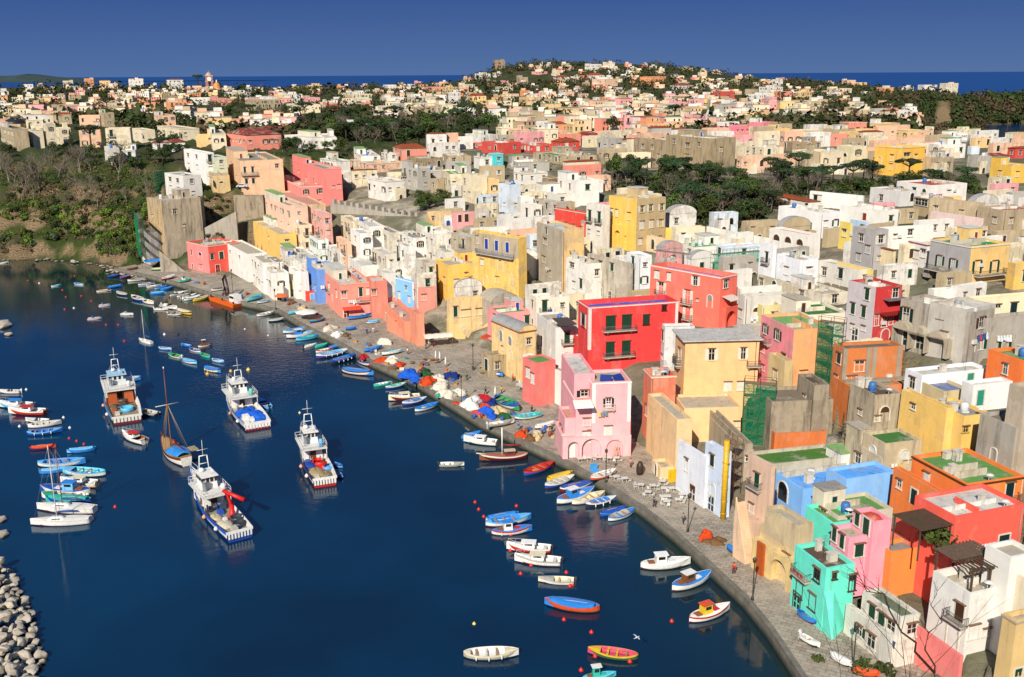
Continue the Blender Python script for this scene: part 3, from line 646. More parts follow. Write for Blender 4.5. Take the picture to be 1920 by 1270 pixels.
m = MB(); m.box(-.4, h.wR + .4, -1.4, -.16, -.35, .1); m.build('concrete_slab', wallm('8d8069', .5), h.root, on_face(h, 'R', 0, .34), h.a)
wing(h, 1040, 600, 700, 960, 1300, 10, 'cf6f24', roof='y', z=7, g=.3, top='8d8574')
h = house('raw grey concrete ruin with a broken stair above the orange brick wall', 640, 672, 900, 575, 960, 6, '9a8a72', 'R.85,.4,xk', roof='d', z=6.5, g=.8, top='7c7060', style='n')
wing(h, 662, 828, 930, 600, 925, 6, 'cf6a1e', roof='y', z=6, g=.2)
wing(h, 850, 590, 800, 785, 940, 8, '8f806a', 'L.5,.6,xk', roof='d', z=7.5, g=.8)
h = house('low house with a grass green lawn roof and wire fence', 620, 985, 1090, 540, 1010, 14, 'bdb49f', roof='o', z=6, g=.5, top='48742a', style='n', dmax=20)
LAWN = h
h = house('peeling stone house with two green roofs left of the orange house', 1190, 950, 1060, 1020, 1405, 16, 'cdbb97', 'R.2,.55,dk,1.8,2 L.4,.4,wn R.6,.5,wn', roof='o', z=7, g=.7, top='4d7a35')
wing(h, 1200, 880, 1060, 1110, 1400, 16, 'c9b48e', roof='o', g=.6, z=7, top='3f7434')
h = house('old stone house with peeling cream plaster and an arched door', 1150, 640, 830, 1045, 1300, 14, 'b8a88c', 'R.4,.5,an R.15,.4,xk L.5,.4,xk', roof='d', z=8, g=.95)
h = house('yellow house with green shutter and a railed roof deck', 1590, 745, 900, 1420, 1745, 18, 'ecc05c', 'R.1,.6,xk L.6,.5,sg,.9,1.9', roof='y', z=9.5, g=.2, fc='c9a85a')
wing(h, 1500, 705, 900, 1300, 1560, 18, 'eec264', 'L.3,.7,xn', roof='d', z=9, g=.25)
h = house('bright white modern house with teal door and roof railing', 1388, 540, 650, 1318, 1735, 16, 'e9ecf0', 'L.5,.5,wk,1.2,1.8 R.72,.55,dt,1.3,2.4', roof='w', z=11, g=.05)
wing(h, 1640, 590, 720, 1600, 1850, 16, 'e4e2de', 'R.2,.5,dt,1.2,2.4', roof='w', z=10.5, g=.08)
wing(h, 1500, 620, 700, 1390, 1640, 16, 'cdb98c', roof='b', z=10, g=.2, top='6a7aa0')
h = house('small bright orange house with green roof at the right edge', 1885, 468, 600, 1730, 2010, 18, 'f0741c', 'L.55,.5,wk,.9,1.7', roof='g', z=13, g=.12)
h = house('pale cream house with a dark green roof left of the crimson house', 822, 242, 400, 700, 1036, 15, 'e4dcc4', 'R.85,.6,xn', roof='o', z=11, g=.15, top='3c6b2c')
h = house('yellowish house with a red awning behind the pink and orange house', 600, 196, 320, 500, 740, 14, 'd9c98a', roof='w', z=11.5, g=.25)
awning(h, 'R', .75, .7, 3, 1.8, 'c42a1c')
h = house('grey white house with a long grey roof above the yellow overhanging roof', 510, 150, 330, 490, 760, 14, 'cfcac0', 'L.5,.5,wk', roof='y', z=12, g=.35)
h = house('crimson house with a pale grey side next to the arched grey terrace', 1145, 105, 400, 1036, 1302, 22, 'c41a1a', 'R.12,.45,wk,.9,1.9 R.42,.42,wk,1,2 R.68,.42,wk,.7,1.5 R.5,.1,ax,1.8,3 R.75,.88,wn L.72,.85,sg,1,1.9 L.25,.55,sg,1,2 L.65,.55,sg,1,2 L.3,.25,xk L.7,.28,xk L.4,.06,dk', roof='y', z=12, g=.15, lc='c9c2c4', fc='e0d8cc')
CRIM = h
m = MB(); m.box(-2.3, 2.3, -1.7, -.02, -.16, 0); m.build('balcony', paint('6a6a70'), h.root, on_face(h, 'R', .68, .80), h.a)
m = MB(); m.box(-2.3, 2.3, -1.7, -.02, -.3, .0); m.build('balcony', paint('8a2420'), h.root, on_face(h, 'R', .6, .57), h.a)
h = house('long grey plastered terrace with three deep arches right of the crimson house', 1612, 232, 470, 1296, 1760, 32, 'a69d90', 'L.1,.68,ok,1.1,2.4 L.6,.62,ww L.35,.12,dk L.15,.14,dk L.75,.1,xk', roof='c', z=11, g=.75, lc='a69d90')
arcade(h, 'L', 0, .82, .40, [(.14, 3.2, 4.6), (.44, 3.2, 4.4), (.77, 3.6, 4.2)], 1.6, 'b0a48e', .7)
wing(h, 1590, 215, 470, 1440, 1620, 32, 'b9b3a8', 'L.5,.4,ww', roof='w', z=11, g=.4)
h = house('cream topped grey house hung with washing at the right edge', 1640, 262, 440, 1615, 1990, 16, 'a89f92', 'R.12,.3,og,1.1,1.9 R.5,.22,og,1.1,1.9', roof='c', z=13, g=.6)
wing(h, 1640, 160, 300, 1618, 1990, 16, 'e9dcb4', roof='c', z=20, g=.1)
h = house('grey rounded tower house at the right edge above the orange house', 1835, 800, 1050, 1690, 1870, 20, 'a9a296', 'L.5,.3,ak,1,2', roof='D', z=8, g=.6, top='7d6f60')
wing(h, 1860, 610, 1050, 1835, 2000, 20, 'b9a892', roof='c', z=8, g=.5)
# ================================================================== central front
blk(900, 500, 3.528)
h = house('tall pink house with white trim and an arcaded ground floor on the quay', 738, 768, 1262, 690, 1000, 7, 'f8a9ae', 'R.42,.73,ok,.9,1.7 R.42,.34,mw,1.3,2.1', roof='c', z=1.5, g=.08, cor='f4e6e0', style='qn', fc='f1e4de')
PINK = h
balcony(h.root, on_face(h, 'R', .42, .645), h.a, 2.1, .7, 'e6dcd2')
wing(h, 560, 1005, 1262, 520, 1000, 7, 'f8a9ae', roof='p', g=.08)
wing(h, 632, 890, 1262, 555, 740, 7, 'f8a9ae', 'R.7,.62,ww,1.1,1.1 R.68,.36,mw,1.2,2.1', roof='p', g=.08, cor='f4e6e0', d=5)
wing(h, 618, 712, 1230, 540, 760, 7, 'f3a0a6', 'R.5,.75,ok,1.2,1.2', roof='w', g=.12, d=5)
hb = wing(h, 540, 1108, 1265, 500, 992, 7, 'f4acb0', roof='p', g=.15, cor='d9bfb4', par=.6)
arcade(hb, 'R', 0, 1, .9, [(.16, 2.0, 3.2), (.42, 3.4, 3.6), (.76, 2.9, 3.2)], 1.0, 'f5b0b4', .15)
for u, c in ((.16, 'f'), (.42, 'f')):
    m = MB(); A = arc(1.9 if u < .3 else 3.3, 3.1); m.poly(A, -.1, -.02); m.build('arch_panel', paint('e6e2da'), h.root, Vector(hb.Lc(u*hb.wR, -.02, 0)) , hb.a)
m = MB(); m.poly(arc(2.8, 3.1), -.1, -.02); m.build('door', paint('5a1f18'), h.root, Vector(hb.Lc(.76*hb.wR, -.02, 0)), hb.a)
awning(h, 'R', -.28, .78, 3.2, 2.4, 'efe9dc')
h = house('cherry red house with green shutters and white corner bands', 716, 268, 660, 652, 1312, 15, 'e42a26', 'R.24,.70,sg,1.8,3 R.42,.70,sg,1.8,3 R.64,.72,sg,1.3,2 R.84,.9,xn,.7,1 R.24,.27,sg,1.7,2.9 R.42,.27,sg,1.7,2.9 L.5,.72,ow,1.6,2.8', roof='b', z=9, g=.08, cor='f0d8d0', style='qn', top='3a5cc0', fc='5a1a18', par=1.0, base=9)
RED = h
balcony(h.root, on_face(h, 'R', .33, .585), h.a, 7., 1.1, '6a6a6a'); balcony(h.root, on_face(h, 'R', .33, .14), h.a, 6.6, 1.1, '6a6a6a')
wing(h, 712, 520, 670, 484, 760, 15, 'e02c26', 'L.5,.3,xk', roof='p', z=8, g=.15)
m = MB(); rg = []
m.box(-3, 3, -3.4, -.02, 0, .22); m.build('terrace_roof', paint('4a3c34'), h.root, on_face(h, 'L', -.6, .56), h.a - math.pi/2)
h = house('white house with balconies below the cherry red house', 500, 405, 690, 376, 660, 15, 'ded9d2', 'L.3,.42,db,1,2.4 L.72,.32,ab,.9,1.6 L.12,.4,wn', roof='c', z=5, g=.3)
balcony(h.root, on_face(h, 'L', .15, .2), h.a - math.pi/2, 3.)
h = house('row house with pink end and white front with a cafe awning on the quay', 542, 700, 930, 284, 600, 30, 'e6dfd6', 'L.75,.55,wk,1.2,1.8 L.68,.18,ww,1.8,1.9 L.35,.55,ww L.2,.55,bn,1.2,2.2', roof='c', z=1.5, g=.3, par=.3)
wing(h, 372, 640, 930, 283, 500, 30, 'ea7068', 'L.4,.7,sw,1.1,2. L.75,.62,sw,1,2', roof='g', z=1.5, g=.2, par=.3)
awning(h, 'L', .68, .36, 2.6, 1.2, 'd8401c'); awning(h, 'L', .3, .33, 4.6, 3., 'b9b4aa', posts=True)
h = house('vaulted ochre chapel house with a curved grey roof and blind arches', 262, 432, 720, 78, 372, 30, 'e9c684', 'L.35,.72,ay,1.4,2.6 L.68,.68,ay,1.4,2.4 L.7,.38,aw,1.3,2 L.4,.45,xk,.5,.8', roof='v', z=3, g=.4, cor='9a4a30')
awning(h, 'L', -.1, .62, 2.4, 1.6, 'c84420')
wing(h, 70, 600, 740, 10, 240, 30, 'b09a72', roof='c', z=1.5, g=.9)
h = house('small pink house with a green roof behind the vaulted chapel', 132, 312, 420, 50, 330, 22, 'f29494', 'L.6,.5,mw R.9,.45,sg', roof='g', z=8, g=.2)
h = house('cream house with red doors behind the vaulted chapel', 372, 212, 430, 328, 590, 16, 'eadfca', 'L.5,.75,sr,.8,1.5 L.5,.25,dr,1,2.4', roof='c', z=8, g=.2)
h = house('narrow white house with a black roof left of the yellow overhanging roof', 1215, 400, 690, 1205, 1420, 4, 'd6d6d4', roof='k', z=8, g=.35, d=12)
# ================================================================== centre, upper rows
blk(960, 300, 3.528)
h = house('large coral house with a scaffolded roof terrace and stone balconies', 1365, 775, 1120, 918, 1492, 41, 'f36c56', 'L.1,.82,mw,1.1,1.6 L.28,.82,mw,.9,1.5 L.66,.84,ow,1,1.8 L.17,.56,Bw,1.1,2.6 L.56,.5,Bw,1.3,2.8 L.57,.18,Bw,1.2,2.4 L.7,.48,xn,.5,.5 L.87,.5,ay,1.3,2.6 R.3,.85,ww', roof='b', z=14, g=.1, cor='f0dccf', par=1., top='6a78b8', style='n', base=8, lc='f36c56')
COR2 = h
arcade(h, 'R', .1, 1, .42, [(.4, 3, 3.6)], 1.2, 'ee5a44', .15)
awning(h, 'R', .4, .62, 3.4, 2.2, 'cfc8bc')
h = house('white tower house with green shutters left of the large coral house', 832, 636, 960, 760, 925, 22, 'e6e8ea', 'L.55,.84,bg,1,2.4 L.5,.5,bg,1,2.4', roof='w', z=13, g=.12)
h = house('grey stone house with a green roof and three green shutters', 765, 690, 960, 500, 800, 30, 'c9bda8', 'L.14,.8,sg,1.2,1.8 L.34,.8,sg,1.2,1.8 L.62,.82,sg,1.2,1.8 L.36,.15,dk,1,2.2 L.58,.2,dn,1.1,2', roof='g', z=12, g=.75, top='77b060')
h = house('white house with a recessed balcony beside the grey stone house', 498, 690, 950, 358, 620, 26, 'e9e4da', 'L.3,.85,wk,2,1 L.72,.45,sg,1.2,2.2 L.4,.35,wn', roof='w', z=12, g=.3)
h = house('tan and yellow tower house with a slanting stair and hanging washing', 332, 470, 870, 165, 478, 20, 'e4bb78', 'L.4,.9,sg,.9,1.6 L.35,.72,vk L.3,.4,vw L.55,.2,wk R.8,.5,xk', roof='w', z=11, g=.5, lc='b8ab94')
H_T = h
h = house('tall yellow house with a loggia arch and an unpainted tan side', 818, 262, 610, 642, 1018, 33, 'c2a878', 'L.12,.68,mw,1,1.8 L.3,.68,mw,.9,1.8 L.75,.66,ww,1.3,1.8 L.2,.2,dk,1.2,2.4 L.06,.45,wn L.6,.2,wk', roof='w', z=18, g=.25, lc='f0c04c', fc='efd79a', par=.8)
arcade(h, 'L', .25, .62, .46, [(.5, 2.4, 5.)], 1., 'f0bf4c', .1)
wing(h, 850, 215, 500, 795, 935, 33, 'e8e2d4', roof='w', z=22, g=.15)
h = house('white house with green shutters and an iron balcony beside the yellow loggia house', 600, 305, 610, 493, 650, 33, 'ddd8cc', 'L.22,.74,bg,1.2,2.8 L.78,.74,bg,1.2,2.8 L.2,.4,xk L.75,.4,xk L.3,.1,dk,1.4,2.4', roof='c', z=18, g=.3)
h = house('narrow bright red house with a white cupola behind the tan tower', 492, 352, 560, 284, 520, 35, 'e0341c', 'L.6,.45,wk,1.1,2 L.85,.42,wk,1.1,2 L.38,.5,ww,1,1.4', roof='p', z=18, g=.15, cor='d8c8b4', style='n', top='c04a3a')
h = house('arched cream house in front of the yellow garden wall', 1040, 540, 640, 770, 1080, 24, 'eed0a4', 'L.4,.55,ax,1.7,2.6 L.62,.52,ax,1.7,2.6 L.15,.6,wn L.9,.5,wn', roof='y', z=16, g=.3, top='8a7a64')
garden_wall('long yellow garden wall below the grove', 780, 430, 1275, 470, 530, 'efbe4e', g=.2, yb1=520)
garden_wall('long white garden wall below the grove', 1282, 440, 1700, 520, 545, 'ddd8cc', g=.35, yb1=580)
h = house('white house with a bright green terrace and red parapet below the garden wall', 1200, 580, 680, 1080, 1430, 20, 'e6e0d4', 'R.2,.5,wk', roof='G', z=16, g=.2, top='25a268')
h = house('pale blue grey flat house below the white garden wall', 1400, 575, 680, 1350, 1640, 20, 'd2dae4', 'R.55,.5,sg,1,2', roof='w', z=16, g=.15, top='b9c4d4')
h = house('white cube house in front of the dark grove', 420, 138, 300, 303, 576, 20, 'ebe6dc', 'L.2,.7,sk,.8,1.6 L.7,.7,sk,.8,1.6 R.5,.72,sg,1.4,1.7', roof='w', z=22, g=.1)
h = house('low white terrace house under the white cube house', 300, 230, 320, 160, 580, 22, 'e2dccf', 'L.5,.5,wn', roof='c', z=20.5, g=.2)
h = house('grey house with four dark windows left of the bright red house', 300, 285, 420, 150, 360, 33, 'b5aca0', 'L.15,.75,sk,.9,1.6 L.55,.75,sk,.9,1.6 L.9,.72,sk,.9,1.6 L.3,.3,dk L.7,.3,dk', roof='c', z=19, g=.55)
h = house('white house with a tall dark window below the white cube house', 140, 300, 420, 60, 200, 30, 'e3ddd2', 'L.5,.5,sk,1,2.6', roof='c', z=19, g=.25)
# ================================================================== left of centre
blk(480, 380, 3.528)
h = house('coral pink corner house with white balcony windows on the quay', 568, 540, 765, 455, 770, 22, 'f4917c', 'L.25,.6,Bw,1,2.4 L.45,.35,db,.8,1.8 L.75,.62,ww,1,2 R.1,.68,ww,1.4,2 R.62,.72,sg,1,2.4 R.85,.72,mw,.8,1.8 R.15,.1,dk', roof='w', z=1.5, g=.25, fc='efe2d6', cor='d9b49c')
balcony(h.root, on_face(h, 'R', .7, .45), h.a, 4.2, 1.1); awning(h, 'R', .3, .32, 5, 1.6, 'd44a34')
wing(h, 772, 522, 765, 730, 866, 18, 'e07c66', 'R.15,.7,ww', roof='w', g=.3)
arcade(h, 'R', 1.0, 1.45, .42, [(.35, 2.6, 3.2)], .6, 'b9a486', .6)
h = house('cornflower blue house with a white roof terrace behind the coral pink corner house', 412, 448, 660, 335, 552, 24, '5a8fdc', 'L.4,.3,sb,1,2 L.8,.4,wk R.5,.6,xk', roof='w', z=2, g=.1)
h = house('scarlet base house with a blue terrace in front of the cornflower blue house', 335, 588, 655, 313, 458, 22, 'e8301c', 'R.3,.4,dl,1,1.9', roof='b', z=1.5, g=.1)
h = house('narrow red topped white house left of the cornflower blue house', 318, 460, 650, 272, 345, 24, 'e6ddd4', 'L.3,.15,dn,1,2 L.5,.4,wn', roof='w', z=1.5, g=.2)
wing(h, 320, 455, 535, 276, 340, 24, 'dc3424', 'L.5,.5,ww', z=6, roof='w', g=.1)
h = house('white house with green and blue doors beside the yellow stair', 270, 455, 640, 215, 300, 24, 'ebe6dc', 'L.6,.7,sg,.9,1.7 L.55,.15,db,1.5,2.2', roof='w', z=1.5, g=.15)
h = house('small yellow stair house on the quay among white houses', 200, 540, 630, 135, 225, 26, 'eee07a', 'L.7,.3,dn', roof='c', z=1.5, g=.2)
h = house('bright yellow block house above the white cluster', 165, 212, 345, -20, 266, 28, 'e9bf62', 'L.6,.55,xn R.4,.6,wn', roof='c', z=9, g=.2)
h = house('sky blue narrow house with white edges above the orange terrace', 1048, 525, 720, 922, 1062, 40, '7fc0f4', 'L.6,.7,ww,.8,1.4 L.2,.4,ml,.9,2 L.75,.35,ml,.8,1.8', roof='w', z=4, g=.1, cor='eeeae2', style='qn')
h = house('orange coral terrace house with an outside stair on the plaza', 985, 790, 912, 813, 1108, 20, 'f58e6c', 'L.3,.35,dy,1,2 L.7,.4,mw R.8,.35,ax,1.2,2', roof='p', z=1.5, g=.2, par=.9)
f = h.Lc(h.wR*.12, -.4, 0); g_ = h.Lc(-.2 , h.wL*.45, h.h*.85)
stairs(h.root, h.root.location + Vector(h.Lc(h.wR*.2, -1.7, 0)), h.root.location + Vector(h.Lc(-1.7, h.wL*.4, h.h*.8)), 1.4, 'f08e6a', 14, par=.7)
wing(h, 1065, 738, 912, 1010, 1110, 20, 'f3906e', roof='p', z=3, g=.3)
h = house('salmon pink wall house behind the sky blue narrow house', 1075, 560, 700, 1040, 1190, 16, 'ee8a78', 'R.3,.5,wn', roof='w', z=6, g=.25)
wing(h, 1070, 480, 700, 1050, 1190, 16, 'd9d0c0', roof='w', z=6, g=.5)
h = house('deep yellow house with big arches and a blue roof hut', 1272, 415, 640, 1186, 1485, 24, 'f0c052', 'L.75,.5,wl,1,1.8 R.25,.45,mw R.8,.5,og,1.4,2 R.55,.7,xn', roof='c', z=6, g=.25, fc='eecf8a')
arcade(h, 'R', .15, 1, .36, [(.22, 4, 3.4), (.72, 4, 3.6)], 1.2, 'eebc50', .25)
wing(h, 1320, 345, 460, 1300, 1450, 24, '3a62c8', 'R.7,.5,wk', roof='w', z=12, g=.1)
h = house('ochre house with blue doors on a railed balcony under a green roof', 1738, 235, 640, 1430, 1790, 44, 'eabf5a', 'L.12,.86,wb,.9,1.9 L.32,.82,db,1.2,2.6 L.54,.82,db,1.2,2.6 L.77,.82,db,1.2,2.6 L.22,.5,mw,1,1.4 L.62,.5,ak,2,3 L.85,.3,ay,1.3,2.6 L.55,.25,wn L.3,.2,ay', roof='g', z=8, g=.45, top='557a35', base=8)
m = MB(); m.box(-.02, h.wL + .02, -.05, -.003, h.h*.66, h.h*.985); m.build('upper_storey', wallm('b4a284', .6), h.root, on_face(h, 'L', 0, 0), h.a - math.pi/2)
balcony(h.root, on_face(h, 'L', .52, .66), h.a - math.pi/2, h.wL*.8, 1.2, '4f6f9a')
h = house('pale ochre house with stairs and a ruined vault roof on the plaza', 1282, 640, 905, 1262, 1545, 22, 'e9c586', 'R.15,.68,sg,1,2.6 R.4,.62,vl R.35,.18,an R.75,.62,vk R.8,.18,an,1.8,2.6', roof='y', z=1.5, g=.45, top='958a78')
f = h.root.location
stairs(h.root, f + Vector(h.Lc(h.wR*.36, -.6, 0)), f + Vector(h.Lc(-.4, -.6, h.h*.5)), 1.6, 'e8c878', 16, par=.7)
stairs(h.root, f + Vector(h.Lc(h.wR*.45, -3.2, 0)), f + Vector(h.Lc(h.wR*.98, -3.2, h.h*.45)), 1.6, 'e8c878', 16, par=.7)
h = house('ruined barrel vault of pale stone with gaps behind the pale ochre house', 1560, 665, 800, 1480, 1740, 26, 'b5aa98', 'R.5,.5,xk', roof='v', z=6, g=.9, top='b0a593')
# white cluster of the middle slope
WH = [
 ('white cube house left of the blue row', 110, 470, 640, 20, 215, 26, 'ece7dd', 1.5), ('white quay house with a red dormer hood', 60, 400, 610, -30, 150, 26, 'ebe6dc', 1.5),
 ('long white house under the yellow block', 300, 400, 560, 160, 450, 24, 'e8e3da', 4), ('white house with dark awning in the white cluster', 250, 385, 520, 165, 350, 24, 'dfd8cc', 5),
 ('peach house with a purple window in the white cluster', 605, 260, 480, 530, 630, 24, 'f2bf9a', 6), ('white house with aqua corner and tall windows', 700, 205, 460, 625, 770, 24, 'ece9e2', 7),
 ('cream house with stair below the grey crenellated wall', 640, 125, 330, 560, 700, 22, 'e6d6b4', 11), ('rosy house with arched windows on the slope', 450, 75, 330, 365, 500, 26, 'f0a89a', 9),
 ('pale pink stepped house on the slope', 230, 20, 300, 60, 340, 28, 'f2c4a8', 10), ('white house with a red tiled terrace', 760, 160, 420, 640, 850, 22, 'eae2d8', 9),
 ('white house with dark laundry terrace', 900, 395, 560, 760, 1000, 24, 'e4dfd4', 4), ('white arched house above the sky blue house', 1000, 290, 520, 925, 1055, 26, 'f0ece4', 6),
 ('cream stone house with broad stair above the coral corner house', 860, 345, 560, 765, 930, 24, 'd9d0bd', 5), ('white terrace house with mint parapet', 1040, 235, 420, 940, 1140, 24, 'e8e6de', 9),
 ('cream terrace house near the crenellated wall', 1180, 215, 420, 1060, 1330, 24, 'e6dfd0', 9), ('tan vaulted house beside the blue doors', 1400, 230, 440, 1290, 1470, 30, 'b9ab92', 9),
 ('pale house with glass veranda above the yellow house', 1250, 330, 480, 1130, 1330, 24, 'ded8cc', 7), ('white house with aqua door below the rosy house', 420, 250, 420, 340, 480, 24, 'e2ece8', 7),
 ('cream arched house left of the rosy house', 300, 150, 340, 200, 370, 26, 'f0d2ae', 9), ('white row house at mid slope', 560, 330, 520, 470, 620, 24, 'e9e4da', 5),
 ('low white house with flat terrace behind the coral corner house', 700, 420, 580, 560, 860, 22, 'e6e2d8', 4), ('grey white house at the foot of the rock', 1120, 400, 640, 1055, 1190, 22, 'd2c8b4', 5),
 ('white house on the rocks above the plaza', 860, 470, 680, 800, 925, 24, 'ddd8cc', 2.5), ('pale cream house with green door below the crenellated wall', 900, 200, 420, 800, 960, 24, 'ddd3c0', 10)]
for i, (lb, xc, yt, yb, xl, xr, a, c, z) in enumerate(WH):
    house(lb, xc, yt, yb, xl, xr, a, c, 'auto', roof='wcwyw'[i % 5], z=z, g=.3 + .1*(i % 4), base=7, ms=.85)
garden_wall('tall grey crenellated retaining wall above the white cluster', 500, 5, 1085, 100, 180, 'a79f92', g=.5, crenel=14, yb1=250, name='retaining_wall', th=1.2, z0=13, z1=13)
# ================================================================== far left: ramp, towers, coral pair
blk(0, 100, 3)
h = house('coral pink quayside house with an arched loggia at the foot of the ramp', 1182, 1085, 1240, 1050, 1345, 46, 'ea4a38', 'L.2,.62,sn,.6,1.6 L.62,.6,ak,1.9,2.2 L.2,.2,dk,.9,2 L.6,.16,ww,2,1.6 R.1,.6,sg R.4,.6,dg R.8,.7,xk R.25,.15,dk', roof='g', z=1.5, g=.15, lc='f2807c', fc='f0cfc8', cor='f0b8b0', top='66784e')
h = house('white stepped quayside house with a red hood', 1480, 1200, 1290, 1240, 1580, 30, 'ece8e0', 'L.2,.3,dl L.5,.5,wk L.8,.4,wn R.4,.5,wk', roof='w', z=1.5, g=.15)
wing(h, 1400, 1130, 1290, 1255, 1500, 30, 'e8e4dc', 'L.3,.7,wn L.7,.7,wk', roof='c', z=1.5, g=.2)
h = house('tall tan tower house with peeling plaster at the end of the quay', 940, 830, 1160, 800, 1140, 40, 'b9a98e', 'L.3,.7,xk L.6,.45,xk L.2,.25,wb R.5,.55,xk R.3,.8,wn', roof='c', z=1.5, g=.95, lc='c9a874', dmax=14)
wing(h, 850, 1010, 1190, 775, 950, 40, 'dcd6ca', 'L.3,.6,xb L.6,.3,wk R.5,.5,ay', roof='c', z=1.5, g=.3)
wing(h, 1140, 830, 1000, 1010, 1145, 40, '8f8a80', 'L.35,.55,vl,3,1.4 L.8,.5,dk', roof='y', z=12, g=.5)
h = house('white stacked house with open decks behind green netting', 1042, 690, 830, 925, 1130, 40, 'd9d6d0', 'L.3,.75,vk L.7,.75,vk L.3,.4,vk L.7,.4,vk L.5,.12,vr', roof='y', z=20, g=.2)
h = house('tan house with one arched window above the ramp', 1200, 690, 775, 1140, 1290, 20, 'd2b27a', 'R.5,.45,ak,1.6,2', roof='c', z=22, g=.3)
h = house('white apartment house with recessed balconies under a green roof', 1165, 560, 690, 1033, 1200, 35, 'e9e6e2', 'L.2,.75,vk,2,1.4 L.6,.75,vk,2,1.4 L.2,.3,vk,2,1.4 L.6,.3,vk,2,1.4', roof='g', z=26, g=.1, top='8f9a6a')
h = house('pale green house beside the white apartment house', 1215, 585, 690, 1160, 1275, 30, 'c4cbb0', 'R.5,.7,wg R.5,.25,wg', roof='y', z=26, g=.2)
h = house('peach house with an iron balcony above the car park', 1360, 605, 760, 1272, 1590, 22, 'e6bb92', 'R.1,.66,sk,.9,2 R.28,.66,sk,.9,2 R.85,.75,wk R.12,.25,sk,1,1.8 R.28,.25,sk,1,1.8 L.4,.65,mw L.7,.25,mw', roof='c', z=25, g=.25, top='8f8872')
balcony(h.root, on_face(h, 'R', .2, .48), h.a, 6, 1)
h = house('long salmon pink house on the terrace above the cream buttresses', 1830, 650, 860, 1575, 1920, 26, 'f28078', 'L.2,.7,xk L.45,.55,ww L.7,.55,sk,.8,2.4 L.85,.5,xk R.5,.5,xk R.8,.5,ww', roof='y', z=20, g=.15, cor='f0a49c')
h = house('salmon pink terrace house with green shutters', 1700, 750, 880, 1480, 1830, 24, 'f08a80', 'L.1,.4,sg,1,1.8 L.3,.4,sg,1,1.8 L.52,.38,sg,1,1.8 L.76,.35,dk', roof='p', z=16, g=.15, cor='f2d8cc', par=1)
wing(h, 1700, 855, 1040, 1490, 1830, 24, 'e9bf90', 'L.2,.5,xk L.5,.7,vl L.8,.5,ak L.35,.25,ar', roof='p', z=8, g=.5)
garden_wall('rubble stone retaining wall under the car park', 1325, 800, 1490, 800, 960, '8d7d66', g=.9, name='retaining_wall', th=2, z0=14, z1=14)
garden_wall('sloping ramp wall climbing from the quay', 920, 1105, 1330, 890, 1130, 'a0988a', g=.5, name='ramp_wall', yb1=930, z0=3, z1=17)
garden_wall('grey stone wall beside the coral pink loggia house', 905, 1110, 1050, 1235, 1230, '9a8f80', g=.8, name='retaining_wall', z0=1.5, z1=1.5)
# ================================================================== right hand upper houses
blk(1380, 260, 3.528)
h = house('white house with teal doors on a red railed terrace', 552, 492, 660, 283, 692, 26, 'eceae8', 'L.42,.45,dt,1.2,2.6 L.78,.35,dt,1.2,2.6', roof='o', z=17, g=.1, lc='eeece8', top='7d8a70')
m = MB(); m.box(-h.wL*.55, h.wL*.5, -3, -.02, -.2, 0); m.build('terrace', paint('b0685c'), h.root, on_face(h, 'L', .45, .05), h.a - math.pi/2)
wing(h, 470, 640, 800, 225, 560, 26, 'e8e2d8', 'L.2,.5,an,2.2,3 L.5,.5,an,2.2,3 L.8,.5,an,2.2,3', roof='p', z=13, g=.2)
h = house('white house with a barred window below the teal door terrace', 415, 805, 960, 262, 545, 22, 'e4e6ea', 'L.5,.4,wy R.5,.5,wn', roof='c', z=12, g=.25)
h = house('slim white turret house with one shuttered window', 232, 705, 940, 160, 270, 24, 'e6e6e8', 'L.6,.62,bk,.9,2.2', roof='w', z=12, g=.1)
house('yellow sliver house between white terraces', 745, 560, 740, 690, 770, 22, 'ecd060', 'L.5,.6,wn', roof='c', z=16, g=.15)
house('light blue sliver house behind the grey tower', 850, 555, 720, 755, 880, 22, 'b4cfe8', 'L.8,.8,xk', roof='c', z=16, g=.15)
house('grey tower house with two red hooded windows', 892, 608, 870, 775, 1010, 22, 'aaa6a4', 'L.45,.75,wr L.4,.25,wk L.8,.5,wn', roof='c', z=13.5, g=.35)
house('cream house with a terracotta porch roof', 1030, 740, 880, 940, 1060, 20, 'e2cfa4', 'R.4,.4,dk', roof='t', z=13.5, g=.25)
house('long white house with a dish aerial and red terrace', 905, 595, 740, 890, 1310, 16, 'e9e4dc', 'R.35,.6,xk R.6,.7,wn R.15,.5,sr', roof='r', z=16, g=.15, d=10, top='8e3a34')
house('white house with flowered windows left of the vaulted green roof', 1250, 700, 860, 1145, 1295, 20, 'dedbd8', 'L.2,.5,wk L.5,.5,wk L.85,.6,wr', roof='c', z=14.5, g=.25, cor='a04038')
h = house('grey and yellow house with green shutters under a vaulted green roof', 1530, 715, 960, 1290, 1815, 24, 'eac070', 'L.28,.42,og,1.,2.6 L.62,.40,og,1.,2.6 R.2,.42,og,1.2,2.6 R.65,.38,og,1.2,2.4', roof='g', z=15, g=.2, lc='a6a2a0', top='2f8a48', cor='e0d8c8')
arcade(h, 'L', .1, 1, .26, [(.35, 3, 2.6), (.75, 3.4, 2.8)], 2.4, '9c968c', .6)
balcony(h.root, on_face(h, 'L', .5, .27, 2.3), h.a - math.pi/2, 6, 1)
balcony(h.root, on_face(h, 'R', .5, .2), h.a, 8, 1.4)
house('tan block house with two windows at the upper right', 1590, 430, 600, 1285, 1650, 32, 'c4ad88', 'L.15,.6,wn,1,1.4 L.68,.55,wn,1,1.4', roof='y', z=19, g=.55)
house('big grey tan house at the right edge below the yellow house', 1752, 475, 640, 1600, 2000, 20, 'b59f7c', '', roof='r', z=18, g=.6)
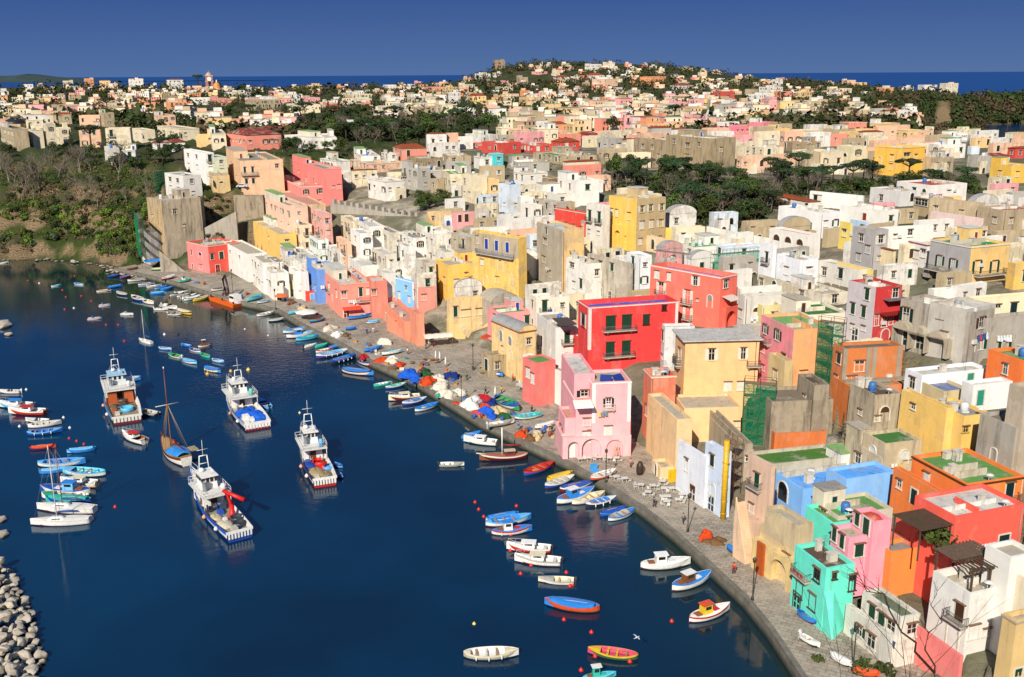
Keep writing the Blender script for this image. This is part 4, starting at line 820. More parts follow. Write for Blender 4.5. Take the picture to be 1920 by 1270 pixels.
house('yellow house sliver with a green window at the right edge', 1830, 830, 1000, 1800, 2010, 16, 'e6b858', 'R.45,.5,sg', roof='c', z=15, g=.3)
house('white terrace house with an orange tile roof by the grove', 830, 380, 480, 490, 850, 40, 'e9e6e0', 'L.12,.5,sk L.2,.5,sw', roof='w', z=23, g=.1)
house('low red tiled house at the edge of the grove', 480, 420, 470, 150, 560, 20, 'e4dccf', '', roof='t', z=22, g=.15)
house('white stepped house with red trim right of the grove', 1280, 310, 430, 1065, 1530, 24, 'e8e2da', 'R.5,.5,wn', roof='r', z=24, g=.15, top='b04a34')
house('grey flat house with blue stripe right of the grove', 1080, 350, 450, 890, 1200, 24, 'd6d2ce', 'L.4,.4,wr', roof='y', z=22, g=.25)
house('white house with a dark red door on the upper right slope', 960, 480, 620, 690, 1080, 26, 'eae6dc', 'L.6,.6,dr,1.3,1.8', roof='w', z=19, g=.15)
house('small glazed house above the tan block house', 1270, 400, 520, 1180, 1290, 20, 'b09a70', 'L.3,.75,vw L.7,.75,vw', roof='c', z=21, g=.3)
house('pink and white terrace house below the tan block house', 1600, 530, 640, 1290, 1640, 26, 'e4c8c0', 'L.3,.4,vw', roof='w', z=17.5, g=.2)
house('small yellow house with a roof plant above the crimson house', 880, 870, 990, 665, 910, 26, 'ecc864', 'L.3,.5,xn', roof='c', z=12.5, g=.15)
house('white and pink house above the crimson house', 800, 870, 1000, 540, 900, 24, 'd8d2c6', 'L.2,.5,wk L.6,.6,sk', roof='c', z=12.6, g=.3)
house('low house with a green lawn roof behind the green fence', 360, 960, 1060, 150, 380, 24, 'c9bfa4', '', roof='o', z=12, g=.5, top='4a7c2c')
house('cream house with broken terrace below the lawn roof', 560, 1030, 1110, 360, 740, 22, 'dcd2bc', 'L.4,.5,wk R.5,.5,wn', roof='c', z=11.5, g=.5)
# ================================================================== big yellow landmark houses further back
blk(1200, 80, 2.667)
house('golden yellow palazzo with big arched windows beyond the grove', 1300, 525, 670, 1178, 1428, 30, 'f0b83c', 'L.2,.45,ak,1.8,3.4 L.65,.62,wk,1.3,2 L.65,.3,wk,1.3,2 R.2,.7,vw,3,2 R.6,.65,wk', roof='w', g=.15, cor='e8cf90', dmax=30)
house('pale house with a tall arched window beyond the grove', 1050, 520, 650, 985, 1135, 22, 'd9cda8', 'L.6,.5,ax,1.8,4', roof='w', g=.3)
house('ochre house at the right edge beyond the cypress', 1850, 615, 705, 1755, 1960, 20, 'e8b83e', 'L.5,.5,wn R.3,.5,wn', roof='c', g=.25)
house('long ruined tan barracks with tall buttresses', 352, 480, 625, 130, 480, 30, 'a8926a', 'L.2,.8,wk L.5,.7,vw L.75,.75,wk L.5,.3,vw R.4,.6,wk', roof='c', g=.85, dmax=34)
house('ruined tan block joined to the left of the barracks', 125, 488, 630, -30, 140, 30, 'a18a64', 'L.3,.7,wg L.6,.7,wk L.8,.4,wk', roof='c', g=.9, dmax=34)
# ================================================================== houses of the upper town and the far ridges, one row each: x0 x1 top base colour roof
PC = {'w': 'e4dfd6', 'c': 'e2d3b2', 'y': 'e8c080', 'o': 'e8985a', 'k': 'eea0a4', 's': 'ec8c74', 'r': 'd03a2c', 't': 'b9a47e', 'g': 'b0aaa0', 'b': 'cfdae4', 'n': '9a8058', 'q': '2fd0d8', 'm': 'c8d0b0', 'p': 'e8b896', 'h': 'ee7c90', 'e': 'e8d8b4', 'z': '8c7c62'}
CN = {'w': 'white', 'c': 'cream', 'y': 'yellow', 'o': 'orange', 'k': 'pink', 's': 'salmon', 'r': 'red', 't': 'tan', 'g': 'grey', 'b': 'pale blue', 'n': 'brown', 'q': 'turquoise', 'm': 'pale green', 'p': 'peach', 'h': 'hot pink', 'e': 'pale yellow', 'z': 'dark tan'}
RN = {'c': 'flat', 'w': 'white flat', 'y': 'grey flat', 'g': 'green', 't': 'tiled', 'd': 'brown', 'T': 'red', 'D': 'domed', 'v': 'vaulted', 'G': 'green'}
FAR = {(0, 100, 3.): """0 155 425 540 t d;155 240 430 532 c c;240 310 395 528 c D;310 395 420 515 c d;395 560 415 545 p d;560 730 422 542 c d;730 870 432 508 c c;870 1120 425 500 c c;865 985 350 425 p d;555 640 335 415 t c;760 1040 505 556 w T;585 670 535 622 w w;670 760 545 602 w c;1055 1200 460 526 y c;1165 1270 455 542 c c;1275 1580 462 552 s T;1395 1600 425 472 r T;1600 1895 478 546 w w;0 135 290 328 t c;190 440 290 342 t d;500 560 265 302 t c;695 765 225 262 w c;815 900 287 337 o c;895 1050 275 332 o d;905 1010 242 276 n c;1040 1180 250 288 w c;1175 1295 255 296 s c;1090 1170 192 228 p c;1240 1410 220 252 w w;1375 1575 262 338 t c;1590 1700 230 282 w c;1600 1800 290 342 e w;1815 1920 280 322 s c;1500 1600 215 252 k c;1540 1640 234 268 y c;105 185 175 217 w c;325 410 155 178 c c;410 495 188 214 p t;445 525 142 182 o c;545 620 155 192 y t;590 660 170 207 p c;685 805 152 212 w c;735 805 143 182 c c;805 880 175 207 w c;895 1030 150 202 w T;1620 1700 185 210 y c;1720 1820 180 210 y c;0 60 335 378 y c;60 135 335 358 r t;160 190 335 362 o c;400 560 350 412 p c;105 240 375 425 c c;760 860 330 372 w c;1075 1180 378 422 t c;560 690 270 300 p c;240 400 345 400 t t;10 110 345 392 t c;1700 1800 250 285 k c;760 830 255 280 o t;860 960 385 415 p c;440 545 320 350 r c;1190 1270 378 410 t c""",
 (600, 80, 3.): """25 115 345 382 r c;0 45 335 368 c c;180 290 290 338 e c;230 300 335 382 s c;110 232 342 372 w c;340 480 310 358 w c;325 405 360 424 c c;405 470 342 424 g c;490 660 308 362 c w;490 650 362 432 t c;650 770 350 428 c c;770 875 370 432 w c;720 790 280 352 w c;655 720 285 332 t c;680 775 250 282 y c;590 680 250 278 s c;630 740 228 257 p c;780 870 235 278 c c;830 935 300 348 y t;935 990 325 362 y c;1120 1240 308 352 y c;1340 1400 318 357 o c;985 1085 250 282 c c;935 990 213 247 n c;1485 1590 325 367 k c;1700 1860 340 377 e c;150 285 462 502 w c;290 370 485 528 w c;0 95 535 608 w c;1490 1570 125 158 w c;1310 1410 195 222 w t;1490 1600 185 217 w t;1530 1675 205 248 p c;1800 1920 200 242 o c;1690 1770 185 207 w c;870 960 175 207 w c;970 1020 170 197 w c;1190 1280 163 182 k c;1105 1170 195 237 t c;1565 1640 255 282 s c;1340 1400 265 302 w t;435 530 235 262 w c;530 570 220 242 k c;360 430 238 267 w c;1080 1240 385 438 t c;1240 1505 370 442 y d;1235 1290 405 448 s c;1290 1400 405 462 g c;1425 1640 405 467 t c;1650 1780 400 447 w c;1690 1760 420 502 k c;1780 1920 445 512 o c;1870 1930 398 447 s c;1000 1160 450 486 t d;990 1085 480 548 e c;1050 1180 490 552 p c;1130 1200 505 572 o c;1190 1340 485 582 c c;815 990 520 577 w g;850 990 575 602 r c;910 1130 565 628 r c;1125 1340 580 624 r c;1300 1460 560 612 r t;1270 1390 460 512 o t;1390 1490 460 522 y c;1445 1560 515 577 r T;1560 1700 540 634 g w;950 1030 625 702 q c;865 980 645 712 w G;410 600 600 654 s t;345 440 625 664 w w;190 340 640 684 w w;170 480 680 732 p c;0 168 665 740 w G;490 690 655 724 n d;690 850 640 694 t c;270 470 780 892 w y;460 620 710 835 g w;680 850 740 862 e g;800 940 750 902 c c;932 1006 770 882 y c;1005 1130 800 962 b c;1110 1200 870 982 w G;1090 1280 735 800 w g;1250 1340 760 850 n c;1200 1540 640 684 t G;1060 1290 680 730 g c;1340 1560 640 690 t c;560 700 720 790 g c;620 700 770 850 t c""",
 (1200, 80, 2.667): """0 55 295 338 c c;0 40 335 373 w c;50 210 330 368 c c;55 130 355 393 o c;0 125 395 454 o d;130 240 298 333 k c;150 320 268 304 w c;240 320 285 343 k c;360 440 305 348 p t;365 475 245 293 r c;220 330 360 404 k c;320 510 353 394 w c;230 300 405 448 p c;290 455 400 454 p d;385 545 420 480 h c;545 690 400 480 h c;620 690 297 343 k v;510 655 345 394 y c;530 610 315 348 y c;640 750 430 500 y c;750 915 440 504 e c;690 780 400 438 k c;660 780 350 398 g c;740 830 318 358 e c;820 920 290 328 w c;810 940 365 413 t c;940 1030 352 380 g y;910 1060 435 505 t g;1000 1135 400 480 s c;1150 1300 405 480 y c;1280 1410 438 494 y c;1100 1200 370 408 y c;980 1110 365 413 k c;1300 1355 388 434 w c;1540 1665 435 464 c c;1430 1610 472 514 b c;1430 1630 510 580 w c;1655 1765 460 514 w r;905 1020 545 660 c c;780 905 550 655 t g;560 720 525 574 c c;720 905 500 544 n d;470 560 520 594 c c;355 470 495 604 t c;1390 1570 580 664 t c;1640 1760 570 654 g c;1680 1850 572 602 c T;1840 1930 530 579 r t;605 715 185 218 w c;595 715 222 264 w c;150 270 215 254 w T;280 360 205 233 c c;1010 1080 188 228 p c;1060 1135 200 228 y c;935 1060 230 268 c c;670 760 245 293 s c;530 650 260 304 w c;780 860 245 293 y c;0 130 170 213 o c;1180 1270 225 264 o c;1310 1370 220 258 w c;1390 1500 212 248 w c;1500 1600 204 243 c c;1100 1160 245 268 w c;430 500 190 218 t c;1560 1640 455 490 w c;1770 1920 480 510 w G;1640 1700 520 560 b c"""}
LANDM = [(395, 165, 'the red bell tower'), (935, 125, 'the hilltop ruin'), (60, 265, 'the domed convent'), (830, 220, 'the arched palace'), (1280, 290, 'the ruined barracks'), (1690, 300, 'the golden yellow palazzo'), (1050, 285, 'the red striped terraces'), (1470, 240, 'the hot pink houses'), (1780, 175, 'the green headland'), (560, 250, 'the red roofed villa'), (640, 340, 'the salmon pink house'), (330, 215, 'the orange villa'), (1200, 160, 'the long hill'), (600, 175, 'the far left ridge')]
AUTO = []; CUT = set()
def auto_label(o, desc, px, py):
    d, nm, lx, ly = min((math.hypot(px - x, (py - y)*2), n_, x, y) for x, y, n_ in LANDM)
    dx, dy = px - lx, (py - ly)*2
    side = 'at' if d < 18 else ('right of' if dx > abs(dy) else 'left of' if -dx > abs(dy) else 'below' if dy > 0 else 'above')
    AUTO.append((o, '%s %s %s' % (desc, side, nm), px)); CUT.add(o)
for (ox, oy, s_), txt in FAR.items():
    blk(ox, oy, s_)
    for i, t in enumerate(txt.split(';')):
        x0, x1, yt, yb, c, r = t.split(); x0, x1, yt, yb = float(x0), float(x1), float(yt), float(yb)
        q = rnd(ox, i); wd = x1 - x0; a = q.choice([14, 18, 22, 28, 34]); xc = x0 + wd*(.12 + .012*a*q.uniform(.6, 1.2))
        near = U(0, yb)[1] > 235
        hh = house('h%d_%d' % (ox, i), xc, yt, yb, x0, x1, a, PC[c], 'auto', roof=r, g=q.choice([.1, .25, .4, .6]) if c not in 'tnz' else .75, dmax=40, style='' if near else 'n', par=.5 if near else .3, cor=('d8cdb8' if q.random() < .3 else None), ms=.95, base=6)
        big = 'long ' if wd/s_ > 55 else 'small ' if wd/s_ < 28 else ''
        auto_label(hh.root, '%s%s house with a %s roof' % (big, CN[c], RN.get(r, 'flat')), U((x0+x1)/2, 0)[0], U(0, yt)[1])
# bell tower and dome, hilltop ruin
blk(0, 100, 3)
b = march(*U(1182, 222)); tw = empty('bell_tower', b, 'red and white clock bell tower on the left ridge', 'tower')
top = H + ray(*U(1182, 128))[2]*b.y/ray(*U(1182, 128))[1] - b.z; ww = 40/3/1867*b.y*1.05
m = MB(); z = 0
for k, f in enumerate((1, .94, .88)): m.box(-ww/2*f, ww/2*f, -ww/2*f, ww/2*f, z + .01*k, top*(k+1)/3); m.box(-ww/2*f-.5, ww/2*f+.5, -ww/2*f-.5, ww/2*f+.5, top*(k+1)/3+.01, top*(k+1)/3+.9, 1); z = top*(k+1)/3
m.build('tower_shaft', [wallm('b06a58', .3), paint('cdb8a4')], tw, (0,0,0), .3)
m = MB(); m.lathe([(ww*.42, 0), (ww*.40, 1.5), (ww*.25, 3.2), (.3, 4.4), (.15, 7)], 10, (0, 0, top + .9)); m.build('spire', paint('b09a84'), tw)
m = MB(); m.poly([(math.cos(t)*ww*.28, math.sin(t)*ww*.28) for t in [R(30*i) for i in range(12)]], -.3, 0); m.build('clock_face', paint('ece6da'), tw, (ww*.5*math.sin(.3), -ww*.5*math.cos(.3), top*.82), .3)
for k in (.18, .5):
    m = MB(); m.poly(arc(ww*.3, ww*.62), -.25, 0); m.build('arch_window', glass(), tw, (ww*.5*math.sin(.3), -ww*.5*math.cos(.3), top*k), .3)
b = march(*U(1222, 215)); dm = empty('church', b, 'orange domed church beside the red bell tower', 'church'); r_ = 19/3/1867*b.y
m = MB(); m.box(-r_*1.3, r_*1.3, -r_*1.2, r_*1.2, -5, r_*.9); m.build('wall', wallm('d9a06a', .3), dm)
m = MB(); m.lathe([(r_, 0), (r_, r_*.5)] + [(r_*math.cos(t), r_*.5 + r_*1.15*math.sin(t)) for t in [R(10*i) for i in range(10)]], 20, (0, 0, r_*.9)); m.build('dome', paint('d08a44'), dm)
m = MB(); m.lathe([(r_*.2, 0), (r_*.2, r_*.5), (0, r_*.8)], 8, (0, 0, r_*2.5)); m.build('lantern', paint('e8d8c0'), dm)
blk(600, 80, 3)
house('square ruined stone keep on the hilltop', 985, 98, 142, 975, 1040, 12, '9a7a50', 'R.3,.5,xk R.7,.6,xk', roof='c', g=.8, style='n', dmax=60, cat='ruin', name='ruin')
blk(0, 100, 3)
b = march(*U(60, 428)); q = Vector(b); d_ = empty('domed_roof_building', q + Vector((0, 6, 0)), 'tan convent hall with a low black dome at the left edge', 'convent'); r_ = 57/3/1867*b.y
m = MB(); m.box(-r_, r_, -r_, r_, -4, 3); m.build('wall', wallm('c4ae84', .5), d_)
m = MB(); m.lathe([(r_*math.cos(t), r_*.55*math.sin(t)) for t in [R(9*i) for i in range(11)]], 20, (0, 0, 3.005)); m.build('dome', paint('26221f'), d_)
# ================================================================== smaller neighbours between the houses above: real houses on the free ground of the slope
GROVES = [[(600,360),(800,370),(800,450),(600,445)], [(1100,325),(1450,325),(1840,325),(1850,370),(1450,440),(1262,420),(1130,355)], [(530,230),(930,225),(940,265),(760,285),(540,300)], [(0,275),(300,285),(290,500),(0,500)], [(340,198),(705,198),(690,234),(350,224)], [(330,360),(500,360),(480,470),(300,520)], [(740,380),(850,370),(850,405),(740,405)]]
def inpoly(x, y, pg):
    c = False; j = len(pg) - 1
    for i in range(len(pg)):
        if (pg[i][1] > y) != (pg[j][1] > y) and x < (pg[j][0]-pg[i][0])*(y-pg[i][1])/(pg[j][1]-pg[i][1]) + pg[i][0]: c = not c
        j = i
    return c
q = random.Random(2024); NF = 0
def fp_hit(x, y, r):
    for h in HOUSES:
        dx, dy = x - h.b.x, y - h.b.y
        if abs(dx) > 60 or abs(dy) > 60: continue
        ca, sa = math.cos(h.a), math.sin(h.a); u = dx*ca + dy*sa; v = -dx*sa + dy*ca
        if -r < u < h.wR + r and -r < v < h.wL + r: return True
    return False
big = [h for h in HOUSES]
for row in range(64):
    yb = 186 + row*row*.11 + row*3.0
    st_ = 33 if yb > 300 else 21
    for k in range(int(1980/st_)):
        xb = -10 + k*st_ + q.uniform(-9, 9); yy = yb + q.uniform(-4, 4)
        if yy > 720 or (yy < 235 and q.random() < .25) or any(inpoly(xb, yy, g) for g in GROVES): continue
        p = march(xb, yy); s, t = sdist(np.array([p.x]), np.array([p.y])); s = float(s[0]); t = float(t[0])
        wq = float(np.interp(t, np.arange(len(QW)), QW))
        if p.z < 2 or (p.y > 620 and p.x / p.y > .43) or s < wq + 9 or t > NQ - 2.2: continue
        W_, D_ = q.uniform(6.5, 11), q.uniform(6, 10)
        if p.y > 330: W_ *= 1.2; D_ *= 1.2
        if p.y > 500 and (math.sin(p.x*.021 + 1)*math.cos(p.y*.017) > .62 or p.y > 1800): continue
        if fp_hit(p.x, p.y + D_*.4, W_*(.42 if p.y < 420 else .28)): continue
        hgt = q.uniform(3.6, 5.6) if p.y < 330 else q.uniform(4, 7.5)
        # keep the big houses behind free: do not rise in front of their faces
        px0 = proj((p.x - W_/2, p.y, p.z))[0]; px1 = proj((p.x + W_/2, p.y, p.z))[0]; pt = proj((p.x, p.y, p.z + hgt))[1]; bad = 0
        for h in (big if p.y < 420 or q.random() < .6 else []):
            if h.dist > p.y and h.bb[0] < px1 and h.bb[2] > px0:
                fx = proj((h.b.x, h.b.y, h.b.z))[1]; vis = h.bb[1] + (h.bb[3] - h.bb[1])*(.62 if p.y < 400 else .85)
                if pt < vis and yy > h.bb[1]: bad = 1; break
        if bad: continue
        c = q.choice('wwwwcccgtpkeyb' if p.y < 330 else 'wwccccctttpppyskge'); r = q.choice('wccyygDv' if p.y < 330 else 'cwycctcD')
        a = q.choice([16, 20, 24, 28]); x, y_ = proj((p.x - W_*.35, p.y - D_*.3, p.z))[:2]; yt = proj((p.x - W_*.35, p.y - D_*.3, p.z + hgt))[1]
        e = proj((p.x - W_*.35 + W_*math.cos(R(a)), p.y - D_*.3 + W_*math.sin(R(a)), p.z + hgt))[0]
        hh = house('fill%d' % NF, x, yt, y_, x - 3 - (x - 960 > 0)*4, e, a, PC[c], 'auto', roof=r, z=p.z, d=D_, g=q.choice([.2, .35, .5, .7]), raw=True, base=7, ms=.85, par=.45)
        # depth of the side wall is given, not read
        auto_label(hh.root, 'plain %s house with a %s roof' % (CN[c], RN[r]), x, yt); NF += 1
print('fill houses', NF)

# the crowd of houses on the far plateau and hill, past the three hundred that are things of their own: one mass
MASS = MB(); MMAT = []
def mmi(mt):
    if mt not in MMAT: MMAT.append(mt)
    return MMAT.index(mt)
q = random.Random(909); nm_ = 0; tr_ = 0
while nm_ < 480 and tr_ < 6000:
    tr_ += 1; x, y = q.uniform(-10, 1930), 122 + 130*q.random()**.9; p = march(x, y)
    if p.y < 470 or p.y > 2450 or (p.y > 620 and p.x / p.y > .43 and q.random() < .93) or p.z < 8 or any(inpoly(x, y, g) for g in GROVES) or (x > 1560 and y < 232 and q.random() < .85): continue
    cl_ = math.sin(p.x*.013 + 2)*math.cos(p.y*.009 + 1) + .5*math.sin(p.x*.037 + p.y*.021)
    if cl_ < -.45: continue
    W_, D_, h_ = q.uniform(8, 15), q.uniform(7, 11), q.uniform(4, 8)
    if fp_hit(p.x, p.y, W_*.35) or abs(tz(p.x, p.y + 18) - tz(p.x, p.y - 18)) > 9: continue
    a = R(q.choice([-8, 8, 16, 24, 32])); ca, sa = math.cos(a), math.sin(a); c = q.choice('wwwccccttpppyskeog'); w1 = mmi(wallm(PC[c], .3)); w2 = mmi(roofm(q.choice(['b3a894', 'c9c6bd', '8e8b86', 'b3a894', 'a4412f', 'c98d7c']))); gl = mmi(glass())
    hs_ = Hs(); hs_.b = p; hs_.a = a; hs_.wR = W_; hs_.wL = D_; hs_.h = h_; hs_.dist = p.y; hs_.bb = (0, 0, 0, 0); hs_.label = ''; hs_.root = None; HOUSES.append(hs_); o = (p.x, p.y, p.z)
    MASS.box(0, W_, 0, D_, -6, h_, w1, a, o); MASS.box(-.15, W_+.15, -.15, D_+.15, h_+.005, h_+.25, w2, a, o)
    if q.random() < .7: u = q.uniform(0, .5)*W_; v = q.uniform(.2, .5)*D_; MASS.box(u, u + W_*.45, v, v + D_*.45, h_+.255, h_+q.uniform(2, 3.2), mmi(wallm(PC[q.choice('wwccpt')], .3)), a, o)
    if q.random() < .5: u = q.uniform(.1, .5)*W_; MASS.box(u, u + W_*.5, -q.uniform(2, 4), -.005, -6, h_*.55, mmi(wallm(PC[q.choice('wwccpt')], .3)), a, o)
    for fl in range(2 if h_ > 6 else 1):
        for k in range(int(W_/2.8)):
            if q.random() < .25: continue
            u = (k + .5)*2.8 + q.uniform(-.3, .3); z0_ = fl*3.1 + 1.2; MASS.box(u - .5, u + .5, -.06, -.004, z0_, z0_ + 1.6, gl, a, o)
    nm_ += 1
print('mass houses', nm_)
# ------------------------------------------------------------------ island ground
for h in HOUSES:                                   # every house stands on its own levelled terrace
    if h.b.y > 480: continue
    ca, sa = math.cos(h.a), math.sin(h.a); dx, dy = GX - h.b.x, GY - h.b.y; u = dx * ca + dy * sa; v = -dx * sa + dy * ca
    mk = (u > -2.6) & (u < h.wR + 2.6) & (v > -2.6) & (v < h.wL + 1.2)
    GZ = np.where(mk, np.minimum(GZ, np.maximum(h.b.z - .05, 1.3)), GZ)
sG, tG = sdist(GX, GY)
cl = sst(NQ - 1, NQ, tG) * (GZ > .3) * (GY < 520)
GZ = GZ + cl * (wob(GX * 3.1, GY * 2.7) * .8 + .5 * wob(GX * 7, GY * 6))
nr, nc = GX.shape
idx = np.arange(nr * nc).reshape(nr, nc)
faces = np.stack([idx[:-1, :-1], idx[:-1, 1:], idx[1:, 1:], idx[1:, :-1]], -1).reshape(-1, 4)
zf = GZ.ravel()[faces].max(1); faces = faces[zf > -4.5]
me = bpy.data.meshes.new('ground'); me.from_pydata(np.stack([GX, GY, GZ], -1).reshape(-1, 3).tolist(), [], faces.tolist())
me.polygons.foreach_set('use_smooth', [True] * len(me.polygons))
tw = sst(135, 95, sG) * sst(.2, 2., sG) * sst(NQ - 1.6, NQ - 2.6, tG); dd_ = np.hypot(GX, GY)
tw = np.maximum(tw, .75 * sst(230, 300, GY) * sst(900, 500, GY) * (tG < NQ - 2) * (sG > 60))
at_ = me.attributes.new('town', 'FLOAT', 'POINT'); at_.data.foreach_set('value', tw.ravel().astype(np.float32))
rk = np.where(GY < 560, 1., .25); rk = np.maximum(rk, 2.2 * np.exp(-((GX / GY - .424) / .0085) ** 2 - ((GY - 1300) / 320) ** 4)); at_ = me.attributes.new('rocky', 'FLOAT', 'POINT'); at_.data.foreach_set('value', rk.ravel().astype(np.float32))
n = NT('island_ground'); p = n.pos()
soil = n.mix(n.ramp(n.noise(p, .12, 8, .65), .35, .65), (.10, .075, .045), (.035, .045, .018))
gr = n.mix(n.ramp(n.noise(p, .5, 6, .7), .3, .7), (.018, .036, .009), (.05, .065, .016))
veg = n.mix(n.ramp(n.noise(p, .05, 6, .6), .42, .56), soil, gr)
ta = n.n('ShaderNodeAttribute'); ta.attribute_name = 'town'; pav = n.mix(n.ramp(n.noise(p, .22, 8, .7), .35, .65), (.44, .38, .30), (.27, .225, .165)); tmk = n.n('ShaderNodeMath', operation='MULTIPLY'); n.l(ta.outputs['Fac'], tmk.inputs[0]); n.l(n.ramp(n.noise(p, .06, 6, .65), .38, .48, 1., .35), tmk.inputs[1]); veg = n.mix(tmk.outputs[0], veg, pav)
geo = n.n('ShaderNodeNewGeometry'); sep = n.n('ShaderNodeSeparateXYZ'); n.l(geo.outputs['Normal'], sep.inputs[0])
sp2 = n.n('ShaderNodeSeparateXYZ'); n.l(p, sp2.inputs[0]); st0 = n.n('ShaderNodeMath', operation='MULTIPLY'); n.l(n.ramp(sep.outputs['Z'], .62, .80, 1, 0), st0.inputs[0]); rk_ = n.n('ShaderNodeAttribute'); rk_.attribute_name = 'rocky'; n.l(rk_.outputs['Fac'], st0.inputs[1]); st1 = n.n('ShaderNodeMath', operation='SUBTRACT'); n.l(rk_.outputs['Fac'], st1.inputs[0]); st1.inputs[1].default_value = 1.15; st1.use_clamp = True; st2 = n.n('ShaderNodeMath', operation='ADD'); st2.use_clamp = True; n.l(st0.outputs[0], st2.inputs[0]); n.l(st1.outputs[0], st2.inputs[1]); stp = st2.outputs[0]
w1 = n.n('ShaderNodeTexWave'); w1.bands_direction = 'Z'; w1.inputs['Scale'].default_value = .5; w1.inputs['Distortion'].default_value = 18; w1.inputs['Detail'].default_value = 5; n.l(p, w1.inputs['Vector'])
rock = n.mix(w1.outputs['Fac'], (.085, .065, .042), (.25, .175, .095))
n.col(n.mix(stp, veg, rock)); n.rough(.95, .1); n.bump(n.noise(p, .8, 8, .7), .8, .5)
me.materials.append(n.mat); tag(link('ground', me), None, None, None, 'structure')
# ================================================================== boats
BC = {'w': 'e6e4de', 'W': 'f0efea', 'b': '2f86d8', 'B': '1c4fa8', 'n': '172a52', 'l': '6fb8e6', 't': '35b5a4', 'g': '2f9a62', 'r': 'c23024', 'R': '6a1c1e', 'o': 'd8552a', 'y': 'e2bc2c', 'c': 'e2d6b4', 'k': 'd44a6a', 'd': '2c2c2c', 'e': '8f9a92', 'm': '7a4a26', 's': 'b5b0a6', 'a': '5fc8e0', 'G': '3c6a48'}
BN = {'w': 'white', 'W': 'white', 'b': 'blue', 'B': 'dark blue', 'n': 'navy', 'l': 'light blue', 't': 'teal', 'g': 'green', 'r': 'red', 'R': 'burgundy', 'o': 'orange red', 'y': 'yellow', 'c': 'cream', 'k': 'pink', 'd': 'black', 'e': 'grey', 'm': 'brown', 's': 'pale grey', 'a': 'aqua', 'G': 'dark green'}
def hullf(L, B, hgt, bow=.28, stern=.10, transom=0., N=16, K=7, draft=.28):
    """stations from stern (x=-L/2) to bow; returns outer rings (keel to sheer, port and starboard) and sheer line"""
    rings = []
    for i in range(N + 1):
        t = i / N
        if transom: f = (1 - max(0, (t - .35) / .65) ** 2.2) ** .8 * (transom + (1 - transom) * math.sin(min(t / .4, 1) * math.pi / 2))
        else: f = max(0, 1 - abs(2*t - 1) ** 2.3) ** .75
        b = max(B/2 * f, .012); z = hgt * (1 + bow * max(0, (t - .4)/.6) ** 2 * 2 + stern * max(0, (.4 - t)/.4) ** 2 * 2)
        kz = -draft * (1 - .9 * max(0, (t - .75)/.25) ** 2); rake = .06 * L * max(0, (t-.8)/.2)
        half = []
        for k in range(K + 1):
            q = k / K; y = b * math.sin(q * math.pi/2) ** .75; zz = kz + (z - kz) * (1 - math.cos(q * math.pi/2)) ** .9 if q else kz
            half.append((-L/2 + L*t + rake * (zz/hgt if zz > 0 else 0), y, zz))
        rings.append([(x, -y, zz) for x, y, zz in reversed(half)] + half[1:])
    return rings
def hull_mesh(L, B, hgt, hc, sc_, bc, ic, name='hull', floor=None, **kw):
    rg = hullf(L, B, hgt, **kw); K = (len(rg[0]) - 1)//2; m = MB(); n = 2*K
    mm = []
    for j in range(n):
        q = min(j, n-1-j); mm.append(1 if q == 0 else 0 if q < (K - 4 if K < 9 else K - 6) else 2)
    m.loft(rg, mm)
    m.face(tuple(range(n + 1)), 0)                       # stern
    fl = floor if floor is not None else hgt*.25; inn = []
    for r in rg:
        s, p = r[0], r[-1]; w_ = max(abs(s[1]) - .07, .004); z = s[2]
        inn.append([(s[0], -max(abs(s[1]) - .0, .004), z + .015), (s[0], -w_, z + .015), (s[0], -w_*.82, fl), (s[0], w_*.82, fl), (s[0], w_, z + .015), (s[0], max(abs(s[1]), .004), z + .015)])
    m.loft(inn, [3, 4, 4, 4, 3], sm=False)
    return m.mesh(name, [paint(hc), paint(sc_), paint(bc), paint(sc_), paint(ic)]), rg
def sheer_at(rg, t):
    x = t*(len(rg)-1); i = min(int(x), len(rg)-2); f = x - i; a, b = rg[i][-1], rg[i+1][-1]
    return [a[k]*(1-f) + b[k]*f for k in range(3)]
def deckpart(rg, t0, t1, mat, name, root, dz=-.03, bulge=.06, ins=.05, n=8, edge=False):
    m = MB(); r = []
    for i in range(n + 1):
        x, y, z = sheer_at(rg, t0 + (t1-t0)*i/n); y = max(y - ins, .003)
        r.append([(x, y*c, z + dz + bulge*(1 - c*c)) for c in (-1, -.6, -.2, .2, .6, 1)])
    if edge: r = [[(x, y, z - .12) for x, y, z in r[0]]] + r + [[(x, y, z - .12) for x, y, z in r[-1]]]
    m.loft(r); return m.build(name, mat, root)
def thwart(rg, t, c, root, w=.12):
    x, y, z = sheer_at(rg, t); m = MB(); m.box(x-w, x+w, -y+.05, y-.05, z-.16, z-.10); m.build('thwart', c, root)
def cabin(root, x0, x1, w, z0, h, c, roofc, win=True, taper=.08):
    m = MB(); m.box(x0, x1, -w/2, w/2, z0, z0+h, 0, 0, (0,0,0), taper); o = m.build('cabin', paint(c), root)
    m = MB(); m.box(x0-.12, x1+.18, -w/2-.06, w/2+.06, z0+h+.004, z0+h+.08); m.build('cabin_roof', paint(roofc), o)
    if win:
        for s in (-1, 1):
            m = MB(); y = s*(w/2 - taper*.45); m.box(x0 + (x1-x0)*.2, x1 - (x1-x0)*.2, min(y, y + s*.04), max(y, y + s*.04), z0+h*.52, z0+h*.86); m.build('window', glass(), o)
        m = MB(); m.box(x1-taper*.5-.02, x1-taper*.5+.05, -w*.36, w*.36, z0+h*.5, z0+h*.86); m.build('window', glass(), o)
    return o
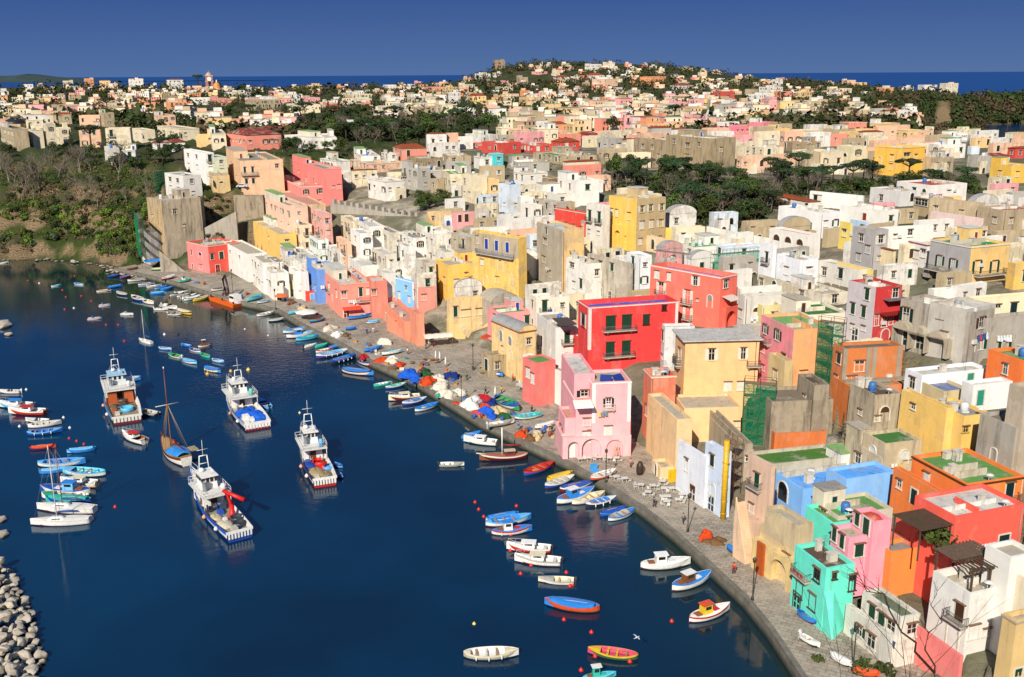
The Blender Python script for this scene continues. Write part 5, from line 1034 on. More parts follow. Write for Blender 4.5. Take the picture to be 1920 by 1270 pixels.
def outboard(root, L, z, c='2b2b2b', y=0):
    m = MB(); x = -L/2; m.box(x-.42, x-.08, y-.14, y+.14, z+.05, z+.45, 0, 0, (0,0,0), .05); m.box(x-.3, x-.16, y-.05, y+.05, -.35, z+.05); m.box(x-.1, x+.05, y-.09, y+.09, z-.15, z+.1); m.build('outboard_motor', paint(c), root)
def fenders(root, rg, n, c='ece8e0'):
    for k in range(n):
        x, y, z = sheer_at(rg, .25 + .5*k/max(1, n-1)); m = MB(); m.lathe([(0, -.55), (.09, -.5), (.09, -.1), (0, 0)], 6, (x, -y-.09, z - .05)); m.build('fender', paint(c), root)
BOATS = []
TAKEN = {}
def boat(xs, ys, xb, yb_, typ, cols, where, z=0., label=None, tilt=0., beam=None, fend=0):
    """stern pixel, bow pixel; cols = hull, stripe, inside or cover"""
    s = at(*U(xs, ys), z); b = at(*U(xb, yb_), z); d = b - s; L = min(max(d.length*.97, 2.6), 13); rz = math.atan2(d.y, d.x); mid = (s + b)/2
    hc, st, ic = [BC[k] for k in cols[:3]]; cv = BC[cols[3]] if len(cols) > 3 else ic
    nm = {'g': 'rowing_boat', 'c': 'rowing_boat', 'k': 'cabin_boat', 'm': 'motorboat', 'd': 'dinghy', 'u': 'cabin_cruiser', 'p': 'pedal_boat', 'v': 'canoe'}[typ]
    ds = {'g': '%s rowing boat, %s inside,', 'c': '%s rowing boat under %s cover', 'k': '%s wheelhouse boat, %s deck,', 'm': '%s open motorboat, %s inside,', 'd': 'small %s dinghy, %s inside,', 'u': '%s cabin motorboat, %s trim,', 'p': '%s pedal boat, %s seats,', 'v': 'slim %s canoe, %s inside,'}[typ] % (BN[cols[0]], BN[cols[2]])
    r = empty(nm, mid, label or (ds + ' ' + where), 'boat', None, rz)
    q = rnd(xs, ys, where)
    B = (beam or {'g': .36, 'c': .36, 'k': .37, 'm': .37, 'd': .40, 'u': .36, 'p': .5, 'v': .2}[typ])*L; B = max(B, 1.0); hg = (.115 if typ != 'u' else .14)*L; hg = max(.42, min(hg, .85 if typ != 'u' else 1.1))
    tr = 0. if typ in 'gckv' else .78
    bot = '5a1f1c' if q.random() < .5 else '23323f'
    me, rg = hull_mesh(L, B, hg, hc, st, bot, ic, transom=tr, bow=.22 if typ in 'gcv' else .3, stern=.12 if not tr else 0)
    link('hull', me, r)
    wood = paint('8a5a30'); icm = paint(ic)
    if typ == 'g':
        for t in (.25, .45, .65): thwart(rg, t, paint(st if q.random() < .5 else 'b58a58'), r)
        deckpart(rg, .80, .99, paint(cv if len(cols) > 3 else st), 'foredeck', r)
        if q.random() < .6: deckpart(rg, .01, .14, paint(cv if len(cols) > 3 else st), 'stern_deck', r)
        if q.random() < .5:
            for s_ in (-1, 1):
                m = MB(); m.tube([(-L*.28, s_*B*.16, hg*.95), (L*.25, s_*B*.22, hg*1.03)], .035, 4); m.build('oar', wood, r)
        if q.random() < .5:
            m = MB(); x = -L*.1; m.box(x-.4, x+.4, -.3, .3, hg*.25, hg*.8, 0, 0, (0,0,0), .06); m.build('engine_box', paint(q.choice(['b58a58', 'd8d4ca', st])), r)
    elif typ == 'c':
        deckpart(rg, .10, .93, icm, 'tarpaulin', r, .05, .20, -.03, 14, True)
        m = MB(); m.tube([(-L*.4, 0, hg*1.3), (0, 0, hg + .33), (L*.4, 0, hg*1.35)], .03, 4); m.build('rope', paint('c8bda4'), r)
    elif typ == 'k':
        deckpart(rg, .02, .98, icm, 'deck', r, -.02, .06, .06, 14)
        cabin(r, -L*.18, L*.06, B*.5, hg*.95, 1.25, BC[cols[3]] if len(cols) > 3 else 'e8e4da', BC[cols[4]] if len(cols) > 4 else 'e8e4da')
        m = MB(); m.box(-L*.34, -L*.2, -B*.2, B*.2, hg*.95, hg + .22); m.build('hatch', wood, r)
        m = MB(); m.box(L*.12, L*.26, -B*.2, B*.2, hg*.95, hg + .22); m.build('hatch', paint(st), r)
    elif typ in 'md':
        deckpart(rg, .62, .99, paint(hc if typ == 'm' else st), 'foredeck', r, 0, .08)
        if typ == 'm':
            x, y, z_ = sheer_at(rg, .58); m = MB(); m.quad((x, -y*.7, z_), (x, y*.7, z_), (x-.25, y*.6, z_+.5), (x-.25, -y*.6, z_+.5)); m.build('windscreen', glass(), r)
            m = MB(); m.box(x-1.5, x-1.0, -.3, .3, hg*.25, hg*.9, 0, 0, (0,0,0), .05); m.build('seat', paint('d9d4c8'), r)
        else: thwart(rg, .45, paint('c9a878'), r)
        thwart(rg, .16, paint('d9d4c8'), r, .2); outboard(r, L, hg, q.choice(['2b2b2b', 'd8d8d8', '3a3f46']))
    elif typ == 'u':
        deckpart(rg, .40, .99, paint('ece9e2'), 'foredeck', r, 0, .14)
        cabin(r, -L*.12, L*.2, B*.62, hg*.98, L*.11, 'ece9e2', BC[cols[3]] if len(cols) > 3 else 'ece9e2', True, .14)
        m = MB()
        for s_ in (-1, 1):
            pts = [sheer_at(rg, t) for t in (.55, .7, .85, .97)]; m.tube([(x, s_*max(y-.08, 0), z_+.55) for x, y, z_ in pts], .025, 4)
            for x, y, z_ in pts: m.tube([(x, s_*max(y-.08, 0), z_), (x, s_*max(y-.08, 0), z_+.55)], .02, 3)
        m.build('railing', paint('c9ccd0'), r); outboard(r, L, hg)
        thwart(rg, .14, paint('d9d4c8'), r, .25)
    elif typ == 'p':
        deckpart(rg, .05, .95, paint('e8e6e0'), 'deck', r, 0, .05)
        for y in (-.3, .3):
            m = MB(); m.box(-.5, .1, y*L*.28-.25, y*L*.28+.25, hg, hg+.12); m.box(-.55, -.4, y*L*.28-.25, y*L*.28+.25, hg+.12, hg+.55); m.build('seat', icm, r)
    elif typ == 'v':
        thwart(rg, .35, wood, r, .06); thwart(rg, .65, wood, r, .06)
    if fend: fenders(r, rg, fend)
    if z > .5:
        r.location.z = z + .30; r.rotation_euler = (R(q.uniform(-9, 9)), 0, rz)
    BOATS.append((r, label is None)); return r
def fleet(txt, z=0.):
    for ln in txt.strip().splitlines():
        p_ = ln.split('|'); xs, ys, xb, yb_ = map(float, p_[0].split()); typ, cols = p_[1].split()[:2]; f = p_[1].split()
        boat(xs, ys, xb, yb_, typ, cols, p_[2], z, p_[3] if len(p_) > 3 else None, fend=int(f[2]) if len(f) > 2 else 0)
blk(800, 840, 2.953)
fleet("""70 100 198 100|d esw|drifting alone out from the pink arcaded house
535 158 695 105|g Brr|tied below the pink arcaded house
664 187 800 152|c yyy|at the outer end of the near mooring row
652 227 808 178|g Bws|next to the yellow covered boat
735 245 912 210|c RwB|between blue boats of the near mooring row
718 315 914 255|k wwbbw|in the near mooring row with a blue wheelhouse
802 317 976 270|g wcc|between the blue decked boat and the navy boat
878 328 1040 292|g nwb 3|at the inner end of the near mooring row
957 380 1100 347|c BbB|beside the white rimmed boat by the quay
1003 408 1145 358|g wbs|beside the dark blue covered boat under the quay lamp
325 408 498 380|c wbb|at the back of the raft of three
323 436 563 400|g wlb|in the middle of the raft of three
357 480 568 462|k wrbwb 1|at the front of the raft of three
818 748 632 742|d wsc|alone between the white sloop and the orange boat
963 908 672 872|c oob 2|alone in open water|orange red boat with a blue and grey cover alone in the open water
200 1160 490 1152|g scw 3|alone at the bottom of the picture|pale grey rowing boat with white fenders alone at the bottom of the picture
1175 1172 910 1140|g Gyk 2|at the bottom|green and yellow rowing boat with a pink inside near the bottom edge
1180 668 1440 648|k WwWwW|near the quay|long white boat with a low white wheelhouse off the quay bend
1355 795 1560 722|k wwbmw|off the quay|white boat with blue deck and brown wheelhouse off the quay
1450 968 1662 900|k WrWyo|off the quay|white boat with orange roofed wooden wheelhouse and red keel stripe
860 1290 1035 1268|k ttatw|cut by the bottom edge|teal boat cut by the bottom edge of the picture""")
boat(690, 578, 460, 566, 'u', 'rwwW', '', label='white cabin motorboat with deep red hull and a flag')
boat(745, 648, 505, 632, 'u', 'Wswc', '', label='white motor cruiser right behind the red hulled motorboat')
fleet("""1660 562 1748 615|c Bbb||bright blue boat pulled up on the paving below the beige tower house
905 190 1038 150|g oww||orange and white boat laid on the quay edge by the white tables""", 1.5)
blk(640, 580, 3.528)
fleet("""792 858 922 828|c bbb|moored at the pier nose beside a white cruiser
290 530 422 505|g Bwt|under the quay nets beside the teal boat
212 512 330 495|g ttw|under the quay nets
400 638 557 605|g Bwb|off the pier beside the burgundy cruiser
485 680 633 640|g wbb|off the pier, nearest of four
110 340 195 380|g wBr|under the red net heap at the mooring row end
2 412 200 440|c wRb||white boat with burgundy keel and blue cover next to the net covered quay""")
boat(1032, 900, 825, 880, 'u', 'WwwW', '', label='white cabin cruiser at the nose of the stone pier')
boat(525, 588, 328, 608, 'u', 'RccC'.replace('C', 'c'), '', label='cream cabin boat with burgundy hull off the net covered quay')
fleet("""268 312 395 292|g wwa|on the plaza edge behind the nets
150 288 264 265|g bbb|on the plaza edge among the folded parasols
1020 602 1168 682|g wBg|hauled out behind the blue and white nets
1145 735 1315 718|g wta|hauled out beside the pier
1280 800 1412 772|c www|upturned under a cover by the pink arcaded house
970 788 1132 765|d esw|lying on the pier nose
948 410 1058 455|g wBb|standing before the rock wall
45 75 195 55|g bBl|in front of the coral pink corner house
168 100 246 92|c wbl|on the plaza by the coral corner house
540 350 640 360|g smm|among folded parasols in the middle of the plaza""", 1.5)
blk(200, 480, 3.343)
fleet("""1105 488 1260 465|g wlb|at the far end of the middle mooring row
1125 518 1298 495|k wwlbw|second in the middle mooring row
1185 534 1330 512|g abt|third in the middle mooring row
1238 575 1310 562|d www|beside the teal covered boat in the middle mooring row
1303 577 1386 560|c ttt|in the middle mooring row
1390 585 1482 565|c Bbb|in the middle mooring row near the quay
1310 608 1412 590|g wrw|in the middle mooring row behind the blue striped boat
1310 645 1514 608|g Bwl 4|near end of the middle mooring row
1395 682 1558 640|g nBb 4|last but one of the middle mooring row
940 382 1052 362|g wsw|moored beside the barge landing
1015 416 1114 402|c nws|moored just past the barge landing
325 582 402 592|g bwl|first in the floating line of dinghies
470 642 392 625|d wgg|second in the floating line of dinghies
478 658 560 680|c wbl|third in the floating line of dinghies
533 572 472 562|g Bbl|top of the right hand floating line
590 606 522 590|g wBs|second in the right hand floating line
650 640 588 622|g ttg|third in the right hand floating line
660 655 732 672|g lwb|fourth in the right hand floating line
612 708 708 735|c wmb 3||white boat with a wooden rim and blue cover next to two yellow buoys
92 368 162 372|p www|far out in the upper harbour
232 288 162 266|g Bws|in the string of boats left of the barge
297 306 230 288|g wwc|in the string of boats left of the barge
300 338 380 340|m wws|in the string of boats before the barge
345 318 436 338|m wsw|in the string of boats before the barge
385 368 466 372|m wdm|in the string of boats before the barge
534 372 446 352|c ydc|closest to the red reflection
270 242 365 236|c bbl|by the stony landing
300 212 378 196|g lbb|by the stony landing
336 218 416 204|c bbb|by the stony landing
196 186 296 178|g wBs|by the stony landing
255 200 340 190|d wsw|by the stony landing
130 162 242 152|g wse|by the stony landing, farthest in
6 205 96 192|c Bbb|off the stony landing
0 138 82 128|c nBB|off the stony landing, farthest in
130 252 66 238|c nws|off the stony landing
395 252 480 240|m wsd|in the white cluster beside the barge
440 262 520 246|g wsw|in the white cluster beside the barge
470 272 560 252|m wws|in the white cluster beside the barge
485 284 590 262|c wgw|in the white cluster beside the barge
430 240 520 228|d wsw|in the white cluster beside the barge
540 290 640 268|v yyc|left of the barge
545 276 655 258|v cmc|left of the barge
82 145 160 128|g Brl|off the stony landing""")
boat(572, 572, 655, 560, 'k', 'wmmmw', '', label='small wooden decked cabin boat among the floating dinghies')
fleet("""345 158 422 138|g rww|on the landing below the grey wall
450 172 526 160|k tttwg|on the landing below the coral pink loggia house
280 96 378 90|g gcc|under the blue beach canopy
125 92 195 84|g mmR|on the stony beach by the tower house
800 272 852 262|c bbb|ashore right of the barge
880 292 976 270|g tlb|ashore right of the barge
945 302 1020 292|g wll|ashore right of the barge
900 275 978 258|c ttt|ashore right of the barge
1138 372 1196 362|c aaa|ashore by the white parasol
1272 425 1366 408|g Btr|ashore by the white parasol
655 225 745 215|g wsd|ashore behind the barge
1500 470 1560 465|c Bbb|ashore by the net heaps""", 1.5)
blk(0, 480, 3.969)
fleet("""380 232 452 222|g wta|far out below the cliff
622 220 555 212|g wbl|far out below the cliff
717 270 820 262|g wRc|far out near the landing
735 376 814 372|p wrl|far out in the upper harbour, left of the sloop
652 474 750 470|p wrb|far out in the upper harbour, above the open water
802 240 905 230|c bbb|far out near the landing
0 60 58 54|d www|at the left edge below the cliff""")
blk(0, 640, 3)
fleet("""118 290 2 290|m wws|at the left edge, topmost of its group
155 488 336 468|g wws|above the violet blue boat at the left
150 530 342 512|g BlB 3||violet blue rowing boat with white fenders at the left
165 612 306 600|c nro||dark red and orange boat alone at the left
545 610 388 630|c bbl|alone right of the red and orange boat
210 705 466 692|g wlb|topmost of the rafted boats beside the white yacht
218 745 382 728|c bbl|second of the rafted boats beside the white yacht
600 758 370 745|g wla 2|third of the rafted boats beside the white yacht
335 785 456 772|g Bbb|fourth of the rafted boats beside the white yacht
515 862 250 850|k wwBlb|lower middle of the rafted boats beside the white yacht
510 895 255 885|g ggw|lower down among the rafted boats beside the white yacht
520 915 275 905|c BBt|just behind the white yachts at the left
600 232 780 222|g lwb|behind the trawler with orange deck
890 425 765 400|d nes|tied beside the trawler with orange deck""")
boat(190, 378, 2, 372, 'u', 'lwwb', '', label='pale blue motorboat with a blue canopy at the left edge')
boat(262, 412, 65, 410, 'u', 'rwwr', '', label='red and white motorboat with a red canopy at the left')
boat(280, 458, 155, 452, 'm', 'wsw', '', label='white motorboat below the red canopied motorboat')
boat(555, 818, 358, 806, 'u', 'cwwc', '', label='cream boat with a square white cabin among the rafted boats')
boat(820, 580, 697, 540, 'u', 'Wwmr', '', label='white cabin boat with a red roof below the orange decked trawler')
boat(1512, 380, 1458, 340, 'd', 'lbb', '', label='small light blue tender beside the blue decked trawler')
# ------------------------------------------------------------------ sailing yachts
def yacht(xs, ys, xb, yb_, mast, label, hc='f0efea', mc='d8d8d4', wood=False, z=0):
    s = at(*U(xs, ys)); b = at(*U(xb, yb_)); d = b - s; L = d.length; rz = math.atan2(d.y, d.x); r = empty('sailing_boat', (s+b)/2, label, 'sailing boat', None, rz)
    B = .30*L; hg = .10*L; me, rg = hull_mesh(L, B, hg, hc, 'e4e0d8', '6a1c1e', 'e4e0d8', transom=.6, bow=.2, stern=0, draft=.4); link('hull', me, r)
    deckpart(rg, .02, .99, paint('e6e3da'), 'deck', r, 0, .08, .05, 14)
    m = MB(); k = [(-.05, .0), (.02, .1), (.2, .09), (.3, .0)]; rr_ = []
    for fx, hz in k: rr_.append([(L*fx, -B*.26, hg), (L*fx, -B*.2, hg+hz*L*.6), (L*fx, B*.2, hg+hz*L*.6), (L*fx, B*.26, hg)])
    m.loft(rr_); m.build('cabin', paint('e9e6de'), r)
    for s_ in (-1, 1):
        m = MB(); y = B*.225*s_; m.box(L*.02, L*.18, min(y, y+.05*s_), max(y, y+.05*s_), hg+.018*L, hg+.038*L); m.build('window', glass(), r)
    mh = mast; m = MB(); m.tube([(L*.1, 0, hg), (L*.1, 0, hg+mh)], [.09, .05], 6); m.build('mast', paint(mc), r)
    m = MB(); m.tube([(L*.1, 0, hg+1.1), (-L*.32, 0, hg+1.05)], .06, 6); m.lathe([(.02, 0), (.16, .1), (.16, L*.38), (.02, L*.4)], 6, (0, 0, 0)) if False else None
    m.tube([(L*.08, 0, hg+1.22), (-L*.1, 0, hg+1.27), (-L*.3, 0, hg+1.18)], [.1, .17, .08], 6); m.build('boom', paint('2c4a8c' if not wood else '6a3a20'), r)
    m = MB(); tp = (L*.1, 0, hg+mh*.98)
    for q in ((L*.5, 0, hg*1.35), (-L*.48, 0, hg), (L*.08, B*.46, hg), (L*.08, -B*.46, hg)): m.tube([tp, q], .018, 3)
    m.build('rigging', paint('8a8a86'), r)
    fenders(r, rg, 2, '2a2a2a'); return r
blk(0, 640, 3)
yacht(512, 1018, 200, 1035, 12., 'white sailing yacht with a tall white mast and black fenders at the left')
yacht(538, 962, 235, 950, 9.5, 'white sailing boat with a brown mast moored behind the yacht', mc='7a5232')
blk(0, 480, 3.969)
yacht(1130, 655, 1042, 632, 8, 'small white sloop with a bare mast in the upper harbour')
# ------------------------------------------------------------------ burgundy sailing boat by the pier
blk(640, 580, 3.528)
s = at(*U(1235, 985)); b = at(*U(940, 1003)); d = b - s; L = d.length; r = empty('sailing_boat', (s+b)/2, 'burgundy wooden sailing boat with a pale bowsprit and white mast by the pink arcaded house', 'sailing boat', None, math.atan2(d.y, d.x))
me, rg = hull_mesh(L, .3*L, .11*L, '5e1720', 'e6ddd0', '3a1014', '7a4a2a', bow=.25, stern=.14); link('hull', me, r)
deckpart(rg, .03, .97, paint('a86a48'), 'deck', r, -.05, .05, .06, 12); cabin(r, -L*.2, L*.02, L*.14, L*.1, .9, '7a2a26', 'c9b8a0')
m = MB(); m.tube([(L*.44, 0, L*.15), (L*.66, 0, L*.19)], .1, 6); m.build('bowsprit', paint('d9c8a4'), r)
m = MB(); m.tube([(L*.08, 0, L*.1), (L*.08, 0, L*.1 + 5.2)], .11, 6); m.build('mast', paint('e9e6e0'), r)
m = MB(); m.tube([(L*.06, 0, L*.1+2), (-L*.34, 0, L*.1+1.7)], [.09, .2, ], 6); m.build('boom', paint('8a2a24'), r); fenders(r, rg, 4)
# ------------------------------------------------------------------ the two masted looking schooner with a blue cover
blk(0, 640, 3)
s = at(*U(1055, 705)); b = at(*U(922, 592)); d = b - s; L = d.length*.95; r = empty('sailing_boat', (s+b)/2, 'old wooden schooner with a brown mast, yard and blue deck cover', 'sailing boat', None, math.atan2(d.y, d.x))
B = .34*L; me, rg = hull_mesh(L, B, 1.25, 'e4e0d6', '6a3018', '5a1f1c', '8a5a34', bow=.35, stern=.15, transom=.5, draft=.6); link('hull', me, r)
deckpart(rg, .03, .98, paint('b08a5a'), 'deck', r, -.1, .06, .1, 14); deckpart(rg, .10, .50, paint('2f8fe0'), 'tarpaulin', r, .2, .55, .15, 10, True)
bx_, by_, bz_ = sheer_at(rg, .66); mp_ = at(*U(975, 585)); dd_ = ray(*U(975, 190)); mh = 15.
m = MB(); m.tube([(bx_, 0, 1), (bx_, 0, 1+mh)], [.17, .08], 8); m.build('mast', paint('6b3420'), r)
m = MB(); m.tube([(bx_, 0, 1+mh*.995), (bx_, 0, 1.3+mh)], .1, 6); m.build('mast_cap', paint('ece8e0'), r)
m = MB(); m.tube([(bx_, -2.1, 1+mh*.55), (bx_, 2.1, 1+mh*.55)], .07, 6); m.build('yard', paint('d8cdb8'), r)
m = MB()
for q in ((L*.53, 0, 2.2), (L*.5, .3, 2), (bx_-1, B*.47, 1.4), (bx_-1, -B*.47, 1.4), (bx_-2.4, B*.47, 1.35), (bx_-2.4, -B*.47, 1.35), (-L*.3, B*.4, 1.3), (-L*.3, -B*.4, 1.3)): m.tube([(bx_, 0, 1+mh*.57), q], .035, 3)
m.build('rigging', paint('a88a66'), r)
m = MB(); m.tube([(bx_-.2, 0, 2.4), (-L*.32, 0, 2.6)], [.12, .1], 6); m.tube([(bx_-.3, .1, 2.2), (bx_-2, .1, 2.9), (-L*.05, .1, 2.5)], [.2, .42, .15], 7); m.build('boom', paint('8a3a24'), r)
m = MB(); m.tube([(L*.47, 0, 2.0), (L*.64, 0, 2.6)], .11, 6); m.build('bowsprit', paint('6b3420'), r)
m = MB(); m.box(-L*.2, -L*.02, -B/2-1.5, -B/2+.1, 1.1, 1.3); m.build('gangplank', paint('a89878'), r)
# ------------------------------------------------------------------ trawlers
def trawler(xs, ys, xb, yb_, label, hull, stripe, keel, deck, sup, style, beam=.245, extras=()):
    s = at(*U(xs, ys)); b = at(*U(xb, yb_)); d = b - s; L = d.length; rz = math.atan2(d.y, d.x); r = empty('fishing_trawler', (s+b)/2, label, 'fishing boat', None, rz); q = rnd(label)
    B = beam*L; hg = 1.55; me, rg = hull_mesh(L, B, hg, hull, stripe, keel, 'd9d6ce', bow=.75, stern=.05, transom=.86, draft=.8, N=22, K=9, floor=.75); link('hull', me, r)
    deckpart(rg, .02, .60, paint(deck), 'work_deck', r, -.75, .04, .18, 12); deckpart(rg, .56, .985, paint('cfcac0'), 'foredeck', r, -.35, .06, .12, 12)
    m = MB(); m.tube([sheer_at(rg, t)[:1] + [sheer_at(rg, t)[1]*.995 + .03] + [sheer_at(rg, t)[2] - .35] for t in [i/20 for i in range(21)]], .07, 5); m.tube([[sheer_at(rg, t)[0], -sheer_at(rg, t)[1]*.995 - .03, sheer_at(rg, t)[2] - .35] for t in [i/20 for i in range(21)]], .07, 5); m.build('rubbing_strake', paint(stripe), r)
    # stern ribs
    x0 = -L/2 - .03
    for k in range(9):
        y = -B*.40 + B*.80*k/8; m = MB(); m.box(x0-.05, x0+.03, y-.05, y+.05, .25, 1.25); m.build('stern_rib', paint(style['rib']), r)
    m = MB(); m.poly([(-B*.34, -.25), (B*.34, -.25), (B*.40, .42), (-B*.40, .42)], -.02, .05); o_ = m.build('boot_stripe', paint(keel), r, (-L/2 - .02, 0, 0), -math.pi/2)
    # wheelhouse with upper deck
    X0, X1 = L*.06, L*.30; w_ = B*.70; z0 = 1.0
    m = MB(); m.box(X0, X1, -w_/2, w_/2, z0, z0+2.3, 0, 0, (0,0,0), .05); wh = m.build('deckhouse', paint(sup), r)
    m = MB(); m.box(X0-L*.10, X1+.5, -B*.47, B*.47, z0+2.304, z0+2.5); m.build('upper_deck', paint('d9d6ce'), r)
    m = MB()
    for x in (X0-L*.095,):
        for y in (-B*.44, B*.44): m.tube([(x, y, .8), (x, y, z0+2.3)], .07, 5)
    m.build('deck_post', paint('d0ccc2'), r)
    u0, u1 = L*.12, L*.27; m = MB(); m.box(u0, u1, -w_*.36, w_*.36, z0+2.504, z0+4.5, 0, 0, (0,0,0), .12); up = m.build('wheelhouse', paint(sup), r)
    m = MB(); m.box(u0-.3, u1+.4, -w_*.40, w_*.40, z0+4.504, z0+4.65); m.build('roof', paint(style.get('roof', 'e6e3dc')), up)
    for k in range(4):
        y = -w_*.30 + w_*.20*k; m = MB(); m.box(u1-.11, u1-.03, y-.24, y+.24, z0+3.6, z0+4.3); m.build('window', glass(), up)
        m = MB(); m.box(u0+.03, u0+.11, y-.24, y+.24, z0+3.6, z0+4.3); m.build('window', glass(), up)
    for s_ in (-1, 1):
        for k in range(3):
            x = u0 + .7 + (u1-u0-1.4)*k/2; y = s_*(w_*.36-.09); m = MB(); m.box(x-.32, x+.32, min(y, y+.06*s_), max(y, y+.06*s_), z0+3.6, z0+4.3); m.build('window', glass(), up)
        m = MB(); y = s_*(w_/2-.01); m.box(X0+.6, X0+1.5, min(y, y+.05*s_), max(y, y+.05*s_), z0+.1, z0+1.9); m.build('door', paint('6a5a4a'), wh)
    m = MB(); m.box(X0-.06, X0+.03, -.5, .5, z0+.1, z0+1.95); m.build('door', paint('5a4636'), wh)
    m = MB(); P_ = [(X0-L*.1, B*.46), (X1+.4, B*.46), (X1+.4, -B*.46), (X0-L*.1, -B*.46), (X0-L*.1, B*.46)]
    for (xa, ya), (xb2, yb2) in zip(P_, P_[1:]):
        n_ = max(2, int(math.hypot(xb2-xa, yb2-ya)/1.2))
        for zz in (.5, 1.0): m.tube([(xa, ya, z0+2.5+zz), (xb2, yb2, z0+2.5+zz)], .035, 4)
        for i in range(n_): x = xa+(xb2-xa)*i/n_; y = ya+(yb2-ya)*i/n_; m.tube([(x, y, z0+2.5), (x, y, z0+3.5)], .03, 4)
    m.build('railing', paint('dcdcd8'), r)
    # bow rail
    m = MB()
    for s_ in (-1, 1):
        pts = [sheer_at(rg, t) for t in (.7, .78, .86, .93, .98)]; m.tube([(x, s_*max(0, y-.1), z+.9) for x, y, z in pts], .035, 4)
        for x, y, z in pts: m.tube([(x, s_*max(0, y-.1), z-.3), (x, s_*max(0, y-.1), z+.9)], .03, 4)
    m.build('bow_rail', paint('dcdcd8'), r)
    # mast with gantry
    mx = u0+.6 if style.get('mast', 'a') == 'a' else u1-.6; m = MB()
    for s_ in (-1, 1): m.tube([(mx, s_*.8, z0+4.6), (mx, s_*.6, z0+7.2)], .09, 6)
    m.tube([(mx, -.65, z0+7.2), (mx, .65, z0+7.2)], .09, 6); m.tube([(mx, -.7, z0+5.9), (mx, .7, z0+5.9)], .06, 5); m.tube([(mx, 0, z0+7.2), (mx, 0, z0+9.8)], [.06, .03], 5); m.tube([(mx, -.9, z0+8.2), (mx, .9, z0+8.2)], .04, 4); m.build('mast', paint(style.get('mc', 'e6e6e2')), r)
    m = MB(); m.lathe([(0, 0), (.4, .1), (.45, .4), (.25, .6), (0, .62)], 10, (u1-.8, .5, z0+4.65)); m.build('radar_dome', paint('ecece8'), r)
    m = MB(); m.tube([(u0+.5, -.5, z0+4.65), (u0+.5, -.5, z0+5.4)], .05, 4); m.box(u0-.3, u0+1.3, -.58, -.42, z0+5.4, z0+5.6); m.build('radar_bar', paint('ecece8'), r)
    m = MB(); m.lathe([(.0, 0), (.42, 0), (.42, 1.1), (.3, 1.35), (0, 1.4)], 10, (X0-L*.05, -B*.28, z0+2.51)); m.build('raft_canister', paint(style.get('raft', 'e2e0d8')), r)
    m = MB(); m.lathe([(.35, 0), (.35, 1.5), (.42, 1.6), (.36, 1.62), (.36, 1.2)], 10, (X0+.6, B*.22, z0+2.51)); m.build('funnel', paint(style.get('fun', '8a8f94')), r)
    for t in (.15, .4):
        x, y, z = sheer_at(rg, t); m = MB(); m.lathe([(0, -.35), (.3, -.15), (.32, .1), (.12, .35), (0, .38)], 8, (x, y+.3, z-.4)); m.build('fender', paint('e9a07a' if t > .3 else 'ece6dc'), r)
    # gear on the work deck
    for (kind, fx, fy, c, sz) in extras:
        x, y, z = L*fx, B*fy, .83; m = MB(); s0 = q.random()*6
        if kind == 'net':
            k = 12; rg2 = []
            for i in range(7):
                rr2 = sz*math.cos(i/6*math.pi/2)*(1+.0*i); zz = .9*sz*.5*math.sin(i/6*math.pi/2)
                rg2.append([(x + max(rr2, .02)*(1+.22*math.sin(j*2.1+i+s0))*math.cos(2*math.pi*j/k), y + max(rr2, .02)*.8*(1+.2*math.cos(j*1.7+s0))*math.sin(2*math.pi*j/k), z + zz*(1+.2*math.sin(j*3+s0))) for j in range(k)])
            m.loft(rg2, 0, True); m.build('net_heap', flat('net_' + c, c, .95, .1, .5, 3, .8), r)
        elif kind == 'box': m.box(x-sz/2, x+sz/2, y-sz*.35, y+sz*.35, z, z+sz*.55, 0, q.uniform(-.3, .3)*0, (0,0,0), .04); m.build('fish_crate', paint(c), r)
        elif kind == 'drum':
            rg2 = [[(x + rad*math.cos(t), y + yy, z + sz*.8 + rad*math.sin(t)) for t in [R(30*i) for i in range(12)]] for yy, rad in ((-sz*.7, sz*.6), (-sz*.62, sz*.6), (-.6*sz, sz*.3), (.6*sz, sz*.3), (.62*sz, sz*.6), (.7*sz, sz*.6))]
            m.loft(rg2, 0, True, caps=True); m.build('net_drum', paint(c), r)
        elif kind == 'vat': m.lathe([(0, .05), (sz*.9, .05), (sz, .1), (sz*1.05, sz*.8), (sz*.95, sz*.8), (sz*.9, sz*.45), (0, sz*.45)], 12, (x, y, z)); m.build('tub', paint(c), r)
        elif kind == 'crane':
            m.lathe([(.55, 0), (.5, 1.), (.4, 1.1), (.4, 2.4)], 8, (x, y, z)); m.tube([(x, y, z+2.2), (x+1.8, y+.3, z+4.), (x+.3, y+1., z+4.6)], [.32, .27, .22], 6); m.tube([(x+.3, y+1., z+4.6), (x-2.4, y-1.3, z+3.5)], [.27, .36], 6); m.build('deck_crane', paint(c), r)
        elif kind == 'winch': m.box(x-.8, x+.8, y-.6, y+.6, z, z+.9, 0, 0, (0,0,0), .1); m.tube([(x-.3, y-1, z+1), (x-.3, y+1, z+1)], .35, 8); m.build('winch', paint(c), r)
        elif kind == 'house': m.box(x-sz*.5, x+sz*.5, y-sz*.45, y+sz*.45, z, z+1.9, 0, 0, (0,0,0), .08); m.build('deck_shelter', paint(c), r)
    return r
blk(0, 640, 3)
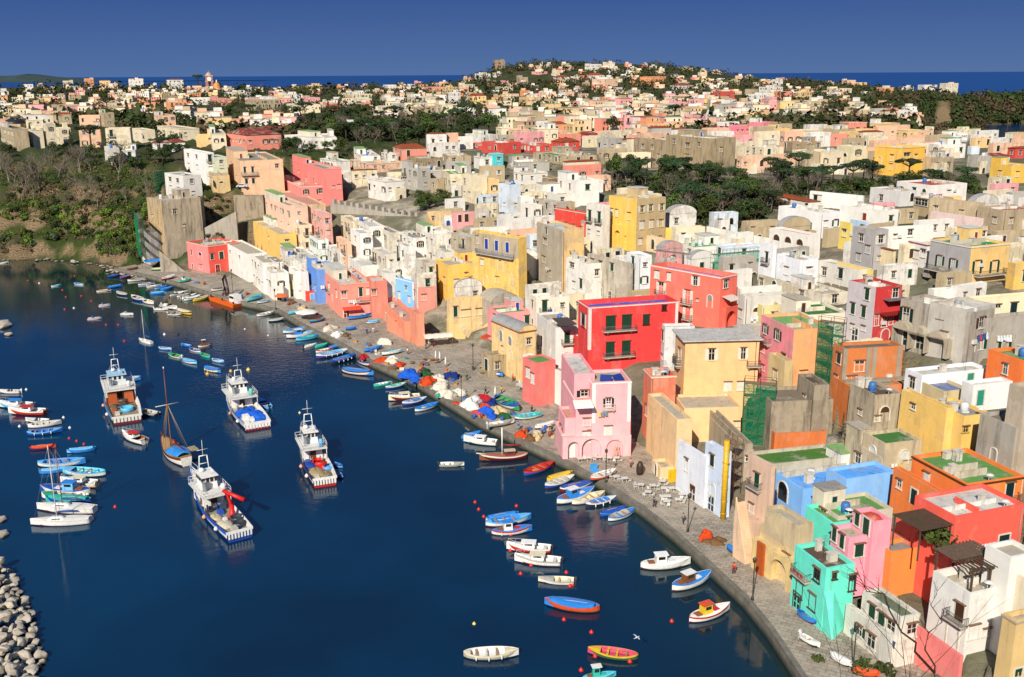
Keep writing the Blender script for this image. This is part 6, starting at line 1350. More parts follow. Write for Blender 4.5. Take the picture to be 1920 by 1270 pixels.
trawler(1352, 1118, 1108, 850, 'white and blue trawler with a big red deck crane', 'e9e8e6', '2a52b4', '24459c', '8f8a7c', 'ebe9e4', {'rib': '1c2f5a', 'mast': 'b', 'mc': 'e6e6e2'}, .225,
  [('crane', -.20, -.22, 'd8201c', 1), ('net', -.3, .2, 'cfc6b0', 1.6), ('net', -.14, .25, 'c2b89c', 1.3), ('drum', -.02, .18, '2b3550', 1.), ('vat', -.36, -.2, '30343c', .9), ('vat', -.27, -.27, '343a44', 1.), ('box', -.42, .05, 'b8b4a8', 1.3), ('winch', .0, -.15, '3a4660', 1), ('box', -.08, 0, '2c57b4', 1.2), ('box', -.22, .05, 'e2ded4', .9), ('net', -.4, -.05, '2b4a9c', .9)])
trawler(1452, 498, 1305, 318, 'white trawler heaped with bright blue nets and a dark red waterline', 'e9e8e6', '9aa6c4', '7a1522', 'b8b2a4', 'ecebe7', {'rib': 'cfcac0', 'raft': '58c8b8', 'mast': 'a'}, .265,
  [('net', -.12, .1, '1f63d8', 1.9), ('net', -.22, -.18, '1f63d8', 2.0), ('net', -.33, -.2, '2a70e0', 1.9), ('net', -.18, .25, '2160cc', 1.5), ('box', -.3, .2, 'ece9e2', 1.8), ('box', -.38, .1, 'e6e2d8', 1.6), ('box', -.42, .28, 'ece9e2', 1.3), ('net', -.42, -.15, '2468d4', 1.5), ('drum', .0, .15, 'd6d4cc', .9), ('net', -.03, -.2, '1f5cc8', 1.2)])
trawler(718, 462, 650, 262, 'weathered trawler with orange wooden shelters and pale blue tubs on deck', 'dcd9d0', '4a86b8', '7a2018', '9a8264', 'c9d0d2', {'rib': '2c2c30', 'mast': 'b', 'roof': '9fc4dc'}, .255,
  [('house', -.02, .24, 'b0562c', 2.0), ('house', -.02, -.24, 'b8603a', 2.0), ('vat', -.3, -.08, '58b4dc', 1.2), ('net', -.14, .22, '6a5a44', 1.2), ('net', -.2, -.28, '8a6a44', 1.1), ('winch', -.12, -.02, '5a4636', 1), ('box', -.36, .22, 'c9c4b8', 1.2), ('vat', -.2, .08, '3a3a3c', .8), ('box', -.26, .28, 'a8542c', 1.), ('drum', -.06, 0, '4a4038', .8)])
trawler(1830, 818, 1718, 602, 'trawler with red and white hull, ribbed stern and red net hauler', 'e6e4e0', '2c3a6c', 'b02a24', 'a08a68', 'dfe3e6', {'rib': '3a3f50', 'mast': 'b', 'raft': '6ab0e0'}, .25,
  [('net', -.28, .15, 'a8946c', 1.9), ('net', -.36, -.05, '9a8a68', 1.6), ('net', -.08, .25, '2a4a9c', 1.4), ('drum', -.05, -.05, 'd0241c', 1.), ('winch', -.18, -.1, 'd0241c', 1), ('net', -.2, -.12, 'd2281e', 1.1), ('vat', -.22, -.32, '5a9ad0', .9), ('box', -.02, .25, '3460b0', 1.2), ('net', -.02, 0, 'c8281e', 1.2), ('box', -.4, .2, 'c8c0b0', 1.1)])
fleet("""1868 690 1925 715|g lBb|alongside the red and white trawler, upper one
1862 735 1925 770|g lBl|alongside the red and white trawler, lower one""")
# ------------------------------------------------------------------ orange work barge with a crane
blk(200, 480, 3.343)
a_ = at(*U(640, 278)); b_ = at(*U(795, 330)); c_ = at(*U(886, 308)); d = b_ - a_; rz = math.atan2(d.y, d.x); L = d.length*1.0; W = max((c_ - b_).length, 6.5); r = empty('work_barge', a_ , 'flat orange work barge with a dark crane and a small white cabin', 'barge', None, rz)
m = MB(); rg2 = [[(x, y, -.5) for x, y in ((.8, .1), (L-.8, .1), (L-.8, W-.1), (.8, W-.1))], [(x, y, 1.1) for x, y in ((0, 0), (L, 0), (L, W), (0, W))], [(x, y, 1.1) for x, y in ((.3, .3), (L-.3, .3), (L-.3, W-.3), (.3, W-.3))], [(x, y, .85) for x, y in ((.3, .3), (L-.3, .3), (L-.3, W-.3), (.3, W-.3))]]
m.loft(rg2, 0, True, False); m.face((12, 13, 14, 15)); m.build('hull', paint('e0641c'), r)
m = MB(); m.box(L*.6, L*.8, W*.3, W*.7, .86, 3, 0, 0, (0,0,0), .1); cb = m.build('cabin', paint('e4e2dc'), r); m = MB(); m.box(L*.62, L*.78, W*.3-.01, W*.3+.07, 1.9, 2.6); m.build('window', glass(), cb)
m = MB(); m.lathe([(1, 0), (.9, 1.4), (.5, 1.5), (.5, 2.4)], 10, (L*.25, W*.55, .86)); m.tube([(L*.25, W*.55, 3), (L*.2, W*.55, 6.5), (L*.34, W*.5, 8), (L*.5, W*.4, 5.2), (L*.54, W*.38, 3)], [.4, .36, .32, .28, .3], 7); m.build('crane', paint('3a2420'), r)
for x in (.04, .5, .94):
    m = MB(); m.lathe([(.22, 0), (.2, .5), (.3, .55), (.3, .65), (0, .68)], 8, (L*x, .55, 1.1)); m.build('bollard', paint('2a2622'), r)
m = MB(); m.box(L*.82, L*.95, W*.3, W*.6, .86, 1.7, 0, 0, (0,0,0), .1); m.build('equipment_box', paint('c8ccd0'), r)
# ================================================================== trees and shrubs (leaf clumps through the crown)
def leafm(name, c1, c2, sc_=.5):
    n = NT(name); oi = n.n('ShaderNodeObjectInfo'); p = n.pos(); f = n.noise(p, sc_, 5, .7)
    a = n.mix(n.ramp(f, .35, .68), c1, c2); hsv = n.n('ShaderNodeHueSaturation'); n.l(a, hsv.inputs['Color'])
    n.l(n.ramp(oi.outputs['Random'], 0, 1, .7, 1.3), hsv.inputs['Value']); n.l(n.ramp(oi.outputs['Random'], 0, 1, .48, .52), hsv.inputs['Hue'])
    n.col(hsv.outputs['Color']); n.rough(.75, .2); return n.mat
LM = {'dark': leafm('dark_leaves', (.018, .034, .010), (.052, .070, .018)), 'mid': leafm('green_leaves', (.028, .055, .012), (.085, .115, .022)), 'pine': leafm('pine_needles', (.014, .034, .014), (.042, .072, .022)),
      'grass': leafm('bright_leaves', (.06, .115, .012), (.16, .19, .03)), 'olive': leafm('grey_leaves', (.05, .065, .035), (.12, .13, .075)), 'rust': leafm('rusty_twigs', (.075, .045, .022), (.16, .10, .05))}
BARK = flat('bark', (.075, .055, .04), .95, .1, .5, 3, .5); PALE = flat('pale_bark', (.26, .22, .18), .95, .1, .4, 3, .4)
def leaves(m, c, r, n, s, q, squash=.8):
    for _ in range(n):
        u = Vector((q.gauss(0, 1), q.gauss(0, 1), q.gauss(0, 1)));
        if u.length < 1e-3: continue
        u.normalize(); p = Vector(c) + Vector((u.x, u.y, u.z*squash))*r*q.uniform(.72, 1.08)
        a = (u + Vector((q.uniform(-.9, .9), q.uniform(-.9, .9), q.uniform(-.3, 1.)))).normalized(); t = a.cross(Vector((q.uniform(-1, 1), q.uniform(-1, 1), q.uniform(-1, 1))));
        if t.length < 1e-3: continue
        t.normalize(); w_ = a.cross(t); e = s*q.uniform(.55, 1.25)
        m.quad(p - t*e - w_*e*.5, p + t*e*.3 - w_*e*.7, p + t*e + w_*e*.4, p - t*e*.4 + w_*e*.7)
def tree_meshes(kind, seed):
    q = random.Random(seed*77 + len(kind)); t = MB(); m = MB()
    if kind == 'round':
        hgt = 4.2; t.tube([(0, 0, -1.5), (.15, 0, hgt*.5), (.1, .2, hgt)], [.34, .26, .2], 7); n = 16
        for i in range(n):
            a = q.uniform(0, 6.28); rr_ = 3.1*math.sqrt(q.random()); z = 4.6 + q.uniform(-1.5, 2.9)*(1 - rr_/5); c = (rr_*math.cos(a), rr_*math.sin(a), z); t.tube([(.1, .2, hgt*.8), ((c[0])*.5, c[1]*.5, z*.75), c], [.13, .08, .03], 4, cap=False); leaves(m, c, q.uniform(.9, 1.6), 62, .30, q)
    elif kind == 'umbrella':
        hgt = 7; t.tube([(0, 0, -1.5), (.2, .1, 3.5), (0, .1, hgt)], [.36, .3, .22], 7)
        for i in range(18):
            a = q.uniform(0, 6.28); rr_ = 4.4*math.sqrt(q.random()); c = (rr_*math.cos(a), rr_*math.sin(a), 8.1 + .9*(1 - (rr_/4.4)**2) + q.uniform(-.25, .25)); t.tube([(0, .1, hgt*.9), (c[0]*.6, c[1]*.6, 7.5), c], [.14, .09, .03], 4, cap=False); leaves(m, c, q.uniform(1., 1.5), 60, .28, q, .5)
    elif kind == 'cypress':
        t.tube([(0, 0, -1), (0, 0, 3)], [.25, .18], 6)
        for i in range(20): z = .9 + i*.5; rr_ = 1.15*math.sin(min(1, (i+2)/6)*1.57)*(1 - max(0, i-8)/13); a = q.uniform(0, 6.28); leaves(m, (.25*rr_*math.cos(a), .25*rr_*math.sin(a), z), rr_, 46, .24, q)
    elif kind == 'bare':
        def br(p, d, L, r, k):
            e = p + d*L; t.tube([p, p + d*L*.5 + Vector((q.uniform(-.1, .1), q.uniform(-.1, .1), 0))*L, e], [r, r*.8, r*.6], 4, cap=False)
            if k == 0: return
            for _ in range(3 if k > 1 else 3):
                dd = (d + Vector((q.uniform(-.9, .9), q.uniform(-.9, .9), q.uniform(-.15, .6)))).normalized(); br(e, dd, L*q.uniform(.6, .85), r*.55, k-1)
        br(Vector((0, 0, -1)), Vector((0, 0, 1)), 3., .22, 5)
        for i in range(8): a = q.uniform(0, 6.28); leaves(m, (1.8*math.cos(a), 1.8*math.sin(a), 5.5 + q.uniform(-1, 1.5)), 1.3, 16, .13, q)
    elif kind == 'shrub':
        for i in range(7):
            a = q.uniform(0, 6.28); rr_ = 1.1*math.sqrt(q.random()); c = (rr_*math.cos(a), rr_*math.sin(a), .5 + q.uniform(-.2, .75)); t.tube([(0, 0, -.4), c], [.06, .03], 4, cap=False); leaves(m, c, q.uniform(.5, .85), 46, .19, q)
    elif kind == 'palm':
        t.tube([(0, 0, -1), (.15, 0, 3), (0, 0, 6)], [.3, .24, .26], 7)
        for i in range(18):
            a = 6.28*i/18 + q.uniform(-.1, .1); el = q.uniform(-.2, .9); pr = None; v0 = Vector((0, 0, 6))
            for k in range(7):
                d_ = k/6*2.9; z = 6 + d_*math.sin(el) - d_*d_*.16; c = Vector((d_*math.cos(el)*math.cos(a), d_*math.cos(el)*math.sin(a), z)); s_ = Vector((-math.sin(a), math.cos(a), -.25))*(.34*math.sin((k+.6)/7*3.0))
                if pr: m.quad(pr[0], pr[0] + pr[1], c + s_, c); m.quad(pr[0], pr[0] - Vector((pr[1].x, pr[1].y, -pr[1].z)), c - Vector((s_.x, s_.y, -s_.z)), c)
                pr = (c, s_)
    return t, m
TM = {}
def tmesh(kind, leaf, seed):
    k = (kind, leaf, seed)
    if k not in TM: t, m = tree_meshes(kind, seed); TM[k] = (t.mesh('trunk', PALE if kind == 'bare' else BARK), m.mesh('crown', LM[leaf]))
    return TM[k]
TD = {'round': 'broad evergreen tree', 'umbrella': 'umbrella pine', 'cypress': 'slim dark cypress', 'bare': 'bare leafless tree', 'shrub': 'leafy shrub', 'palm': 'feathery palm'}
def tree(p, kind, leaf, s, label, q, group=None, name=None):
    t, m = tmesh(kind, leaf, q.randrange(4)); o = empty(name or ('shrub' if kind == 'shrub' else 'pine_tree' if kind == 'umbrella' else 'palm_tree' if kind == 'palm' else 'tree'), p, label, 'shrub' if kind == 'shrub' else 'tree', group, q.uniform(0, 6.28))
    o.scale = (s*q.uniform(.88, 1.12), s*q.uniform(.88, 1.12), s*q.uniform(.85, 1.15)); link('trunk', t, o); link('crown', m, o); return o
def inside(x, y, pad=.6):
    for h in HOUSES:
        dx, dy = x - h.b.x, y - h.b.y; ca, sa = math.cos(h.a), math.sin(h.a); u = dx*ca + dy*sa; v = -dx*sa + dy*ca
        if -pad < u < h.wR + pad and -pad < v < h.wL + pad: return True
    return False
EARTH = [[(0,412),(70,416),(110,436),(60,442),(0,436)], [(62,448),(190,452),(180,480),(70,480)]]      # bare ledges of the cliff
def grove(seed, pg, n, kinds, smin, smax, label, group, gap=.7):
    """scatter over the ground seen inside an outline"""
    q = random.Random(seed); x0, x1 = min(p[0] for p in pg), max(p[0] for p in pg); y0, y1 = min(p[1] for p in pg), max(p[1] for p in pg); done = []; tries = 0
    while len(done) < n and tries < n*40:
        tries += 1; x, y = q.uniform(x0, x1), q.uniform(y0, y1)
        if not inpoly(x, y, pg) or (seed in (6, 16) and any(inpoly(x, y, g_) for g_ in EARTH)): continue
        p = march(x, y); k, lf = q.choice(kinds); s = q.uniform(smin, smax)*(1 if k != 'shrub' else 1.)
        rad = {'round': 3.2, 'umbrella': 4, 'cypress': 1, 'bare': 2, 'shrub': 1.1, 'palm': 2}[k]*s
        if inside(p.x, p.y, rad*.55) or any((p - d).length < rad*gap for d in done): continue
        done.append(p); tree(p, k, lf, s, '%s %s' % ({'dark': 'dark green', 'mid': 'green', 'pine': 'dark', 'grass': 'bright green', 'olive': 'grey green', 'rust': 'rust brown'}[lf] + ' ' + TD[k].replace('dark ', ''), label), q, group + ', ' + lf + ' ' + k)
grove(1, [(1110,330),(1200,325),(1300,330),(1440,345),(1450,400),(1410,425),(1300,425),(1262,405),(1240,385),(1130,352)], 92, [('round','dark'),('round','mid'),('round','dark'),('bare','olive'),('umbrella','pine'),('bare','rust')], .62, 1.0, 'in the walled grove behind the yellow loggia house', 'trees of the walled grove', .42)
grove(21, [(1110,335),(1440,345),(1840,350),(1840,370),(1450,400),(1410,425),(1300,425),(1240,385)], 40, [('shrub','dark'),('shrub','mid'),('shrub','rust')], 1.2, 2., 'in the undergrowth of the long grove', 'undergrowth of the long grove', .6)
grove(2, [(1440,330),(1560,335),(1700,335),(1830,345),(1840,368),(1700,358),(1560,365),(1450,385)], 46, [('round','dark'),('round','dark'),('umbrella','pine'),('bare','rust')], .6, .9, 'in the strip of trees right of the walled grove', 'trees right of the grove', .45)
grove(3, [(530,245),(640,232),(720,232),(800,240),(900,232),(925,250),(860,262),(760,278),(640,285),(540,262)], 62, [('round','dark'),('round','dark'),('round','mid'),('bare','rust'),('umbrella','pine')], .8, 1.4, 'in the dark wood left of the red striped terraces', 'trees of the dark wood', .42)
grove(4, [(340,200),(460,205),(700,205),(690,232),(520,238),(350,222)], 40, [('round','dark'),('umbrella','pine'),('round','mid'),('bare','rust'),('cypress','dark')], .8, 1.4, 'in the wood between the far villas on the left', 'trees between the left villas', .5)
grove(5, [(0,282),(120,280),(200,290),(290,285),(345,290),(330,325),(270,330),(0,322)], 24, [('round','dark'),('bare','rust'),('round','dark'),('round','mid')], .5, .8, 'along the top of the left cliff', 'trees along the cliff top')
grove(6, [(0,385),(200,388),(285,385),(262,470),(200,478),(0,455)], 130, [('shrub','grass'),('shrub','mid'),('shrub','grass'),('shrub','dark')], .9, 1.8, 'on the lower left cliff above the water', 'shrubs on the left cliff', .55)
grove(17, [(0,322),(200,322),(290,328),(285,388),(0,388)], 70, [('shrub','olive'),('shrub','mid'),('bare','rust'),('shrub','mid'),('shrub','dark')], .6, 1.6, 'on the upper left cliff', 'brush on the upper left cliff', .55)
grove(16, [(0,455),(80,468),(180,478),(250,482),(260,465),(200,455),(0,440)], 40, [('shrub','grass'),('shrub','mid'),('shrub','olive')], .8, 1.5, 'at the foot of the left cliff', 'shrubs at the cliff foot', .5)
grove(7, [(745,385),(830,372),(850,395),(790,402),(750,400)], 9, [('round','mid'),('round','dark')], .45, .65, 'behind the crenellated grey wall', 'trees behind the crenellated wall')
grove(8, [(370,365),(430,360),(440,420),(470,455),(400,460),(360,440),(340,460),(380,410)], 38, [('shrub','olive'),('shrub','mid'),('shrub','rust')], .5, .9, 'on the terraced slope beside the ramp', 'bushes on the terraced slope', .8)
grove(9, [(300,275),(345,275),(345,305),(300,310)], 6, [('round','dark'),('umbrella','pine')], .7, .9, 'left of the white apartment house', 'trees by the apartment house')
grove(10, [(520,270),(640,275),(640,300),(530,295)], 12, [('round','dark'),('round','mid'),('bare','rust')], .6, .9, 'below the white grey flat house', 'trees below the flat house')
q = random.Random(5)
for (x, y, k, lf, s, lb) in [(172, 285, 'umbrella', 'pine', 1.15, 'umbrella pine on the cliff top beside the cream convent wing'), (240, 228, 'cypress', 'dark', 1.6, 'tall dark conifer beside the orange villa'), (202, 215, 'umbrella', 'pine', 1.4, 'umbrella pine left of the tall dark conifer'), (110, 240, 'palm', 'mid', 1.2, 'palm standing between the convent and the peach block'), (338, 232, 'palm', 'mid', 1.1, 'palm beside the pinkish tan block'), (302, 212, 'umbrella', 'pine', 1.1, 'umbrella pine in front of the orange tan villa'), (37, 162, 'round', 'dark', 2.4, 'round dark tree breaking the skyline at far left'), (372, 165, 'umbrella', 'pine', 1.9, 'umbrella pine left of the red bell tower'), (412, 165, 'umbrella', 'pine', 1.9, 'umbrella pine right of the red bell tower'), (1265, 235, 'umbrella', 'pine', 1.3, 'umbrella pine above the pink row left of the hot pink houses'), (1150, 250, 'round', 'dark', 1.2, 'round dark tree below the tan grey house'), (60, 275, 'cypress', 'dark', .9, 'cypress below the domed convent'), (135, 285, 'cypress', 'dark', .9, 'cypress right of the convent dome'), (275, 262, 'round', 'dark', .9, 'dark tree in front of the long peach block'), (1395, 395, 'umbrella', 'mid', .9, 'spreading pine with a reddish trunk in the middle of the grove'), (515, 165, 'bare', 'rust', 2.6, 'rusty bare crown on the skyline right of the dome')]:
    tree(march(x, y), k, lf, s, lb, q)
# distant woods that read as one mass: one object of small crowns
q = random.Random(99); m = MB(); cnt = 0
while cnt < 9500:
    x, y = (q.uniform(-20, 1940), q.uniform(118, 262)) if q.random() < .85 else (q.uniform(1480, 1930), q.uniform(148, 240))
    p = march(x, y)
    if (p.x > 430 and 900 < p.y < 1330 and p.z < 3) or (1750 < x < 1786 and 190 < y < 238): cnt += .02; continue
    if p.z < 3 or p.y < 430 or p.y > 2600 or inside(p.x, p.y, 3): continue
    # woods come in patches, thicker on the hill and on the headland
    d_ = math.sin(p.x*.021 + 1)*math.cos(p.y*.017) + .5*math.sin(p.x*.05 - p.y*.03)
    if d_ < (-.2 if p.y > 1250 else .10) and not (x > 1480 and p.y > 900): cnt += .04; continue
    k_ = 1 + (p.y > 1300)*.5 + (q.random() < .06)*.8; hh = q.uniform(3.2, 7.5)*k_; r_ = q.uniform(2.0, 3.8)*k_; leaves(m, (p.x, p.y, p.z + hh*.55), r_, 12, r_*.36, q, .85); cnt += 1
n = NT('distant_foliage'); p = n.pos(); n.col(n.mix(n.ramp(n.noise(p, .035, 6, .7), .46, .6), n.mix(n.ramp(n.noise(p, .3, 4, .7), .35, .65), (.016, .034, .011), (.05, .07, .02)), (.085, .06, .035))); n.rough(.8, .1)
tag(m.build('distant_woodland', n.mat), None, None, None, 'stuff')
# brush that fills the ground under the walled grove
q = random.Random(57); m = MB(); cnt = 0; pgs = [[(1112,335),(1440,340),(1450,400),(1410,425),(1300,425),(1262,405),(1130,352)], [(1440,335),(1835,345),(1838,366),(1700,358),(1450,388)]]
while cnt < 900:
    x, y = q.uniform(1110, 1840), q.uniform(330, 428)
    if not any(inpoly(x, y, g_) for g_ in pgs): continue
    p = march(x, y); cnt += 1
    if inside(p.x, p.y, 1.): continue
    leaves(m, (p.x, p.y, p.z + .6), q.uniform(.7, 1.5), 12, .42, q, .8)
tag(m.build('grove_undergrowth', n.mat), None, None, None, 'stuff')
# low scrub over the cliff
q = random.Random(31); m = MB(); cnt = 0
while cnt < 1500:
    x, y = q.uniform(0, 300), q.uniform(300, 480); p = march(x, y)
    if p.z < 2.5 or inside(p.x, p.y, .5) or p.y > 430 or any(inpoly(x, y, g_) for g_ in EARTH): cnt += .1; continue
    leaves(m, (p.x, p.y, p.z + .3), q.uniform(.5, 1.1), 9, .36, q, .7); cnt += 1
n = NT('cliff_scrub'); p = n.pos(); g2 = n.mix(n.ramp(n.noise(p, .6, 4, .7), .35, .65), (.035, .06, .012), (.11, .135, .022)); n.col(n.mix(n.ramp(n.noise(p, .07, 5, .6), .42, .54), g2, (.12, .085, .05))); n.rough(.85, .1)
tag(m.build('cliff_scrub', n.mat), None, None, None, 'stuff')
# ================================================================== things on the quay and in the water
def solo(name, m, mats, loc, label, cat, rz=0., group=None): return tag(m.build(name, mats, None, loc, rz), label, cat, group)
def heap_mesh(q, rx, ry, h, k=20, n=9, wob_=.24):
    m = MB(); s0 = q.random()*9; rg = []
    for i in range(n + 1):
        f = i/n; rr_ = math.cos(f*math.pi/2)**.8; zz = h*math.sin(f*math.pi/2); ring = []
        for j in range(k):
            t = 2*math.pi*j/k; w_ = 1 + wob_*math.sin(3*t + s0) + wob_*.7*math.sin(5*t + s0*2 + f*4) + q.uniform(-.13, .13)
            ring.append((rx*max(rr_, .03)*w_*math.cos(t), ry*max(rr_, .03)*w_*math.sin(t), zz*(1 + .22*math.sin(2*t + s0) + q.uniform(-.14, .14)) - .05))
        rg.append(ring)
    m.loft(rg, 0, True); return m
NETC = {'o': 'd2481c', 'b': '1f5fd0', 'w': 'ddd6c4', 'W': 'ecebe6', 'g': '2e5a34', 'r': 'b3202a', 'c': 'd4bc8c', 'm': '7a5a3c', 't': '2f9c86', 'n': '1c3478'}
NETN = {'o': 'orange red', 'b': 'bright blue', 'w': 'pale cream', 'W': 'white', 'g': 'dark green', 'r': 'deep red', 'c': 'sandy', 'm': 'brown', 't': 'teal', 'n': 'navy blue'}
blk(640, 580, 3.528); q = random.Random(8)
for x, y, rx, ry, h, c, wh in [(270,345,1.7,1.3,.9,'o','at the start of the quay piles'),(330,350,2.,1.4,1.,'w','among orange nets where the quay piles start'),(385,375,1.6,1.3,.8,'o','beside the brown heap'),(345,395,1.3,1.1,.6,'m','below the first pale heap of the quay'),(420,440,1.3,1.,.7,'o','next to the first blue cover'),(450,445,2.1,1.8,1.5,'b','left of the dark green cover'),(490,475,1.5,1.,.7,'b','at the foot of the tall blue heap'),(550,430,2.6,1.7,.9,'g','behind the blue and orange heaps'),(540,408,1.4,.8,.7,'r','on the dark green cover'),(580,490,2.,1.7,1.3,'o','between dark green and white covers'),(640,475,2.2,1.7,1.3,'w','behind the long white cover'),(665,520,2.3,1.7,1.3,'w','in the middle of the white row'),(700,575,2.2,1.6,1.2,'w','front of the white row'),(780,560,1.8,1.4,1.1,'w','right end of the white row'),(730,455,2.2,1.4,1.2,'n','behind the white row'),(650,575,.9,.8,.7,'t','at the quay edge before the white row'),(760,625,1.2,.7,.4,'o','lying flat before the bright white sheet'),(865,640,2.6,1.9,1.7,'W','beside the red cover'),(940,600,2.2,1.4,1.,'r','behind the bright white sheet'),(990,640,2.,1.6,1.2,'n','right of the red cover'),(905,690,1.3,1.,.7,'o','in front of the bright white sheet'),(960,690,1.8,1.4,1.3,'b','in front of the sandy net heap'),(1030,680,2.,1.5,1.1,'c','right of the blue bundle'),(950,650,1.4,1.,.8,'o','between the red and blue covers'),(1000,715,1.4,1.1,.6,'b','at the pier end'),(1080,715,1.8,1.1,.8,'g','at the pier end beside the grey boat'),(1190,840,1.2,1.,1.1,'o','by the steps beside the pier'),(1250,860,1.7,1.,.7,'m','below the pink arcaded house'),(1300,850,1.4,.9,.8,'c','beside the brown nets below the pink arcaded house'),(340,325,1.1,.8,.6,'W','behind the first pale heap')]:
    p = at(*U(x, y), 1.52); solo('net_heap', heap_mesh(q, rx, ry, h), flat('netting_' + c, NETC[c], .9, .15, .5, 3.5, .7), p, '%s heap of fishing nets and covers %s' % (NETN[c], wh), 'net heap', q.uniform(0, 6))
blk(200, 480, 3.343)
for x, y, rx, ry, h, c, wh in [(1400,460,2.2,1.6,1.,'w','on the plaza edge, left one of the upper heaps'),(1450,500,2.,1.5,1.,'W','on the plaza edge under grey covers'),(1500,500,1.4,1.,.7,'m','on the plaza edge among traps'),(1610,640,1.3,1.,.9,'r','in the boat corner of the middle mooring row'),(1740,550,2.2,1.3,1.3,'w','beside the tipped dinghy on the plaza'),(1160,300,1.4,1.,.8,'m','on the far quay beside the parasols'),(1230,335,1.6,1.2,1.1,'c','on the far quay, straw coloured')]:
    p = at(*U(x, y), 1.52); solo('net_heap', heap_mesh(q, rx, ry, h), flat('netting_' + c, NETC[c], .9, .15, .5, 3.5, .7), p, '%s heap of nets %s' % (NETN[c], wh), 'net heap', q.uniform(0, 6))
blk(800, 840, 2.953)
p = at(*U(1545, 505), 1.52); solo('net_heap', heap_mesh(q, .9, .7, 1.3, wob_=.3), flat('netting_o', NETC['o'], .9, .15, .5, 3.5, .7), p, 'bright orange bundle of nets on the paving below the beige tower house', 'net heap')
p = at(*U(1600, 525), 1.52); solo('net_heap', heap_mesh(q, 1.5, 1., .7), flat('netting_m', NETC['m'], .9, .15, .5, 3.5, .7), p, 'brown nets in a low pile beside the bright orange bundle', 'net heap')
# ---- parasols and canopies
def parasol(p, label, open_, c='ece6da', r=1.7, hgt=2.5):
    o = empty('parasol', p, label, 'parasol'); m = MB(); m.tube([(0, 0, 0), (0, 0, hgt)], .04, 5); m.build('pole', paint('8a7a66'), o)
    m = MB()
    if open_: m.lathe([(r, 0), (r*.98, .12), (r*.5, .5), (.03, .8)], 8, (0, 0, hgt-.55))
    else: m.lathe([(.05, -.1), (.26, .1), (.2, .9), (.12, 1.5), (.02, 1.8)], 7, (0, 0, hgt-1.7))
    m.build('canopy', paint(c), o); m = MB(); m.lathe([(.35, 0), (.33, .1), (.05, .14), (0, .14)], 10); m.build('base', paint('6a6a68'), o)
blk(200, 480, 3.343)
parasol(at(*U(1255, 398), 1.5), 'wide white open parasol on the far quay', True, 'e9e4da', 3.2, 2.6); parasol(at(*U(1100, 290), 1.5), 'orange open parasol in front of the yellow stair house', True, 'dc6a28', 2.2, 2.4)
blk(640, 580, 3.528)
for x, y, n_ in [(500, 240, 'left of the white canopy'), (580, 245, 'at the corner of the white canopy'), (625, 345, 'left of the pair in the middle of the plaza'), (652, 350, 'right of the pair in the middle of the plaza'), (690, 385, 'standing alone in the plaza'), (1180, 545, 'by the cafe tables'), (1018, 590, 'behind the hauled out green boat')]: parasol(at(*U(x, y), 1.5), 'folded white parasol ' + n_, False)
def canopy(x, y, w_, d_, hgt, c, label, rz):
    p = at(*U(x, y), 1.5); o = empty('canopy', p, label, 'canopy', None, rz); m = MB(); rg = [[(-w_/2 + w_*i/8, -d_/2 + d_*j/6, hgt + .5*math.sin(math.pi*j/6) - .12*(i % 2)) for i in range(9)] for j in range(7)]; m.loft(rg); m.build('fabric', paint(c), o)
    for sx in (-1, 1):
        for sy in (-1, 1): m = MB(); m.tube([(sx*w_*.48, sy*d_*.47, 0), (sx*w_*.48, sy*d_*.47, hgt)], .06, 5); m.build('post', paint('7a6a58'), o)
canopy(635, 245, 7, 4.5, 2.7, 'ece2d0', 'white fabric canopy on posts before the pale ochre house', .3)
blk(200, 480, 3.343); canopy(293, 75, 6.5, 5, 2.6, '2a86e0', 'blue beach canopy below the tan tower house', .6)
# ---- tables, chairs, lamps
def table(p, q, label, long_=False):
    o = empty('table', p, label, 'table', 'white tables on the near quay', q.uniform(-.3, .3)); w_ = 1.5 if long_ else .75; m = MB(); m.box(-w_/2 - .15, w_/2 + .15, -.45, .45, .72, .78); m.build('tabletop', paint('d2d0c8'), o)
    for sx in (-1, 1):
        m = MB(); x = sx*w_*.4; m.tube([(x, -.35, 0), (x, .35, .72)], .035, 4); m.tube([(x, .35, 0), (x, -.35, .72)], .035, 4); m.build('leg', paint('dcdad4'), o)
CH = None
def chair(p, rz, label):
    global CH
    if CH is None:
        o = empty('chair', p, label, 'chair', 'white cafe chairs', rz); m = MB(); m.box(-.24, .24, -.24, .24, .44, .48); m.build('seat', paint('d2d0c8'), o); m = MB(); m.box(-.24, .24, .2, .24, .5, .92); m.build('backrest', paint('d2d0c8'), o)
        for x in (-.2, .2):
            for y in (-.2, .2): m = MB(); m.tube([(x, y, 0), (x, y, .44)], .025, 4); m.build('leg', paint('dcdad4'), o)
        CH = o; return
    o = copy_tree(CH); o.location = p; o.rotation_euler = (0, 0, rz); o['label'] = label
blk(800, 840, 2.953); q = random.Random(3); k = 0
for x, y in [(1185,225),(1250,230),(1305,205),(1315,245),(1355,245),(1225,265),(1320,290),(1330,318),(1392,308),(1412,278),(1050,180),(1095,190),(850,80),(900,75),(950,72),(1010,75),(1050,75)]:
    p = at(*U(x, y), 1.5); k += 1; wh = 'below the pink arcaded house' if y < 100 else 'by the coral pink boat on the quay edge' if x < 1100 else 'on the paving before the pale blue quayside house'
    table(p, q, 'white trestle table ' + wh, x == 1320)
    for j in range(2): a_ = q.uniform(0, 6.28); chair(p + Vector((.95*math.cos(a_), .95*math.sin(a_), 0)), a_ - 1.57, 'white slatted chair ' + wh)
blk(640, 580, 3.528)
